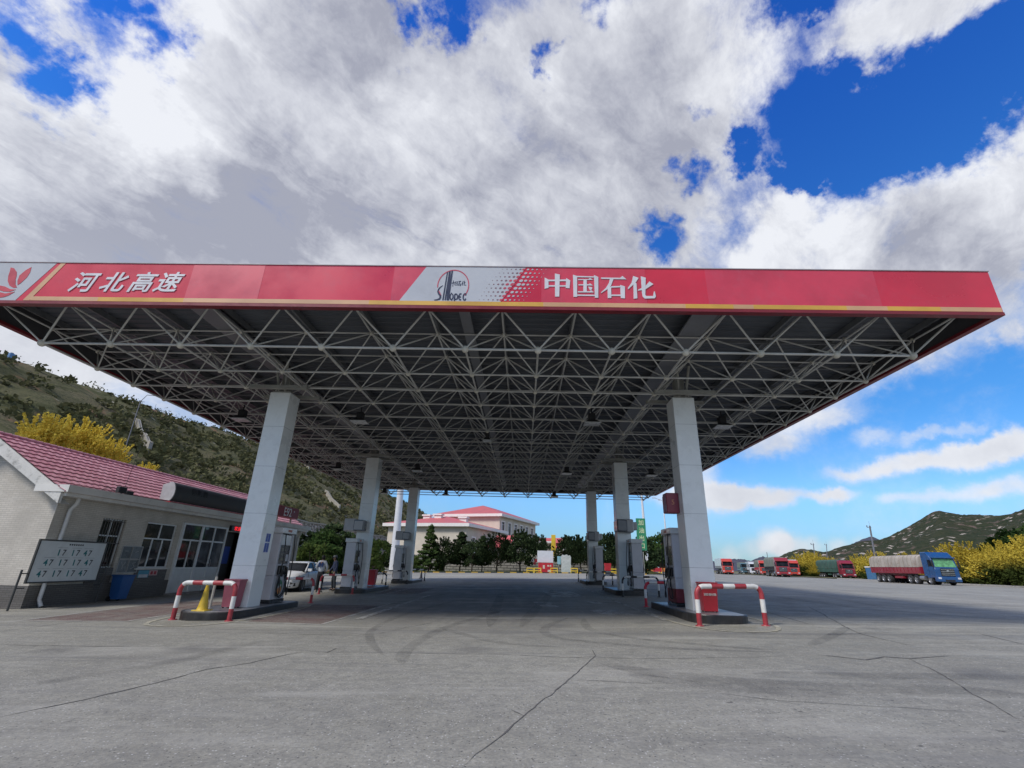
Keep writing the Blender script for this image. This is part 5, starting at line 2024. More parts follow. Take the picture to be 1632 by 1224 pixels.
# blue wheelie bin
bn = empty('wheelie_bin', (SX + .42, 19.75, G(SX, 20)), radians(-8), 'blue wheelie bin against the shop plinth behind the notice board', 'bin')
BINB = paint('bin_blue', (.02, .09, .27), .4, var=.1, dirt=.2)
mb = MB()
mb.rings([[(-.18, -.19, .08), (.19, -.19, .08), (.19, .19, .08), (-.18, .19, .08)], [(-.24, -.26, .90), (.25, -.26, .90), (.25, .26, .90), (-.24, .26, .90)]], smooth=False)
mb.build('bin_body', BINB, bn)
mb = MB().box(-.29, .28, -.29, .29, .90, .95, bev=.02)
mb.tube([(-.31, -.2, .93), (-.31, .2, .93)], .018, 6)
mb.build('lid', BINB, bn)
for sy in (-.22, .18):
    MB().tube([(-.20, sy, .09), (-.20, sy + .05, .09)], .09, 12).build('wheel', DARK, bn)


# ------------------------------------------------------------------ vehicles
TYREM = paint('tyre_black', (.018, .018, .019), .8, dirt=.3, dirtcol=(.10, .09, .08))
RIM = paint('wheel_rim', (.36, .36, .37), .3, metal=.6)
GLV = glass('vehicle_glass', (.012, .014, .017), rough=.25, spec=.06)
CHROME = paint('chrome', (.55, .55, .56), .15, metal=.9)
LENS = paint('headlight_lens', (.55, .57, .60), .08, coat=.8)
CPW = paint('car_white', (.66, .67, .68), .35, var=.02, coat=.15, dirt=.04)
BLK = paint('black_plastic', (.015, .015, .016), .5)
REDL = paint('tail_lens', (.35, .01, .012), .15, coat=.5)
PLATEB = paint('plate_blue', (.03, .09, .40), .4)


def wheel(parent, x, y, r=.33, w=.22, dual=False, rimm=None):
    s = 1 if x > 0 else -1
    e = MB()
    prof = [(r * .62, -w / 2), (r * .94, -w / 2), (r, -w / 2 + .03), (r, w / 2 - .03), (r * .94, w / 2), (r * .62, w / 2), (r * .60, 0)]
    n = 20
    rings = [[(x + s * o, y + rr * cos(2 * pi * k / n), r + rr * sin(2 * pi * k / n)) for k in range(n)] for rr, o in prof]
    e.rings(rings + [rings[0]], cap=False)
    t = e.build('tyre', TYREM, parent)
    m_ = MB()
    xo = x + s * (w / 2 - .035)
    for k in range(5):
        a = 2 * pi * k / 5
        p = [(xo, y + r * .12 * cos(a + 1.2), r + r * .12 * sin(a + 1.2)), (xo, y + r * .60 * cos(a + .18), r + r * .60 * sin(a + .18)),
             (xo, y + r * .60 * cos(a - .18), r + r * .60 * sin(a - .18)), (xo, y + r * .12 * cos(a - 1.2), r + r * .12 * sin(a - 1.2))]
        m_.add([(q[0] + s * .012, q[1], q[2]) for q in p] + [(q[0] - s * .012, q[1], q[2]) for q in p],
               [(0, 1, 2, 3), (7, 6, 5, 4), (0, 4, 5, 1), (1, 5, 6, 2), (2, 6, 7, 3), (3, 7, 4, 0)])
    m_.rings([[(xo + s * o, y + rr * cos(2 * pi * k / n), r + rr * sin(2 * pi * k / n)) for k in range(n)] for rr, o in ((.62 * r, .03), (.56 * r, .02), (.55 * r, -.06))], cap=False)
    m_.tube([(xo - s * .10, y, r), (xo - s * .085, y, r)], .55 * r, 16)
    m_.build('rim', rimm or RIM, t)
    return t


def make_sedan():
    e = empty('parked_car')
    # stations along y, front at y=0: (y, half width low, half width belt, z bottom, z belt, z deck)
    st = [(0.00, .62, .55, .28, .55, .62), (.06, .74, .68, .22, .60, .70), (.25, .84, .80, .19, .68, .80), (.60, .90, .88, .18, .76, .90), (1.0, .925, .90, .18, .82, .96),
          (1.5, .93, .905, .18, .88, 1.00), (2.0, .93, .91, .18, .91, 1.01), (2.8, .935, .91, .18, .93, 1.02), (3.6, .93, .90, .18, .95, 1.03), (4.2, .92, .88, .19, .96, 1.05),
          (4.6, .88, .84, .24, .95, 1.07), (4.82, .80, .76, .34, .90, 1.04), (4.88, .68, .64, .42, .80, .92)]
    mb = MB()
    rings = []
    for (y, wl, wb, z0, zb, zd) in st:
        half = [(0, z0), (wl * .80, z0), (wl * .97, z0 + .07), (wl, z0 + .22), (wl * 1.0, zb - .18), (wb * 1.0, zb - .03), (wb * .96, zb + .03), (wb * .72, zd - .015), (wb * .35, zd), (0, zd + .006)]
        full = half + [(-a, z) for a, z in half[-2:0:-1]]
        rings.append([(a, y, z) for a, z in full])
    mb.rings(rings)
    body = mb.build('body', CPW, e)
    # greenhouse: glass volume, painted roof and pillars over it
    gs = [(1.35, .84, .80, .97, .98), (1.75, .84, .74, .99, 1.18), (2.15, .84, .66, 1.0, 1.37), (2.5, .84, .63, 1.0, 1.425), (3.1, .84, .62, 1.01, 1.43), (3.6, .83, .60, 1.02, 1.37), (4.05, .80, .62, 1.04, 1.20), (4.35, .76, .68, 1.05, 1.08)]
    mb = MB()
    rings = []
    for (y, wl, wt, z0, z1) in gs:
        half = [(0, z0 - .1), (wl, z0 - .1), (wl, z0 - .01), (wt + (wl - wt) * .08, z1 - .035), (wt * .85, z1), (0, z1 + .004)]
        full = half + [(-a, z) for a, z in half[-2:0:-1]]
        rings.append([(a, y, z) for a, z in full])
    mb.rings(rings, smooth=False)
    mb.build('windows', GLV, e)
    mb = MB()
    rings = []
    for (y, wl, wt, z0, z1) in gs[2:6]:
        rings.append([(a, y, z) for a, z in [(wt + .012, z1 - .055), (wt + .01, z1 - .01), (wt * .8, z1 + .018), (0, z1 + .028), (-wt * .8, z1 + .018), (-wt - .01, z1 - .01), (-wt - .012, z1 - .055), (0, z1 - .02)]])
    mb.rings(rings)
    mb.build('roof', CPW, e)
    for s in (-1, 1):
        mb = MB()
        mb.tube([(s * .855, 1.28, .96), (s * .76, 1.77, 1.20), (s * .675, 2.18, 1.385)], [.045, .035, .03], 6)
        mb.tube([(s * .60, 3.55, 1.385), (s * .64, 4.05, 1.22), (s * .74, 4.42, 1.06)], [.05, .06, .06], 6)
        mb.tube([(s * .855, 2.78, 1.0), (s * .65, 2.85, 1.40)], .022, 6)
        mb.build('pillar', CPW, e)
        mb = MB()
        mb.rings([[(s * (.90 + o), 1.55 + a * .10, 1.04 + c * .075) for a, c in ((-1, -.8), (1, -1), (1, .8), (-.8, 1))] for o in (.0, .10, .20)], smooth=False)
        mb.build('mirror', CPW, e)
        mb = MB()
        mb.rings([[(s * .50, .045, .60), (s * .50, .045, .63), (s * .54, .15, .67), (s * .54, .14, .62)], [(s * .70, .10, .64), (s * .70, .10, .70), (s * .74, .22, .74), (s * .74, .2, .66)],
                  [(s * .855, .40, .73), (s * .855, .40, .79), (s * .87, .50, .80), (s * .87, .5, .74)]], smooth=False)
        mb.build('headlight', LENS, e)
        mb = MB()
        mb.rings([[(s * .60, .01, .26), (s * .60, .01, .40), (s * .66, .1, .44), (s * .66, .1, .26)], [(s * .80, .14, .30), (s * .80, .14, .44), (s * .82, .24, .46), (s * .82, .24, .30)]], smooth=False)
        mb.build('bumper_vent', BLK, e)
        for (yy, z_) in ((1.15, .74), (2.0, .80), (2.75, .82)):
            pass
        mb = MB()
        for yy in (1.62, 2.80, 3.75):
            mb.tube([(s * .938, yy, .30), (s * .942, yy, .60), (s * .918, yy + .02, .92)], .006, 4)
        mb.build('door_seam', BLK, e)
        for yy in (2.55, 3.55):
            MB().box(min(s * .925, s * .950), max(s * .925, s * .950), yy, yy + .2, .80, .83, bev=.005).build('door_handle', CPW, e)
        for yy in (.92, 3.78):
            mb = MB()
            mb.tube([(s * .60, yy, .35), (s * .9372, yy, .35)], .40, 22)
            mb.build('wheel_arch', BLK, e)
            wheel(e, s * .845, yy, .335, .22)
        MB().rings([[(s * .45, 4.875, .86), (s * .45, 4.875, .93), (s * .84, 4.77, .96), (s * .84, 4.78, .88)], [(s * .45, 4.8, .86), (s * .45, 4.8, .93), (s * .84, 4.6, .96), (s * .84, 4.6, .88)]], smooth=False).build('tail_light', REDL, e)
    mb = MB()
    mb.prism([(-.10, .66), (.10, .66), (.22, .50), (.30, .24), (-.30, .24), (-.22, .50)], 'y', -.025, .05)
    g = mb.build('grille', BLK, e)
    mb = MB()
    for k in range(7):
        z_ = .28 + k * .055
        w_ = .28 - k * .028
        mb.box(-w_, w_, -.035, -.026, z_, z_ + .010)
    mb.build('grille_bar', CHROME, g)
    MB().box(-.22, .22, -.045, -.036, .33, .45).build('number_plate', PLATEB, e)
    return e


car = make_sedan()
car.location = (-12.25, 25.35, G(-12.2, 26) + .0)
car.rotation_euler = (.0, .0, radians(5))
tag(car, 'white sedan parked nose towards the camera beside the middle left pump', 'car')


def make_hatch():
    e = empty('parked_car')
    mb = MB()
    rings = []
    for (y, w, z0, z1) in ((0, .7, .3, .75), (.15, .85, .22, .85), (.9, .9, .2, 1.0), (1.2, .9, .2, 1.02), (3.6, .9, .2, 1.05), (4.2, .85, .25, 1.0), (4.3, .75, .35, .9)):
        h_ = [(0, z0), (w * .9, z0), (w, z0 + .15), (w, z1 - .15), (w * .9, z1), (0, z1)]
        rings.append([(a, y, z) for a, z in h_ + [(-a, z) for a, z in h_[-2:0:-1]]])
    mb.rings(rings)
    mb.build('body', CPW, e)
    mb = MB()
    rings = []
    for (y, w, w2, z0, z1) in ((1.1, .82, .78, 1.0, 1.03), (1.8, .82, .66, 1.0, 1.5), (3.3, .82, .66, 1.0, 1.56), (4.1, .8, .7, 1.0, 1.1)):
        rings.append([(w, y, z0 - .05), (w2, y, z1), (-w2, y, z1), (-w, y, z0 - .05)])
    mb.rings(rings, smooth=False)
    mb.build('windows', GLV, e)
    MB().box(-.64, .64, 1.8, 3.4, 1.50, 1.60, bev=.03).build('roof', CPW, e)
    for s in (-1, 1):
        for yy in (.8, 3.4):
            wheel(e, s * .82, yy, .32, .2)
        MB().box(s * .62 - .16, s * .62 + .16, -.01, .12, .62, .76, bev=.03).build('headlight', LENS, e)
    MB().box(-.35, .35, -.02, .05, .45, .62, bev=.02).build('grille', BLK, e)
    return e


hc = make_hatch()
p_ = pg(1068, 912.5)
hc.location = (p_.x - .6, 118, G(40, 50))
hc.location.x = pY(1070, 905, 118).x
hc.rotation_euler.z = radians(-8)
tag(hc, 'small white car far off beside the autumn trees, seen past the near right pump', 'car')


def make_truck(cabcol, load='box', loadcol=None, sidecol=None, plen=13.0, visor=None, cab_roof=3.7, hood=False, load_h=3.9, detail=True, logo=True, fr=None):
    """articulated lorry: front at y = 0 facing -y"""
    e = empty('lorry')
    cm = cabcol
    w = 1.25
    cab = empty('cab')
    mb = MB()
    # side outline of the cab, extruded across, with a sloping windscreen and roof fairing
    out = [(0.02, .75), (0.0, 1.75), (.10, 2.05), (.38, 2.95), (.62, 3.25), (1.15, cab_roof), (2.15, cab_roof), (2.20, 3.2), (2.20, .95), (1.75, .95), (1.7, .75)]
    rings = []
    for x, inset in ((-w, .06), (-w + .07, 0.0), (w - .07, 0.0), (w, .06)):
        cy, cz = 1.1, 2.0
        rings.append([(x, cy + (a - cy) * (1 - inset * .8), cz + (b - cz) * (1 - inset * .6)) for a, b in out])
    mb.rings(rings, smooth=False)
    c = mb.build('cab', cm, e)
    bpy.data.objects.remove(cab)
    # windscreen follows the slope
    mb = MB()
    A, B_ = Vector((0, .085, 2.02)), Vector((0, .372, 2.93))
    off = Vector((0, -.02, .006))
    mb.add([(-w + .14, A.y + off.y, A.z), (w - .14, A.y + off.y, A.z), (w - .24, B_.y + off.y, B_.z), (-w + .24, B_.y + off.y, B_.z),
            (-w + .14, A.y + .03, A.z), (w - .14, A.y + .03, A.z), (w - .24, B_.y + .03, B_.z), (-w + .24, B_.y + .03, B_.z)],
           [(0, 1, 2, 3), (4, 7, 6, 5), (0, 4, 5, 1), (1, 5, 6, 2), (2, 6, 7, 3), (3, 7, 4, 0)])
    mb.build('windscreen', visor or GLV, c)
    MB().box(-w + .02, w - .02, .10, .42, 2.98, 3.12, bev=.03).build('sun_visor', BLK if not logo else cm, c)
    mb = MB()
    mb.box(-.72, .72, -.05, .03, 1.02, 1.86, bev=.03)
    g = mb.build('grille', fr or BLK, c)
    mb = MB()
    for k in range(4):
        mb.box(-.68, .68, -.075, -.051, 1.12 + k * .19, 1.17 + k * .19)
    mb.tube([(0, -.09, 1.60), (0, -.06, 1.60)], .12, 12)
    mb.build('grille_bar', CHROME, g)
    mb = MB().box(-w - .01, w + .01, -.10, .45, .38, .92, bev=.06)
    bp_ = mb.build('bumper', cm, c)
    MB().box(-.5, .5, -.112, -.101, .42, .62).build('lower_grille', BLK, bp_)
    for s in (-1, 1):
        MB().box(min(s * .82, s * 1.20), max(s * .82, s * 1.20), -.115, -.04, .66, .88, bev=.03).build('headlight', LENS, bp_)
        mb = MB()
        mb.box(min(s * 1.30, s * 1.46), max(s * 1.30, s * 1.46), -.05, .08, 2.0, 2.75, bev=.03)
        mb.tube([(s * 1.2, .2, 2.85), (s * 1.38, .0, 2.85), (s * 1.38, .0, 2.7)], .02, 5)
        mb.build('mirror', BLK, c)
        X_, X2 = sorted((s * (w - .035), s * (w + .004)))
        MB().prism([(.30, 2.05), (.52, 2.80), (1.05, 2.80), (1.05, 2.05)], 'x', X_, X2).build('side_window', GLV, c)
        mb = MB()
        mb.tube([(s * (w + .008), 1.12, 1.0), (s * (w + .008), 1.12, 2.85)], .010, 4)
        mb.build('door_seam', BLK, c)
        for z_ in (.55, .85):
            MB().box(min(s * 1.0, s * 1.26), max(s * 1.0, s * 1.26), .35, .80, z_ - .05, z_ + .0).build('step', BLK, c)
        wheel(e, s * 1.08, 1.38, .52, .30)
        for yy in (4.0, 5.25):
            wheel(e, s * 1.02, yy, .52, .50)
        for yy in (plen + .3, plen - 1.0, plen - 2.3):
            wheel(e, s * 1.02, yy, .50, .50)
        if detail:
            MB().tube([(s * .95, 2.4, .75), (s * .95, 3.3, .75)], .30, 12).build('fuel_tank', SILV, e)
    mb = MB()
    for s in (-1, 1):
        mb.box(s * .45 - .05, s * .45 + .05, .6, 6.2, .78, 1.0)
    mb.box(-.9, .9, 2.4, 6.2, 1.0, 1.10)
    mb.build('chassis', BLK, e)
    sc = sidecol or REDP
    mb = MB()
    mb.box(-1.27, 1.27, 2.75, plen + 1.8, 1.22, 1.42)
    for k in range(int((plen - 1) / .8)):
        yy = 2.85 + k * .8
        for s in (-1, 1):
            mb.box(min(s * 1.27, s * 1.30), max(s * 1.27, s * 1.30), yy, yy + .07, 1.42, 2.0)
    if load != 'box':
        mb.box(-1.265, 1.265, 2.75, plen + 1.8, 1.421, 2.02)
    mb.box(-.5, .5, 6.5, plen + 1.6, .90, 1.219)
    mb.box(-1.2, 1.2, 6.8, 8.6, .62, .88)
    mb.build('trailer_bed', sc, e)
    lm = loadcol or TARPG
    mb = MB()
    if load == 'box':
        mb.box(-1.26, 1.26, 2.8, plen + 1.8, 1.43, load_h, bev=.03)
        mb.build('cargo_box', lm, e)
    else:
        rings = []
        ny = 26
        for i in range(ny + 1):
            y = 2.78 + (plen - 1.0) * i / ny
            f = 1 if 0 < i < ny else .93
            bul = .05 * mnoise.noise(Vector((y * 1.3, plen, 0)))
            ring = []
            for k in range(17):
                a = pi * k / 16
                ex = 1.30 * (abs(cos(a)) ** .35) * (1 if cos(a) > 0 else -1) if k not in (8,) else 0
                ez = 1.98 + (load_h - 1.98) * f * (abs(sin(a)) ** .42)
                wr = .045 * mnoise.noise(Vector((y * 2.2, k * .8, 2)))
                ring.append((ex * (1 + wr * .6) + 0, y, ez + bul * sin(a) + wr * sin(a)))
            rings.append(ring)
        mb.rings(rings, closed=False, cap=True)
        mb.build('tarpaulin', lm, e)
        mb = MB()
        for i in range(1, ny, 2):
            mb.tube([(p[0] * 1.008, p[1], p[2] * 1.004) for p in rings[i][::1]], .012, 4, cap=False)
        mb.build('rope', paint('rope', (.20, .17, .12), .8), e)
    return e


TARPG = paint('tarpaulin_grey_green', (.17, .20, .17), .75, var=.2, scale=.7, dirt=.4, bump=.4, bscale=3)
TARPB = paint('tarpaulin_beige', (.38, .34, .29), .75, var=.15, scale=.8, dirt=.8, dirtcol=(.23, .14, .10), bump=.5, bscale=3)
TARPD = paint('tarpaulin_green', (.04, .10, .075), .7, var=.25, scale=.8, dirt=.3, bump=.4, bscale=3)
CB = paint('lorry_blue', (.012, .070, .20), .3, var=.1, dirt=.2, coat=.5)
CR1 = paint('lorry_orange_red', (.48, .05, .03), .3, var=.08, coat=.5)
CR2 = paint('lorry_dark_red', (.26, .02, .028), .3, var=.1, coat=.5)
CR3 = paint('lorry_maroon', (.24, .02, .035), .32, var=.1, coat=.4)
CWH = paint('lorry_white', (.60, .62, .65), .3, var=.05, coat=.4)
CTL = paint('lorry_teal', (.06, .13, .17), .35, var=.1, coat=.3)
SGRN = paint('windscreen_sunshade', (.10, .30, .12), .35, var=.35, scale=4, coat=.6)
TR = [  # front-centre pixel, distance, rz, args, label
    (1507, 900, 61.0, 1404, dict(cabcol=CB, load='tarp', loadcol=TARPB, sidecol=CR3, plen=12.3, visor=SGRN, load_h=3.45), 'blue articulated lorry with a beige sheeted load, parked nearest before the yellow bushes'),
    (1351, 900, 112, 1314, dict(cabcol=CR3, load='tarp', loadcol=TARPD, sidecol=TARPD, plen=13.0), 'maroon lorry with a dark green sheeted trailer and grey top'),
    (1247, 900, 104, 1230, dict(cabcol=CR2, load='tarp', loadcol=TARPG, sidecol=BLK, plen=13.0), 'dark red lorry with a grey sheeted load, in the middle of the row'),
    (1264, 900, 126, 1252, dict(cabcol=CR1, load='box', loadcol=CWH, plen=11), 'red lorry half hidden to the right of the dark red lorry'),
    (1218, 900, 138, 1210, dict(cabcol=CR1, load='tarp', loadcol=TARPG, plen=12), 'bright red lorry with a grey load between the white and the dark red lorries'),
    (1201, 900, 158, 1195, dict(cabcol=CWH, load='box', loadcol=CWH, sidecol=CWH, plen=12, cab_roof=3.3, load_h=3.7), 'small white box lorry in the far part of the row'),
    (1187, 900, 168, 1182, dict(cabcol=CTL, load='box', loadcol=TARPG, sidecol=CTL, plen=12, cab_roof=3.3, load_h=3.6), 'dark teal lorry left of the small white box lorry'),
    (1159.5, 900, 128, 1148, dict(cabcol=CR1, load='box', loadcol=CWH, sidecol=BLK, plen=13), 'orange red lorry with a pale trailer, standing alone next to the near right column'),
]
for (x, y, Y, xr, kw, lb) in TR:
    o = make_truck(**kw)
    p_ = pY(x, y, Y)
    o.location = (p_.x, Y, G(p_.x, Y))
    best = min(range(-45, 20), key=lambda a: abs(proj((p_.x - 14 * sin(radians(a)), Y + 14 * cos(radians(a)), 2))[0] - xr))
    o.rotation_euler.z = radians(best)
    tag(o, lb, 'lorry', 'lorries parked along the far side')


# ------------------------------------------------------------------ people
SKIN = paint('skin', (.36, .20, .13), .5, var=.06)
HAIR = paint('hair_black', (.012, .010, .009), .6)


def skin_mesh(name, verts, edges, radii, mat, parent, sub=2, root=0):
    me = bpy.data.meshes.new(name)
    me.from_pydata(verts, edges, [])
    o = bpy.data.objects.new(name, me)
    COL.objects.link(o)
    sk = o.modifiers.new('skin', 'SKIN')
    sk.use_smooth_shade = True
    if not me.skin_vertices:
        import bmesh
        bm = bmesh.new()
        bm.from_mesh(me)
        bm.verts.layers.skin.verify()
        bm.to_mesh(me)
        bm.free()
    for i, r in enumerate(radii):
        sv = me.skin_vertices[0].data[i]
        sv.radius = r if isinstance(r, tuple) else (r, r)
        sv.use_root = (i == root)
    ss = o.modifiers.new('smooth', 'SUBSURF')
    ss.levels = sub
    ss.render_levels = sub
    dg = bpy.context.evaluated_depsgraph_get()
    ev = o.evaluated_get(dg)
    nm = bpy.data.meshes.new_from_object(ev)
    for p in nm.polygons:
        p.use_smooth = True
    nm.materials.clear()
    nm.materials.append(mat)
    bpy.data.objects.remove(o)
    r = bpy.data.objects.new(name, nm)
    COL.objects.link(r)
    r.parent = parent
    return r


def person(loc, rz, J, shirt, trousers, shoes, cap=None, label='', longsleeve=True, back_mark=None):
    e = empty('person', loc, rz, label, 'person')
    J = {k: Vector(v) for k, v in J.items()}
    V, Eg, R_ = [], [], []

    def node(p, r, parent=None):
        V.append(tuple(p))
        R_.append(r)
        if parent is not None:
            Eg.append((parent, len(V) - 1))
        return len(V) - 1
    pel = node(J['pelvis'], (.10, .07))
    wai = node(J['waist'], (.10, .07), pel)
    che = node(J['chest'], (.155, .10), wai)
    nb = node(J['neck'], .052, che)
    hd0 = node(J['head'] + Vector((0, 0, -.05)), (.066, .078), nb)
    hd1 = node(J['head'] + Vector((0, 0, .06)), (.078, .092), hd0)
    node(J['head'] + Vector((0, .0, .125)), (.05, .06), hd1)
    for s in ('l', 'r'):
        sh = node(J['sh' + s], .058, che)
        el = node(J['el' + s], .040, sh)
        wr = node(J['wr' + s], .026, el)
        d = (J['ha' + s] - J['wr' + s]).normalized()
        pa = node(J['wr' + s] + d * .055, (.036, .018), wr)
        side = d.cross(Vector((0, 1, 0)))
        side = side.normalized() if side.length > .2 else Vector((1, 0, 0))
        th = node(J['wr' + s] + d * .05 + side * .045, .011, wr)
        node(J['wr' + s] + d * .09 + side * .058, .009, th)
        for q, (k, ln) in enumerate(((-.03, .075), (-.01, .085), (.01, .08), (.028, .065))):
            f1 = node(J['wr' + s] + d * .10 + side * k, .010, pa)
            f2 = node(J['wr' + s] + d * (.10 + ln * .5) + side * k * 1.1 + Vector((0, -.008, 0)), .009, f1)
            node(J['wr' + s] + d * (.10 + ln) + side * k * 1.1 + Vector((0, -.025, 0)), .0075, f2)
        hp = node(J['hp' + s], .088, pel)
        kn = node(J['kn' + s], .055, hp)
        an = node(J['an' + s], .036, kn)
        node(J['to' + s], .032, an)
    skin_mesh('body', V, Eg, R_, SKIN, e, sub=1)
    # clothes
    S, E2, R2 = [], [], []

    def n2(p, r, par=None):
        S.append(tuple(p))
        R2.append(r)
        if par is not None:
            E2.append((par, len(S) - 1))
        return len(S) - 1
    a = n2(J['pelvis'] + Vector((0, 0, -.08)), (.175, .135))
    b = n2(J['waist'], (.155, .12), a)
    c = n2(J['chest'], (.185, .125), b)
    n2(J['neck'] + Vector((0, 0, -.01)), .085, c)
    for s in ('l', 'r'):
        sh = n2(J['sh' + s], .078, c)
        el = n2(J['el' + s], .058, sh)
        if longsleeve:
            n2(J['wr' + s], .042, el)
    sm_ = skin_mesh('shirt', S, E2, R2, shirt, e, sub=1)
    S, E2, R2 = [], [], []
    a = n2(J['pelvis'] + Vector((0, 0, .12)), (.15, .115))
    b = n2(J['pelvis'] + Vector((0, 0, -.03)), (.16, .125), a)
    for s in ('l', 'r'):
        h = n2(J['hp' + s] + Vector((0, 0, -.04)), .108, b)
        k = n2(J['kn' + s], .078, h)
        n2(J['an' + s] + Vector((0, 0, .02)), .066, k)
    skin_mesh('trousers', S, E2, R2, trousers, e, sub=1)
    for s in ('l', 'r'):
        f = (J['to' + s] - J['an' + s])
        f.z = 0
        f.normalize()
        p = J['an' + s]
        mb = MB()
        rr = []
        for t_, w_, h_ in ((-.08, .03, .07), (-.05, .042, .10), (.03, .045, .10), (.12, .05, .06), (.17, .035, .04)):
            c_ = Vector((p.x, p.y, 0)) + f * t_
            n_ = Vector((-f.y, f.x, 0))
            rr.append([tuple(c_ - n_ * w_ + Vector((0, 0, .0))), tuple(c_ - n_ * w_ * .9 + Vector((0, 0, h_ * .8))), tuple(c_ + Vector((0, 0, h_))), tuple(c_ + n_ * w_ * .9 + Vector((0, 0, h_ * .8))), tuple(c_ + n_ * w_)])
        mb.rings(rr)
        mb.build('shoe', shoes, e)
    h = J['head']
    mb = MB()
    rr = []
    for z_, r in ((.165, .02), (.15, .06), (.11, .088), (.05, .098), (-.01, .092), (-.06, .07)):
        ring = []
        for k in range(14):
            a_ = 2 * pi * k / 14
            fy = -1 if sin(a_) < 0 else 1
            rad = r if not (z_ < .07 and sin(a_) < -.25) else r * .6     # the face is towards -y
            ring.append((h.x + rad * cos(a_) * .9, h.y + .008 + rad * 1.05 * sin(a_), h.z + z_))
        rr.append(ring)
    mb.rings(rr)
    mb.build('hair', HAIR, e)
    for s in (-1, 1):
        MB().sphere((h.x + s * .082, h.y, h.z + .02), .022, 6, 5).build('ear', SKIN, e)
        MB().sphere((h.x + s * .032, h.y - .088, h.z + .035), .010, 6, 5).build('eye', HAIR, e)
    mb = MB()
    mb.rings([[(h.x - .006, h.y - .088, h.z + .03), (h.x + .006, h.y - .088, h.z + .03), (h.x, h.y - .095, h.z + .03)], [(h.x - .016, h.y - .085, h.z - .01), (h.x + .016, h.y - .085, h.z - .01), (h.x, h.y - .118, h.z - .005)]])
    mb.build('nose', SKIN, e)
    MB().box(h.x - .024, h.x + .024, h.y - .090, h.y - .080, h.z - .042, h.z - .034).build('mouth', paint('lips', (.22, .08, .07), .5), e)
    if cap:
        mb = MB()
        mb.rings([[(h.x + r * cos(2 * pi * k / 14), h.y + r * 1.1 * sin(2 * pi * k / 14), h.z + z_) for k in range(14)] for z_, r in ((.07, .104), (.12, .106), (.165, .085), (.18, .02))])
        mb.box(h.x - .07, h.x + .07, h.y - .19, h.y - .08, h.z + .072, h.z + .084, bev=.01)
        mb.build('cap', cap, e)
    if back_mark:
        mb = MB()
        c = J['chest'] + Vector((0, .145, -.03))
        for s in (-1, 1):
            mb.prism([(c.x + s * (.075 + .055 * cos(t_)), c.z + .12 * sin(t_)) for t_ in [2 * pi * i / 12 for i in range(12)]], 'y', c.y - .04, c.y + .012)
        mb.build('back_logo', back_mark, sm_)
    return e


J1 = dict(pelvis=(0, 0, .95), waist=(0, .01, 1.10), chest=(0, .02, 1.33), neck=(0, .0, 1.50), head=(0, -.02, 1.60),
          shl=(-.185, .02, 1.42), ell=(-.30, .03, 1.17), wrl=(-.20, -.10, .98), hal=(-.14, -.18, .95), shr=(.185, .02, 1.42), elr=(.30, .04, 1.17), wrr=(.19, -.10, .99), har=(.12, -.18, .97),
          hpl=(-.09, 0, .90), knl=(-.10, -.01, .50), anl=(-.10, .01, .08), tol=(-.11, -.14, .035), hpr=(.09, 0, .90), knr=(.12, .01, .50), anr=(.14, .03, .08), tor=(.16, -.12, .035))
J2 = dict(pelvis=(0, 0, .95), waist=(0, .0, 1.10), chest=(0, -.03, 1.32), neck=(0, -.06, 1.49), head=(0, -.10, 1.59),
          shl=(-.18, -.03, 1.41), ell=(-.25, -.08, 1.15), wrl=(-.22, -.26, .95), hal=(-.20, -.33, .92), shr=(.18, -.03, 1.41), elr=(.27, -.02, 1.15), wrr=(.30, -.12, .92), har=(.31, -.15, .84),
          hpl=(-.09, 0, .90), knl=(-.12, -.05, .50), anl=(-.16, .02, .08), tol=(-.18, -.12, .035), hpr=(.09, 0, .90), knr=(.13, .0, .50), anr=(.17, .06, .08), tor=(.21, -.07, .035))
WSH = paint('shirt_white', (.55, .58, .62), .8, var=.06, bump=.3, bscale=14)
BSH = paint('overalls_blue_grey', (.055, .07, .13), .85, var=.15, bump=.3, bscale=14)
BTR = paint('trousers_black', (.015, .015, .018), .8, bump=.3, bscale=12)
GTR = paint('trousers_grey', (.05, .055, .065), .85, bump=.3, bscale=12)
SHW = paint('shoes_pale', (.35, .33, .30), .6)
p_ = pg(507, 944)
person((p_.x, p_.y, G(p_.x, p_.y)), radians(176), J1, WSH, BTR, SHW, label='person in a white shirt with dark back print, back turned, by the white car',
       back_mark=paint('back_print_navy', (.02, .05, .16), .7))
person((-10.15, 27.3, G(-10, 27.3)), radians(-55), J2, BSH, GTR, BTR, cap=paint('cap_grey', (.20, .20, .20), .8), label='person in blue grey work clothes and a cap, standing behind the middle left fuel dispenser')


# ------------------------------------------------------------------ far side: verge, walls, trees, houses
GRASS = earthmat()
GRASS.name = 'verge_grass'
VER, t_ = newmat('lawn')
o_ = t_.new('ShaderNodeTexCoord').outputs['Object']
c_ = t_.mix(t_.mr(t_.noise(o_, .8, 8, .7), .3, .7), (.045, .085, .020), (.11, .15, .045))
b_ = t_.new('ShaderNodeBsdfPrincipled', {'Base Color': c_, 'Roughness': .9, 'Specular IOR Level': .1})
bp_ = t_.new('ShaderNodeBump', {'Strength': .8, 'Distance': .08, 'Height': t_.noise(o_, 9, 4, .7)})
t_.l.new(bp_.outputs[0], b_.inputs['Normal'])
t_.new('ShaderNodeOutputMaterial', {'Surface': b_.outputs[0]})

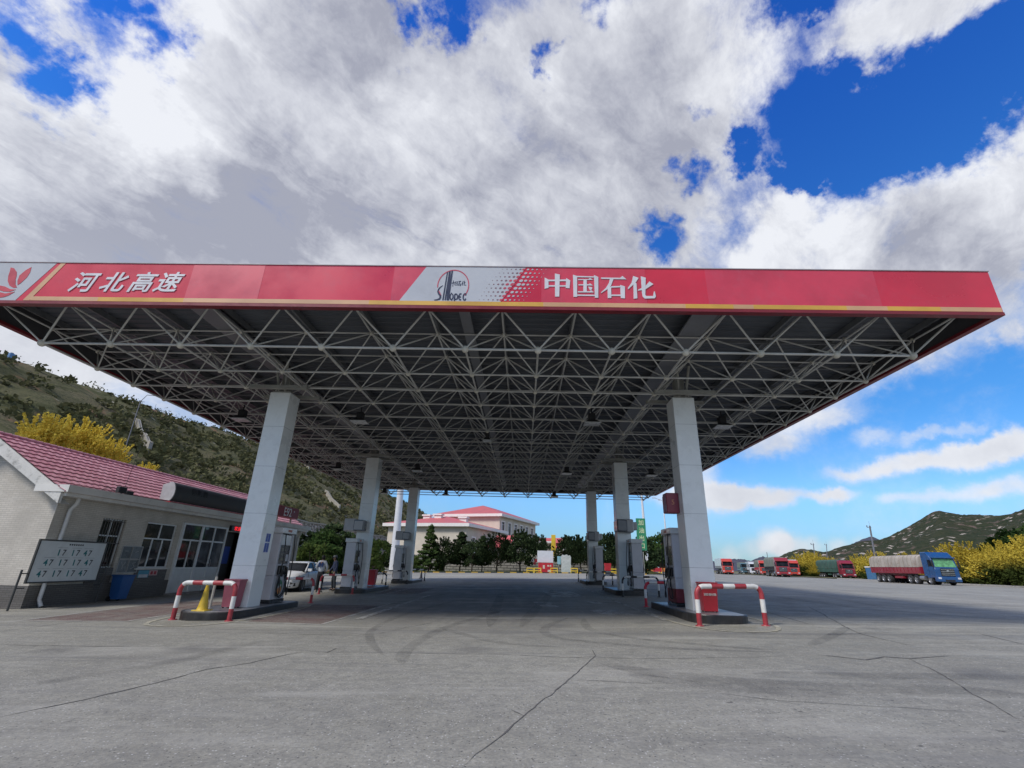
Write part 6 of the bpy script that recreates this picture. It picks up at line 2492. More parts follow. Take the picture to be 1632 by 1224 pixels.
KY = 79.0        # kerb line at the back of the forecourt
mb = MB()
xs_ = [-58, -50, -45, -30, -15, 0, 12, 17]
ys_ = [KY, KY + 5, KY + 20, KY + 60]
mb.add([(x, y, G(x, y) + .13) for y in ys_ for x in xs_], [(j * 8 + i, j * 8 + i + 1, (j + 1) * 8 + i + 1, (j + 1) * 8 + i) for j in range(3) for i in range(7)])
struct(mb.build('back_verge', VER))
# strip of grass and shrubs left of the shop up to the hillside
mb = MB()
ys_ = [-40, 0, 20, 45, KY + 60]
xs_ = [-43, -30, -24]
mb.add([(x, y, G(x, y) + .12) for y in ys_ for x in xs_], [(j * 3 + i, j * 3 + i + 1, (j + 1) * 3 + i + 1, (j + 1) * 3 + i) for j in range(4) for i in range(2)])
struct(mb.build('left_verge', VER))
mb = MB()
mb.add([(x, y, G(x, y) + .10) for y in (30, 60, 98, 112, 175) for x in (59.5, 72, 90, 180)], [(j * 4 + i, j * 4 + i + 1, (j + 1) * 4 + i + 1, (j + 1) * 4 + i) for j in range(4) for i in range(3)])
struct(mb.build('right_verge', EARTH))
# painted kerb stones
KY_ = paint('kerb_yellow', (.50, .30, .03), .6, var=.15, dirt=.3)
KB_ = paint('kerb_black', (.03, .03, .03), .6, var=.2)
mb = MB()
for k in range(74):
    x0 = -55 + k * 1.0
    z = G(x0, KY)
    mb.mat(KY_ if k % 2 else KB_).box(x0, x0 + 1.0, KY - .18, KY, z - .05, z + .15)
struct(mb.build('kerb', None))
mb = MB()
for k in range(60):
    y0 = KY + 60 - k * 2
    if y0 < 20:
        break
KC = paint('kerb_concrete', (.33, .32, .30), .8, var=.15, dirt=.3)
mb.prism([(59.3, 0.45), (59.5, 0.45), (59.5, .68), (59.3, .66)], 'y', 46, 98)
struct(mb.build('kerb', KC))

# white block retaining wall behind the pines
m_, t_ = newmat('white_block_wall')
o_ = t_.new('ShaderNodeTexCoord').outputs['Object']
s_ = t_.sep(o_)
br_ = t_.new('ShaderNodeTexBrick', {'Vector': t_.comb(s_[0], s_[2], 0.0), 'Color1': (.38, .36, .32, 1), 'Color2': (.28, .27, .24, 1), 'Mortar': (.06, .06, .055, 1), 'Scale': 1.0,
                                    'Mortar Size': .05, 'Brick Width': 1.1, 'Row Height': .42})
n_ = t_.noise(o_, 2.0, 6, .7)
c_ = t_.mix(t_.mr(n_, .4, .8, 0, .6), br_.outputs['Color'], (.14, .13, .11))
b_ = t_.new('ShaderNodeBsdfPrincipled', {'Base Color': c_, 'Roughness': .9})
bp_ = t_.new('ShaderNodeBump', {'Strength': 1.0, 'Distance': .08, 'Height': t_.math('SUBTRACT', n_, br_.outputs['Fac'])})
t_.l.new(bp_.outputs[0], b_.inputs['Normal'])
t_.new('ShaderNodeOutputMaterial', {'Surface': b_.outputs[0]})
bw = empty('block_wall', (0, 0, 0), 0, 'low white block terrace wall behind the row of pines', 'wall')
MB().box(-33, 12.4, 87.5, 88.1, -.8, 2.45).build('wall_face', m_, bw)
MB().box(-33.1, 12.5, 87.4, 88.3, 2.452, 2.62).build('coping', KC, bw)
# terrace ground behind the wall
mb = MB().box(-60, 15, 88.3, 260, -1.0, 2.3)
struct(mb.build('terrace', EARTH))
mb = MB()
mb.prism([(15.0, 0.3), (15.0, 2.3), (26, .3)], 'y', 88.3, 260)
struct(mb.build('terrace_bank', EARTH))

# ---- trees


def limb(mb, a, b, r0, r1, rnd, n=4):
    a, b = Vector(a), Vector(b)
    pts = [a.lerp(b, k / n) + Vector((rnd.gauss(0, 1), rnd.gauss(0, 1), 0)) * (.03 * (b - a).length * (0 < k < n)) for k in range(n + 1)]
    mb.tube(pts, [r0 + (r1 - r0) * k / n for k in range(n + 1)], 7)


BARK = paint('tree_bark', (.075, .055, .040), .9, var=.3, scale=6, bump=.6, bscale=20)
PINE = leaf('pine_needles', (.016, .030, .014), (.058, .080, .034), trans=.15)
PINEL = leaf('young_pine_needles', (.035, .065, .022), (.075, .11, .035), trans=.2)
BROAD = leaf('broad_leaves', (.018, .040, .012), (.060, .095, .028), trans=.3)
BRIGHT = leaf('bright_leaves', (.045, .080, .020), (.11, .14, .04), trans=.35)
AUT = leaf('autumn_leaves', (.08, .075, .025), (.20, .10, .045), trans=.35)
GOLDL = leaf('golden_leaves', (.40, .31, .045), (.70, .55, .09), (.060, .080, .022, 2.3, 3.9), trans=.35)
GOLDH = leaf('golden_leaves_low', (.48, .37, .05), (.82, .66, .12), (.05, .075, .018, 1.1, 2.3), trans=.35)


def needle_tree(h, w, seed, mt, trunk=.35, conic=.5, layers=10, n=170, size=.19):
    """pine with drooping tiers of needles round a straight trunk"""
    rnd = random.Random(seed)
    e = empty('pine_tree')
    mb = MB()
    limb(mb, (0, 0, -.1), (0, 0, h * .97), .035 * h * .55, .015, rnd, 6)
    arms = []
    for L in range(layers):
        f = L / (layers - 1)
        z = h * (trunk + (1 - trunk) * f * .95)
        rad = w * ((1 - f) ** conic) * (.85 + .3 * rnd.random()) + .12
        for k in range(8):
            a = rnd.random() * 6.28
            r_ = rad * (.45 + .5 * rnd.random())
            end = Vector((r_ * cos(a), r_ * sin(a), z + .15 * r_ - .1 + rnd.gauss(0, .08)))
            arms.append((Vector((0, 0, z - .15)), end))
            if L % 2 == 0:
                limb(mb, (0, 0, z - .15), end, .03, .008, rnd, 2)
    mb.build('trunk', BARK, e)
    mb = MB()
    for a, b in arms:
        for q in (.45, .75, 1.0):
            c = a.lerp(b, q)
            leafclump(mb, c, .16 + .20 * w * .55, int(n / 6), size, rnd, .6)
    leafclump(mb, (0, 0, h * .98), .18, 14, size * .8, rnd, 1.2)
    mb.build('crown', mt, e, fixn=False)
    return e


def broad_tree(h, w, seed, mt, trunk=.3, n=60, cl=34, size=.2, name='broadleaf_tree', spiky=0.0, low=0.0):
    rnd = random.Random(seed)
    e = empty(name)
    mb = MB()
    limb(mb, (0, 0, -.1), (0, 0, h * .6), .022 * h + .03, .03, rnd, 5)
    cs = []
    for k in range(cl):
        a = rnd.random() * 6.28
        u = rnd.random()
        z = h * (trunk + (1 - trunk) * u)
        prof = sin(pi * min(1, (u * (1 - low) + low) * .86 + .12)) ** .6
        r_ = w * prof * (.35 + .7 * rnd.random() ** .6)
        c = Vector((r_ * cos(a), r_ * sin(a), z - .15 * rnd.random() * h * .2))
        cs.append(c)
        if k % 3 == 0:
            limb(mb, (0, 0, h * trunk * (.7 + .5 * rnd.random())), c, .03 + .004 * h, .01, rnd, 3)
    mb.build('trunk', BARK, e)
    mb = MB()
    for c in cs:
        r_ = (.22 + .16 * rnd.random()) * w
        leafclump(mb, c, r_, n, size, rnd, .8)
        if spiky:
            for q in range(3):
                d = Vector((c.x, c.y, abs(c.z) * .8 + rnd.random())).normalized() + Vector((rnd.gauss(0, .35), rnd.gauss(0, .35), .3))
                for t_ in range(7):
                    leafclump(mb, c + d * (r_ * .6 + spiky * t_ / 7), .06, 4, size * .8, rnd)
    mb.build('crown', mt, e, fixn=False)
    return e


P = [broad_tree(5.0, 2.35, 11, PINE, .24, n=120, cl=46, size=.13, name='pine_tree', spiky=.25), needle_tree(6.4, 2.3, 12, PINE, .2, .65), broad_tree(4.8, 2.6, 13, PINE, .28, n=120, cl=50, size=.13, name='pine_tree', spiky=.3)]
PL = needle_tree(7.2, 2.1, 14, PINEL, .06, .7, layers=12)
PLIST = [  # pixel x, distance, model, scale, label
    (683, 80.5, 3, 1.0, 'tall pale green young pine at the left end of the pine row'),
    (709, 82, 2, .95, 'dark pine second from the left in the row before the two storey building'),
    (733, 83, 1, .98, 'tall slender pine whose pointed top stands below the lower red roof'),
    (752, 82, 0, .86, 'short dark pine in the middle of the row, third trunk from the tall slender pine'),
    (768, 83, 1, .88, 'pointed pine standing before the window of the lower building'),
    (792, 82, 2, 1.07, 'broad dark pine below the corner of the upper building'),
    (829, 82, 0, 1.14, 'big dark pine nearest to the white billboard'),
    (856, 90, 2, .8, 'small pine behind the left edge of the white billboard'),
    (907, 83, 0, 1.0, 'dark pine just right of the yellow post'), (925, 82, 2, 1.02, 'dark pine between the yellow post and the far right column'),
    (965, 82, 2, 1.05, 'dark pine between the far right and middle right columns'), (979, 83, 0, 1.08, 'dark pine immediately left of the middle right column'),
]
used = set()
for (x, Y, m_, s_, lb) in PLIST:
    src = (P + [PL])[m_]
    if m_ in used:
        src = copy_tree(src)
    used.add(m_)
    X = pY(x, 900, Y).x
    src.location = (X, Y, G(X, Y) + .12 if Y < 88 else 2.3)
    src.scale = (s_, s_, s_)
    src.rotation_euler.z = x * .37
    tag(src, lb, 'tree', 'pines along the back of the forecourt')

# round dark tree and autumn trees right of the middle column
BT = [broad_tree(5.4, 2.7, 21, PINE, .12, n=80, cl=38, size=.22), broad_tree(6.2, 3.4, 22, BROAD, .15, n=70, cl=40, size=.26), broad_tree(6.0, 3.2, 23, AUT, .15, n=70, cl=40, size=.26),
      broad_tree(4.2, 2.2, 24, BRIGHT, .1, n=60, cl=34, size=.2)]


def place(src, x, Y, s_, lb, cat='tree', group=None, z=None, first=False, sx=1.0, X=None):
    o = src if first else copy_tree(src)
    X = pY(x, 900, Y).x if X is None else X
    o.location = (X, Y, (G(X, Y) + .08) if z is None else z)
    o.scale = (s_ * sx, s_ * sx, s_)
    o.rotation_euler.z = (x * .61) % 6.28
    tag(o, lb, cat, group)
    return o


place(BT[0], 1029, 84, 1.02, 'round dark evergreen just right of the middle right pump', first=True)
place(BT[1], 1052, 132, 1.45, 'green leafy tree in front of the foot of the lamp posts', first=True)
place(BT[2], 1072, 138, 1.30, 'brownish autumn tree seen past the near right pump', first=True)
place(BT[1], 1043, 150, 1.2, 'farther green tree between the round evergreen and the lamp posts')
# trees behind the shop and before the rubble wall
place(BT[3], 592, 62, .95, 'bright yellow green bush between the middle left column and the white mast', 'bush', first=True)
place(BT[1], 508, 60, .78, 'dark green tree behind the shop end, above the white car', z=-.4)
place(BT[0], 528, 64, 1.05, 'dark evergreen behind the two people')
place(BT[1], 548, 70, .78, 'mid green tree behind the person in the cap')
place(BT[1], 580, 74, .72, 'dark green tree right behind the middle left column')
place(BT[0], 606, 80, .8, 'dark shrub tree left of the foot of the white mast')
place(BT[3], 497, 56, .8, 'bright green shrub at the end of the shop wall', 'bush')
place(BT[3], 560, 66, .75, 'bright green shrub beside the middle left dispenser', 'bush')
place(BT[3], 700, 84, .45, 'low green bush under the pines at the left end', 'bush')
place(BT[3], 658, 79.9, .6, 'green bush right behind the far left column', 'bush')
place(BT[0], 484, 60, .85, 'dark tree showing between the shop end and the near left pump')

# golden shrubs: behind the shop and along the lorry park
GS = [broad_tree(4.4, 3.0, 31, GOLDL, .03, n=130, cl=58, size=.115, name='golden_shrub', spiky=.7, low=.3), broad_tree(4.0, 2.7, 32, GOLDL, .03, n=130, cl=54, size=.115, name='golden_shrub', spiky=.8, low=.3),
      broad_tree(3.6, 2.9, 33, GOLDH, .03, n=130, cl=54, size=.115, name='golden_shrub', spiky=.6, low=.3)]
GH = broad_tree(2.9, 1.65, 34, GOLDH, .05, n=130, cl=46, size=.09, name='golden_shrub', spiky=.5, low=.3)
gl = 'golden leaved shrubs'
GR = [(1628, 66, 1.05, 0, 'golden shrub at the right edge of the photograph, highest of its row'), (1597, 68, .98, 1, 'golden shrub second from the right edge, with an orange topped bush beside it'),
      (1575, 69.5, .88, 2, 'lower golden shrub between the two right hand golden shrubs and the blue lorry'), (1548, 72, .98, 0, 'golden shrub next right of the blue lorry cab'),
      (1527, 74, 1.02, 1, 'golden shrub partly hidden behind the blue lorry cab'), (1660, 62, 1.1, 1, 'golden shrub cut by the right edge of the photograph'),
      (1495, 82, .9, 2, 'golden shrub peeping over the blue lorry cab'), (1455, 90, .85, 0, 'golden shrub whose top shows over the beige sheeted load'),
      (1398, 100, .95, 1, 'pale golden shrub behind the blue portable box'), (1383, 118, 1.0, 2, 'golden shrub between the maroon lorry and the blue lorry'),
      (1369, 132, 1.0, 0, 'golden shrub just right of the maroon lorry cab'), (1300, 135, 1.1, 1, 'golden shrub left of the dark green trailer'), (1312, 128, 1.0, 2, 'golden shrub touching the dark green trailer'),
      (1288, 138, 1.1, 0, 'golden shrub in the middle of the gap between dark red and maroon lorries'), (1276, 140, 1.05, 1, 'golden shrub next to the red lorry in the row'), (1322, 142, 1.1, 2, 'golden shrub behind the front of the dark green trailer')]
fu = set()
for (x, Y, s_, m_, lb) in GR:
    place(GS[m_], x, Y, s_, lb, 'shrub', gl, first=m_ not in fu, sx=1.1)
    fu.add(m_)
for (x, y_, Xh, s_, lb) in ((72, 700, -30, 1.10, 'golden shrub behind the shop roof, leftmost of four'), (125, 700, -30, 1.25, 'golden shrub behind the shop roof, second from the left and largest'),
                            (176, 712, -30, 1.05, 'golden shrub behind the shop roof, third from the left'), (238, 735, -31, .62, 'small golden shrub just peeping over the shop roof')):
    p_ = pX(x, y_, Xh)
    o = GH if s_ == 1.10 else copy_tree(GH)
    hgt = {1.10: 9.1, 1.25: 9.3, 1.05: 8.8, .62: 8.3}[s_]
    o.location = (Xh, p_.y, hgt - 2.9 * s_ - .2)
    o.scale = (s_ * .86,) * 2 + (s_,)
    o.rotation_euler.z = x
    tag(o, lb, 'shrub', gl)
# earth bank behind the shop that carries those shrubs
mb = MB()
bk = []
for i in range(34):
    y = -20 + i * 3
    h_ = 6.3 * min(1, max(.0, (y + 20) / 20)) * min(1, max(0, (60 - y) / 22)) + .5 * mnoise.noise(Vector((y * .2, 0, 0)))
    bk.append([(-23.5, y, -.7), (-25.5, y, h_ * .55 - .2), (-28, y, h_ - .2), (-33, y, h_ + .4), (-40, y, h_ + 1.0), (-47, y, -1)])
mb.rings(bk, closed=False, cap=True)
struct(mb.build('shop_bank', HILLL))
# big green tree masses on the right behind the golden row
BG = broad_tree(9.5, 5.5, 41, BROAD, .1, n=90, cl=60, size=.42, name='broadleaf_tree')
for k, (x, Y, s_, lb) in enumerate(((1632, 98, .92, 'tall green tree at the right edge behind the golden shrubs'), (1585, 110, .70, 'dark green tree behind the second golden shrub from the right'), (1540, 118, .64, 'dark tree standing above the blue lorry cab and golden shrubs'),
                                    (1470, 125, .50, 'rounded light green tree above the beige sheeted load'), (1680, 90, 1.0, 'tall green tree just outside the right edge'), (1435, 150, .42, 'small green tree left of the rounded light green tree'))):
    place(BG, x, Y, s_, lb, first=(k == 0))

# ---- buildings at the back
CREAM = paint('cream_render', (.58, .52, .43), .8, var=.08, scale=.5, dirt=.2, dirtcol=(.28, .25, .22))
ROOFR = paint('red_roof', (.50, .095, .10), .5, var=.12, scale=.6, dirt=.2)
WTR = paint('white_eaves', (.80, .76, .72), .6, var=.05, dirt=.15)


def block(name, corner, ang, L1, L2, h, zb, label, eave=.9, roof_h=2.6, wins=()):
    """corner: near corner; wall 1 runs to the left (local -x), wall 2 runs back (local +y)"""
    e = empty(name, (corner[0], corner[1], 0), ang, label, 'building')
    mb = MB()
    ops = [(0 + a, 0 + b, c, d) for (w_, a, b, c, d) in wins if w_ == 2]
    wall_with_openings(mb, 0.0, 0.0, L2, zb, h, ops, th=.3)
    mb.build('side_wall', CREAM, e)
    MB().box(-L1, -.301, 0, .3, zb, h).build('front_wall', CREAM, e)
    MB().box(-L1, -L1 + .3, .301, L2, zb, h).build('side_wall', CREAM, e)
    MB().box(-L1 + .301, -.301, L2 - .3, L2, zb, h).build('rear_wall', CREAM, e)
    mb = MB().box(-L1 - eave, eave, -eave, L2 + eave, h + .002, h + .62)
    mb.build('eaves', WTR, e)
    z0, z1 = h + .63, h + .62 + roof_h
    x0, x1, y0, y1 = -L1 - eave + .1, eave - .1, -eave + .1, L2 + eave - .1
    mx_, rr_ = (x0 + x1) / 2, (x1 - x0) / 2
    mb = MB()
    if (y1 - y0) > (x1 - x0):
        a_, b_ = (mx_, y0 + rr_, z1), (mx_, y1 - rr_, z1)
        mb.add([(x0, y0, z0), (x1, y0, z0), (x1, y1, z0), (x0, y1, z0), a_, b_], [(0, 1, 4), (1, 2, 5, 4), (2, 3, 5), (3, 0, 4, 5), (0, 3, 2, 1)])
    else:
        hy = (y1 - y0) / 2
        a_, b_ = (x0 + hy, (y0 + y1) / 2, z1), (x1 - hy, (y0 + y1) / 2, z1)
        mb.add([(x0, y0, z0), (x1, y0, z0), (x1, y1, z0), (x0, y1, z0), a_, b_], [(0, 1, 5, 4), (1, 2, 5), (2, 3, 4, 5), (3, 0, 4), (0, 3, 2, 1)])
    mb.build('roof', ROOFR, e)
    for (w_, a, b, c, d) in wins:
        if w_ != 2:
            continue
        mb = MB()
        mb.box(.0, .10, a - .28, a, c - .25, d + .25)
        mb.box(.0, .10, b, b + .28, c - .25, d + .25)
        mb.box(.0, .12, a, b, d, d + .25)
        mb.box(.0, .14, a, b, c - .25, c)
        mb.box(-.10, -.05, (a + b) / 2 - .05, (a + b) / 2 + .05, c, d)
        mb.box(-.098, -.052, a, b, d - .62, d - .54)
        wd = mb.build('window', WTR, e)
        MB().box(-.16, -.12, a, b, c, d).build('pane', GLS, wd)
    return e


bA = block('two_storey_building', (-5.65, 115), radians(-20.5), 17.0, 25.5, 11.9, 0, 'tall cream building with a hipped red roof and a row of tall windows', roof_h=3.0,
           wins=[(2, 1.1 + k * 4.1, 2.8 + k * 4.1, 8.0, 10.8) for k in range(6)] + [(2, 1.1 + k * 4.1, 2.8 + k * 4.1, 3.6, 6.0) for k in range(6)])
bB = block('low_building', (-11.16, 96), radians(-17), 17.5, 22.0, 8.1, 0, 'lower cream building with a hipped red roof in front of the tall one', roof_h=2.2,
           wins=[(2, 3.0, 4.5, 3.6, 6.2), (2, 9.0, 10.5, 3.6, 6.2)])
mb = MB()
for (x, y, z0, z1) in ((-13, 8, 10.3, 11.6), (-9.5, 6.5, 10.3, 11.3), (-2.5, 4, 9.4, 10.4)):
    mb.box(x - .8, x + .8, y - .5, y + .5, 8.8, z0 + .6)
    mb.box(x - 1.0, x + 1.0, y - .7, y + .7, z0 + .601, z0 + .9)
tag(mb.build('roof_vent', WTR, bB))


def gable_house(x, y, ang, w, l, h, label, rh=2.4):
    """gabled end towards local +x side; ridge along local x"""
    e = empty('small_house', (x, y, 0), ang, label, 'building')
    MB().prism([(-w / 2, 0), (w / 2, 0), (w / 2, h), (0, h + rh), (-w / 2, h)], 'x', -l, 0).build('wall', CREAM, e)
    for s in (-1, 1):
        mb = MB()
        mb.prism([(0, h + rh + .02), (s * (w / 2 + .5), h + .02 - .5 * rh / (w / 2)), (s * (w / 2 + .5), h + .27 - .5 * rh / (w / 2)), (0, h + rh + .27)], 'x', -l - .3, .19)
        mb.build('roof_slope', ROOFR, e)
    mb = MB()
    for s in (-1, 1):
        mb.prism([(0, h + rh + .35), (s * (w / 2 + .6), h + .3 - .6 * rh / (w / 2)), (s * (w / 2 + .6), h - .35 - .6 * rh / (w / 2)), (0, h + rh - .35)], 'x', .2, .5)
    mb.build('gable_trim', WTR, e)
    return e


p1_ = pY(888, 860, 150)
gable_house(p1_.x + 3.0, 150, radians(-25), 7.0, 9.5, 6.6, 'small house with a red roof and white gable right behind the yellow post')
p1_ = pY(905, 862, 165)
gable_house(p1_.x + 3.2, 165, radians(-25), 6.5, 7.5, 6.6, 'smallest red roofed house, farthest right of the houses')
p1_ = pY(822, 862, 104)
gable_house(p1_.x + .2, 104, radians(-35), 5.0, 5.0, 5.0, 'red roofed porch with a white gable between the tall building and the pines', rh=1.9)
# veranda with railing behind the billboard
vd = empty('veranda', (pY(862, 880, 100).x, 100, 2.3), 0, 'pale veranda with a thin railing under the red roofed house', 'veranda')
mb = MB()
mb.box(-3, 2.6, 0, 4, 0, .2)
mb.build('floor', WTR, vd)
MB().box(-3, 2.6, 3.8, 4, .2, 3.4).build('wall', CREAM, vd)
MB().box(-3.2, 2.8, -.3, 4.2, 3.4, 3.7).build('roof', WTR, vd)
mb = MB()
for k in range(14):
    mb.tube([(-3 + k * .43, 0, .2), (-3 + k * .43, 0, 1.25)], .03, 5)
mb.tube([(-3, 0, 1.25), (2.6, 0, 1.25)], .04, 5)
mb.build('railing', paint('railing_grey', (.45, .46, .46), .4), vd)
for x in (-2.9, -.2, 2.5):
    MB().box(x - .1, x + .1, -.05, .15, .2, 3.4).build('post', WTR, vd)

# ---- signs, posts and boards at the far edge
YPOST = paint('sign_yellow', (.70, .48, .03), .5, var=.08)
p0, p1_ = pY(882, 852, 84), pY(882, 883, 84)
ys = empty('yellow_sign', (p0.x, 84, G(p0.x, 84)), 0, 'tall narrow yellow sign panel standing behind the white billboard', 'sign')
MB().box(-.36, .36, -.10, .10, 2.6, 5.95, bev=.02).build('panel', YPOST, ys)
MB().box(-.05, .05, -.05, .05, 0, 2.6).build('post', PLATE, ys)
bbp = pY(869, 890, 80)
bb = empty('billboard', (bbp.x, 80, G(bbp.x, 80)), 0, 'blank white billboard standing over a red display cabinet', 'billboard')
MB().box(-1.25, 1.25, -.06, .06, 1.55, 3.30, bev=.01).build('board', paint('board_white', (.60, .62, .64), .4, var=.04, dirt=.08), bb)
for s in (-1.1, 1.1):
    MB().box(s - .04, s + .04, -.04, .04, 0, 1.55).build('post', PLATE, bb)
rc = empty('display_cabinet', (bbp.x + .05, 79.55, G(bbp.x, 79.5)), 0, 'red display cabinet with small white notices below the blank billboard', 'cabinet')
cb_ = MB().box(-1.15, 1.15, -.22, .22, .05, 1.50, bev=.02).build('body', paint('cabinet_red', (.45, .02, .03), .4, var=.1), rc)
mb = MB()
for k, (a, b, c, d) in enumerate(((-.45, -.15, .65, 1.15), (.25, .50, .95, 1.2), (.6, .85, .95, 1.2), (-.9, -.7, .3, .55), (.3, .8, .2, .5))):
    mb.box(a, b, -.226, -.221, c, d)
mb.build('notice', paint('notice_cream', (.55, .50, .42), .5), cb_)
sp = pY(915 - 15, 895, 80)
st = empty('stone_board', (pY(902, 895, 80).x, 80, G(3, 80)), 0, 'pale irregular topped stone slab right of the billboard', 'board')
MB().prism([(-.75, 0), (.75, 0), (.82, .6), (.74, 1.5), (.80, 2.4), (.62, 2.75), (.35, 2.65), (.15, 2.85), (-.25, 2.72), (-.55, 2.80), (-.80, 2.5), (-.72, 1.4)], 'y', -.15, .15).build('slab', paint('stone_pale', (.46, .49, .46), .6, var=.12, scale=3, dirt=.2), st)
sb = empty('small_sign', (pY(891, 895, 80.3).x, 80.3, G(3, 80)), 0, 'small pale blue notice between the billboard and the stone slab', 'sign')
MB().box(-.28, .28, -.03, .03, 1.35, 2.55).build('panel', paint('notice_sky', (.25, .45, .50), .4), sb)
MB().box(-.03, .03, -.03, .03, 0, 1.35).build('post', PLATE, sb)
rs = empty('round_signs', (pY(852, 895, 80.5).x, 80.5, G(0, 80)), 0, 'cluster of small red and white round notices left of the billboard', 'sign')
mb = MB()
for (x, z, r) in ((-.3, 1.9, .24), (.2, 1.85, .26), (0, 1.45, .22)):
    mb.mat(REDP if r != .24 else paint('notice_white2', (.6, .6, .6), .4)).tube([(x, -.03, z), (x, .03, z)], r, 14)
mb.build('discs', None, rs)
MB().box(-.03, .03, -.02, .03, 0, 1.3).build('post', PLATE, rs)


def yellow_barrier(x, Y, label, w=1.0):
    p = pY(x, 905, Y)
    e = empty('yellow_barrier', (p.x, Y, G(p.x, Y)), 0, label, 'barrier', 'small yellow barriers along the back kerb')
    mb = MB()
    for s in (-w / 2, w / 2):
        mb.box(s - .05, s + .05, -.05, .05, 0, .78)
    mb.box(-w / 2, w / 2, -.049, .049, .66, .78)
    mb.box(-w / 2 + .05, w / 2 - .05, -.045, .045, .30, .42)
    mb.build('frame', YPOST, e)
    for s in (-w / 2, w / 2):
        MB().box(s - .08, s + .08, -.12, .12, 0, .04).build('foot', PLATE, e)


for x, lb in ((845, 'yellow barrier farthest left of the billboard'), (857, 'yellow barrier touching the left side of the red cabinet'), (883, 'yellow barrier at the right side of the red cabinet'),
              (915, 'yellow barrier right of the stone slab'), (980, 'orange yellow barrier left of the middle right column')):
    yellow_barrier(x, 78.2 if x != 980 else 70, lb, 1.0 if x != 980 else 1.4)
rb_ = empty('red_drum', (pY(968, 900, 62).x, 62, G(5, 50)), 0, 'red box seen between the far and middle right columns', 'box')
mb = MB().rings([[(-.33, -.25, .7), (.33, -.25, .7), (.33, .25, .7), (-.33, .25, .7)], [(-.42, -.3, 1.55), (.42, -.3, 1.55), (.42, .3, 1.55), (-.42, .3, 1.55)]], smooth=False)
mb.build('body', REDP, rb_)
MB().box(-.30, .30, -.2, .2, 0, .7).build('stand', DARK, rb_)

# masts and lamp posts
MW = paint('mast_white', (.68, .69, .70), .35, var=.03, dirt=.08)
p_ = pY(628, 901, 70)
mo = empty('white_mast', (-17.95, 70, G(-18, 70)), 0, 'thick white mast standing on the grass left of the far left column', 'mast')
MB().tube([(0, 0, 0), (-.1, 0, 6), (-.25, 0, 14), (-.3, 0, 20)], [.62, .52, .42, .36], 16).build('pole', MW, mo)
MB().tube([(0, 0, 0), (0, 0, .25)], .8, 14).build('base', KC, mo)
mo2 = empty('white_mast', (26.9, 110, .5), 0, 'tall thin white mast rising past the corner of the canopy', 'mast')
MB().tube([(0, 0, 0), (-.2, 0, 9), (-.4, 0, 24)], [.36, .28, .18], 12).build('pole', MW, mo2)
MB().tube([(0, 0, 0), (0, 0, .3)], .55, 10).build('base', KC, mo2)
lo = empty('street_lamp', (34.25, 120, .5), 0, 'tall white street lamp with three arms beyond the autumn trees', 'street lamp')
MB().tube([(0, 0, 0), (-.05, 0, 8), (-.1, 0, 16.6)], [.24, .18, .11], 10).build('pole', MW, lo)
for a in (200, 340, 90):
    d_ = Vector((cos(radians(a)), sin(radians(a)), 0))
    MB().tube([Vector((-.1, 0, 16.5)), Vector((-.1, 0, 16.8)) + d_ * 1.0, Vector((-.1, 0, 17.1)) + d_ * 2.3], .06, 6).build('arm', MW, lo)
    q = Vector((-.1, 0, 17.1)) + d_ * 2.6
    MB().box(q.x - .4, q.x + .4, q.y - .18, q.y + .18, q.z - .08, q.z + .06, bev=.03).build('lamp_head', LAMPG, lo)
# green road sign tower
gp = pY(1017, 828, 75)
gs_ = empty('green_sign', (17.7, 75, G(17, 75)), 0, 'tall green vertical sign with pale characters beside the white mast', 'sign')
pn = MB().box(-.68, .68, -.15, .15, 3.4, 8.0, bev=.02).build('panel', paint('sign_green', (.03, .22, .10), .4, var=.08), gs_)
mb = MB()
for k, ch in enumerate('加油出口'):
    put_text(mb, ch, .85, (0, -.152, 7.38 - k * 1.12), '-y', offset=.012, extrude=.01)
mb.build('lettering', paint('sign_letters_yellow', (.55, .60, .35), .4), pn)
MB().box(-.12, .12, -.1, .1, 0, 3.2).build('post', PLATE, gs_)

# slim poles among the lorries and near the right hill
GPO = paint('grey_pole', (.16, .16, .18), .5)


def pole(x0, y0, x1, y1, Y, r, label, tee=True, lamp=False):
    a, b = pY(x0, y0, Y), pY(x1, y1, Y)
    gz = G(b.x, Y)
    e = empty('utility_pole', (b.x, Y, gz), 0, label, 'pole', 'slim poles beyond the lorry park')
    t = a - Vector((b.x, Y, gz))
    MB().tube([(0, 0, 0), tuple(t * .5), tuple(t)], [r * 1.4, r * 1.1, r], 8).build('pole', GPO, e)
    if tee:
        mb = MB()
        mb.box(t.x - .9, t.x + .35, t.y - .05, t.y + .05, t.z - .55, t.z - .42)
        mb.box(t.x - .95, t.x - .75, t.y - .08, t.y + .08, t.z - .42, t.z + .1)
        mb.tube([tuple(t), (t.x, t.y, t.z + 1.3)], .025, 5)
        mb.build('crossarm', GPO, e)


pole(1386, 838, 1397, 905, 150, .22, 'leaning grey pole with a crossarm in front of the right hill')
pole(1296, 866, 1300, 905, 190, .15, 'slim grey pole between the cumulus and the right hill')
pole(1222, 880, 1226, 905, 210, .12, 'short slim pole behind the bright red lorry', tee=False)
pole(1317, 867, 1318, 905, 260, .16, 'farthest slim pole, right of the cumulus', tee=True)
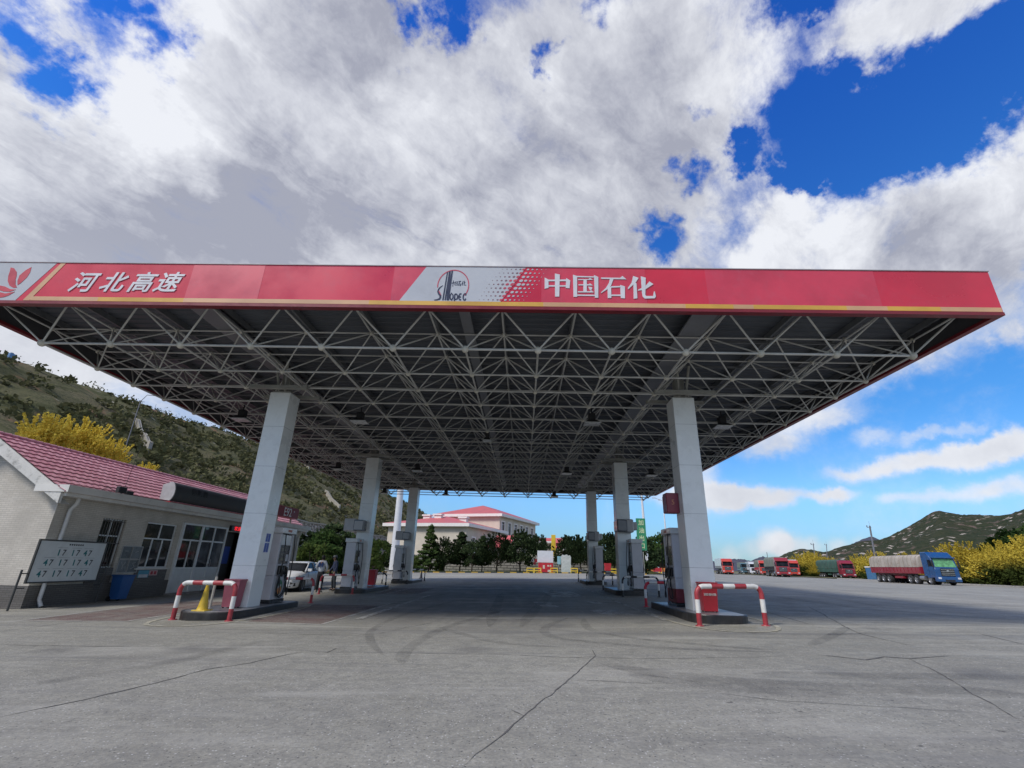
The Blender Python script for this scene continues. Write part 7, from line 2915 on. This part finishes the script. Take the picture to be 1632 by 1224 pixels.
# plain board and blue portable toilet near the pole
pb = pY(1391, 884, 120)
be = empty('plain_board', (pb.x, 120, .5), 0, 'pale blank hoarding above the golden shrubs by the leaning pole', 'board')
MB().box(-1.6, 1.6, -.1, .1, 3.2, 4.9).build('board', paint('hoarding_pale', (.42, .42, .40), .6, var=.1), be)
for s in (-1.3, 1.3):
    MB().box(s - .08, s + .08, -.05, .05, 0, 3.2).build('post', GPO, be)
pb = pY(1388, 912, 97)
be = empty('blue_booth', (pb.x, 97, .55), 0, 'small blue booth among the golden shrubs behind the blue lorry', 'booth')
MB().box(-.55, .55, -.55, .55, 0, 2.1, bev=.04).build('booth_wall', paint('booth_blue', (.06, .16, .32), .5, var=.1), be)
MB().box(-.62, .62, -.62, .62, 2.1, 2.3, bev=.04).build('booth_roof', WTR, be)
MB().box(-.38, .38, -.575, -.551, .1, 1.9).build('door', paint('booth_door', (.09, .22, .40), .5), be)
# blue tank on the skyline
bp2 = pX(17, 568, -95)
be = empty('water_tank', (-95, bp2.y, hz(-95, bp2.y) - .2), 0, 'tiny blue tank on the skyline at the left edge', 'tank')
MB().box(-.5, .5, -.6, .6, 0, 1.1, bev=.05).build('tank', paint('tank_blue', (.12, .25, .45), .4), be)
MB().tube([(0, 0, 1.1), (0, 0, 1.3)], .25, 8).build('lid', PLATE, be)
# lamp arm seen over the slope behind the shop
la = pX(226, 633, -40)
le = empty('street_lamp', (-40, la.y, hz(-40, la.y) - .3), 0, 'curved arm street lamp showing against the sky over the slope', 'street lamp')
b0 = Vector((0, 0, 0)); b1 = Vector((0, 0, la.z - le.location.z))
MB().tube([b0, b1 * .97, b1 + Vector((.25, .3, .35)), b1 + Vector((1.2, 1.2, .5)), b1 + Vector((2.4, 2.4, .5))], [.05, .04, .035, .03, .03], 8).build('pole', GPO, le)
MB().box(2.3, 2.9, b1.y + 2.2, b1.y + 2.6, b1.z + .42, b1.z + .52).build('lamp_head', GPO, le)
# orange and yellow barriers in the distance on the right
for k, (x, Y) in enumerate(((1027, 96), (1033, 99), (1047, 104), (1056, 108))):
    p = pY(x, 905, Y)
    e = empty('orange_barrier', (p.x, Y, .5), 0, ['orange barrier farthest left near the round evergreen', 'orange barrier second from the round evergreen', 'dark red barrier in the middle of the row beyond the pumps',
                                                  'yellow orange barrier nearest to the small white car'][k], 'barrier', 'bright barriers far beyond the right pumps')
    mt = (REDP if k == 2 else paint('barrier_orange', (.55, .20, .05), .5))
    MB().box(-.9, .9, -.08, .08, .35, 1.1).build('panel', mt, e)
    for s in (-.8, .8):
        MB().box(s - .06, s + .06, -.2, .2, 0, .35).build('leg', YPOST, e)
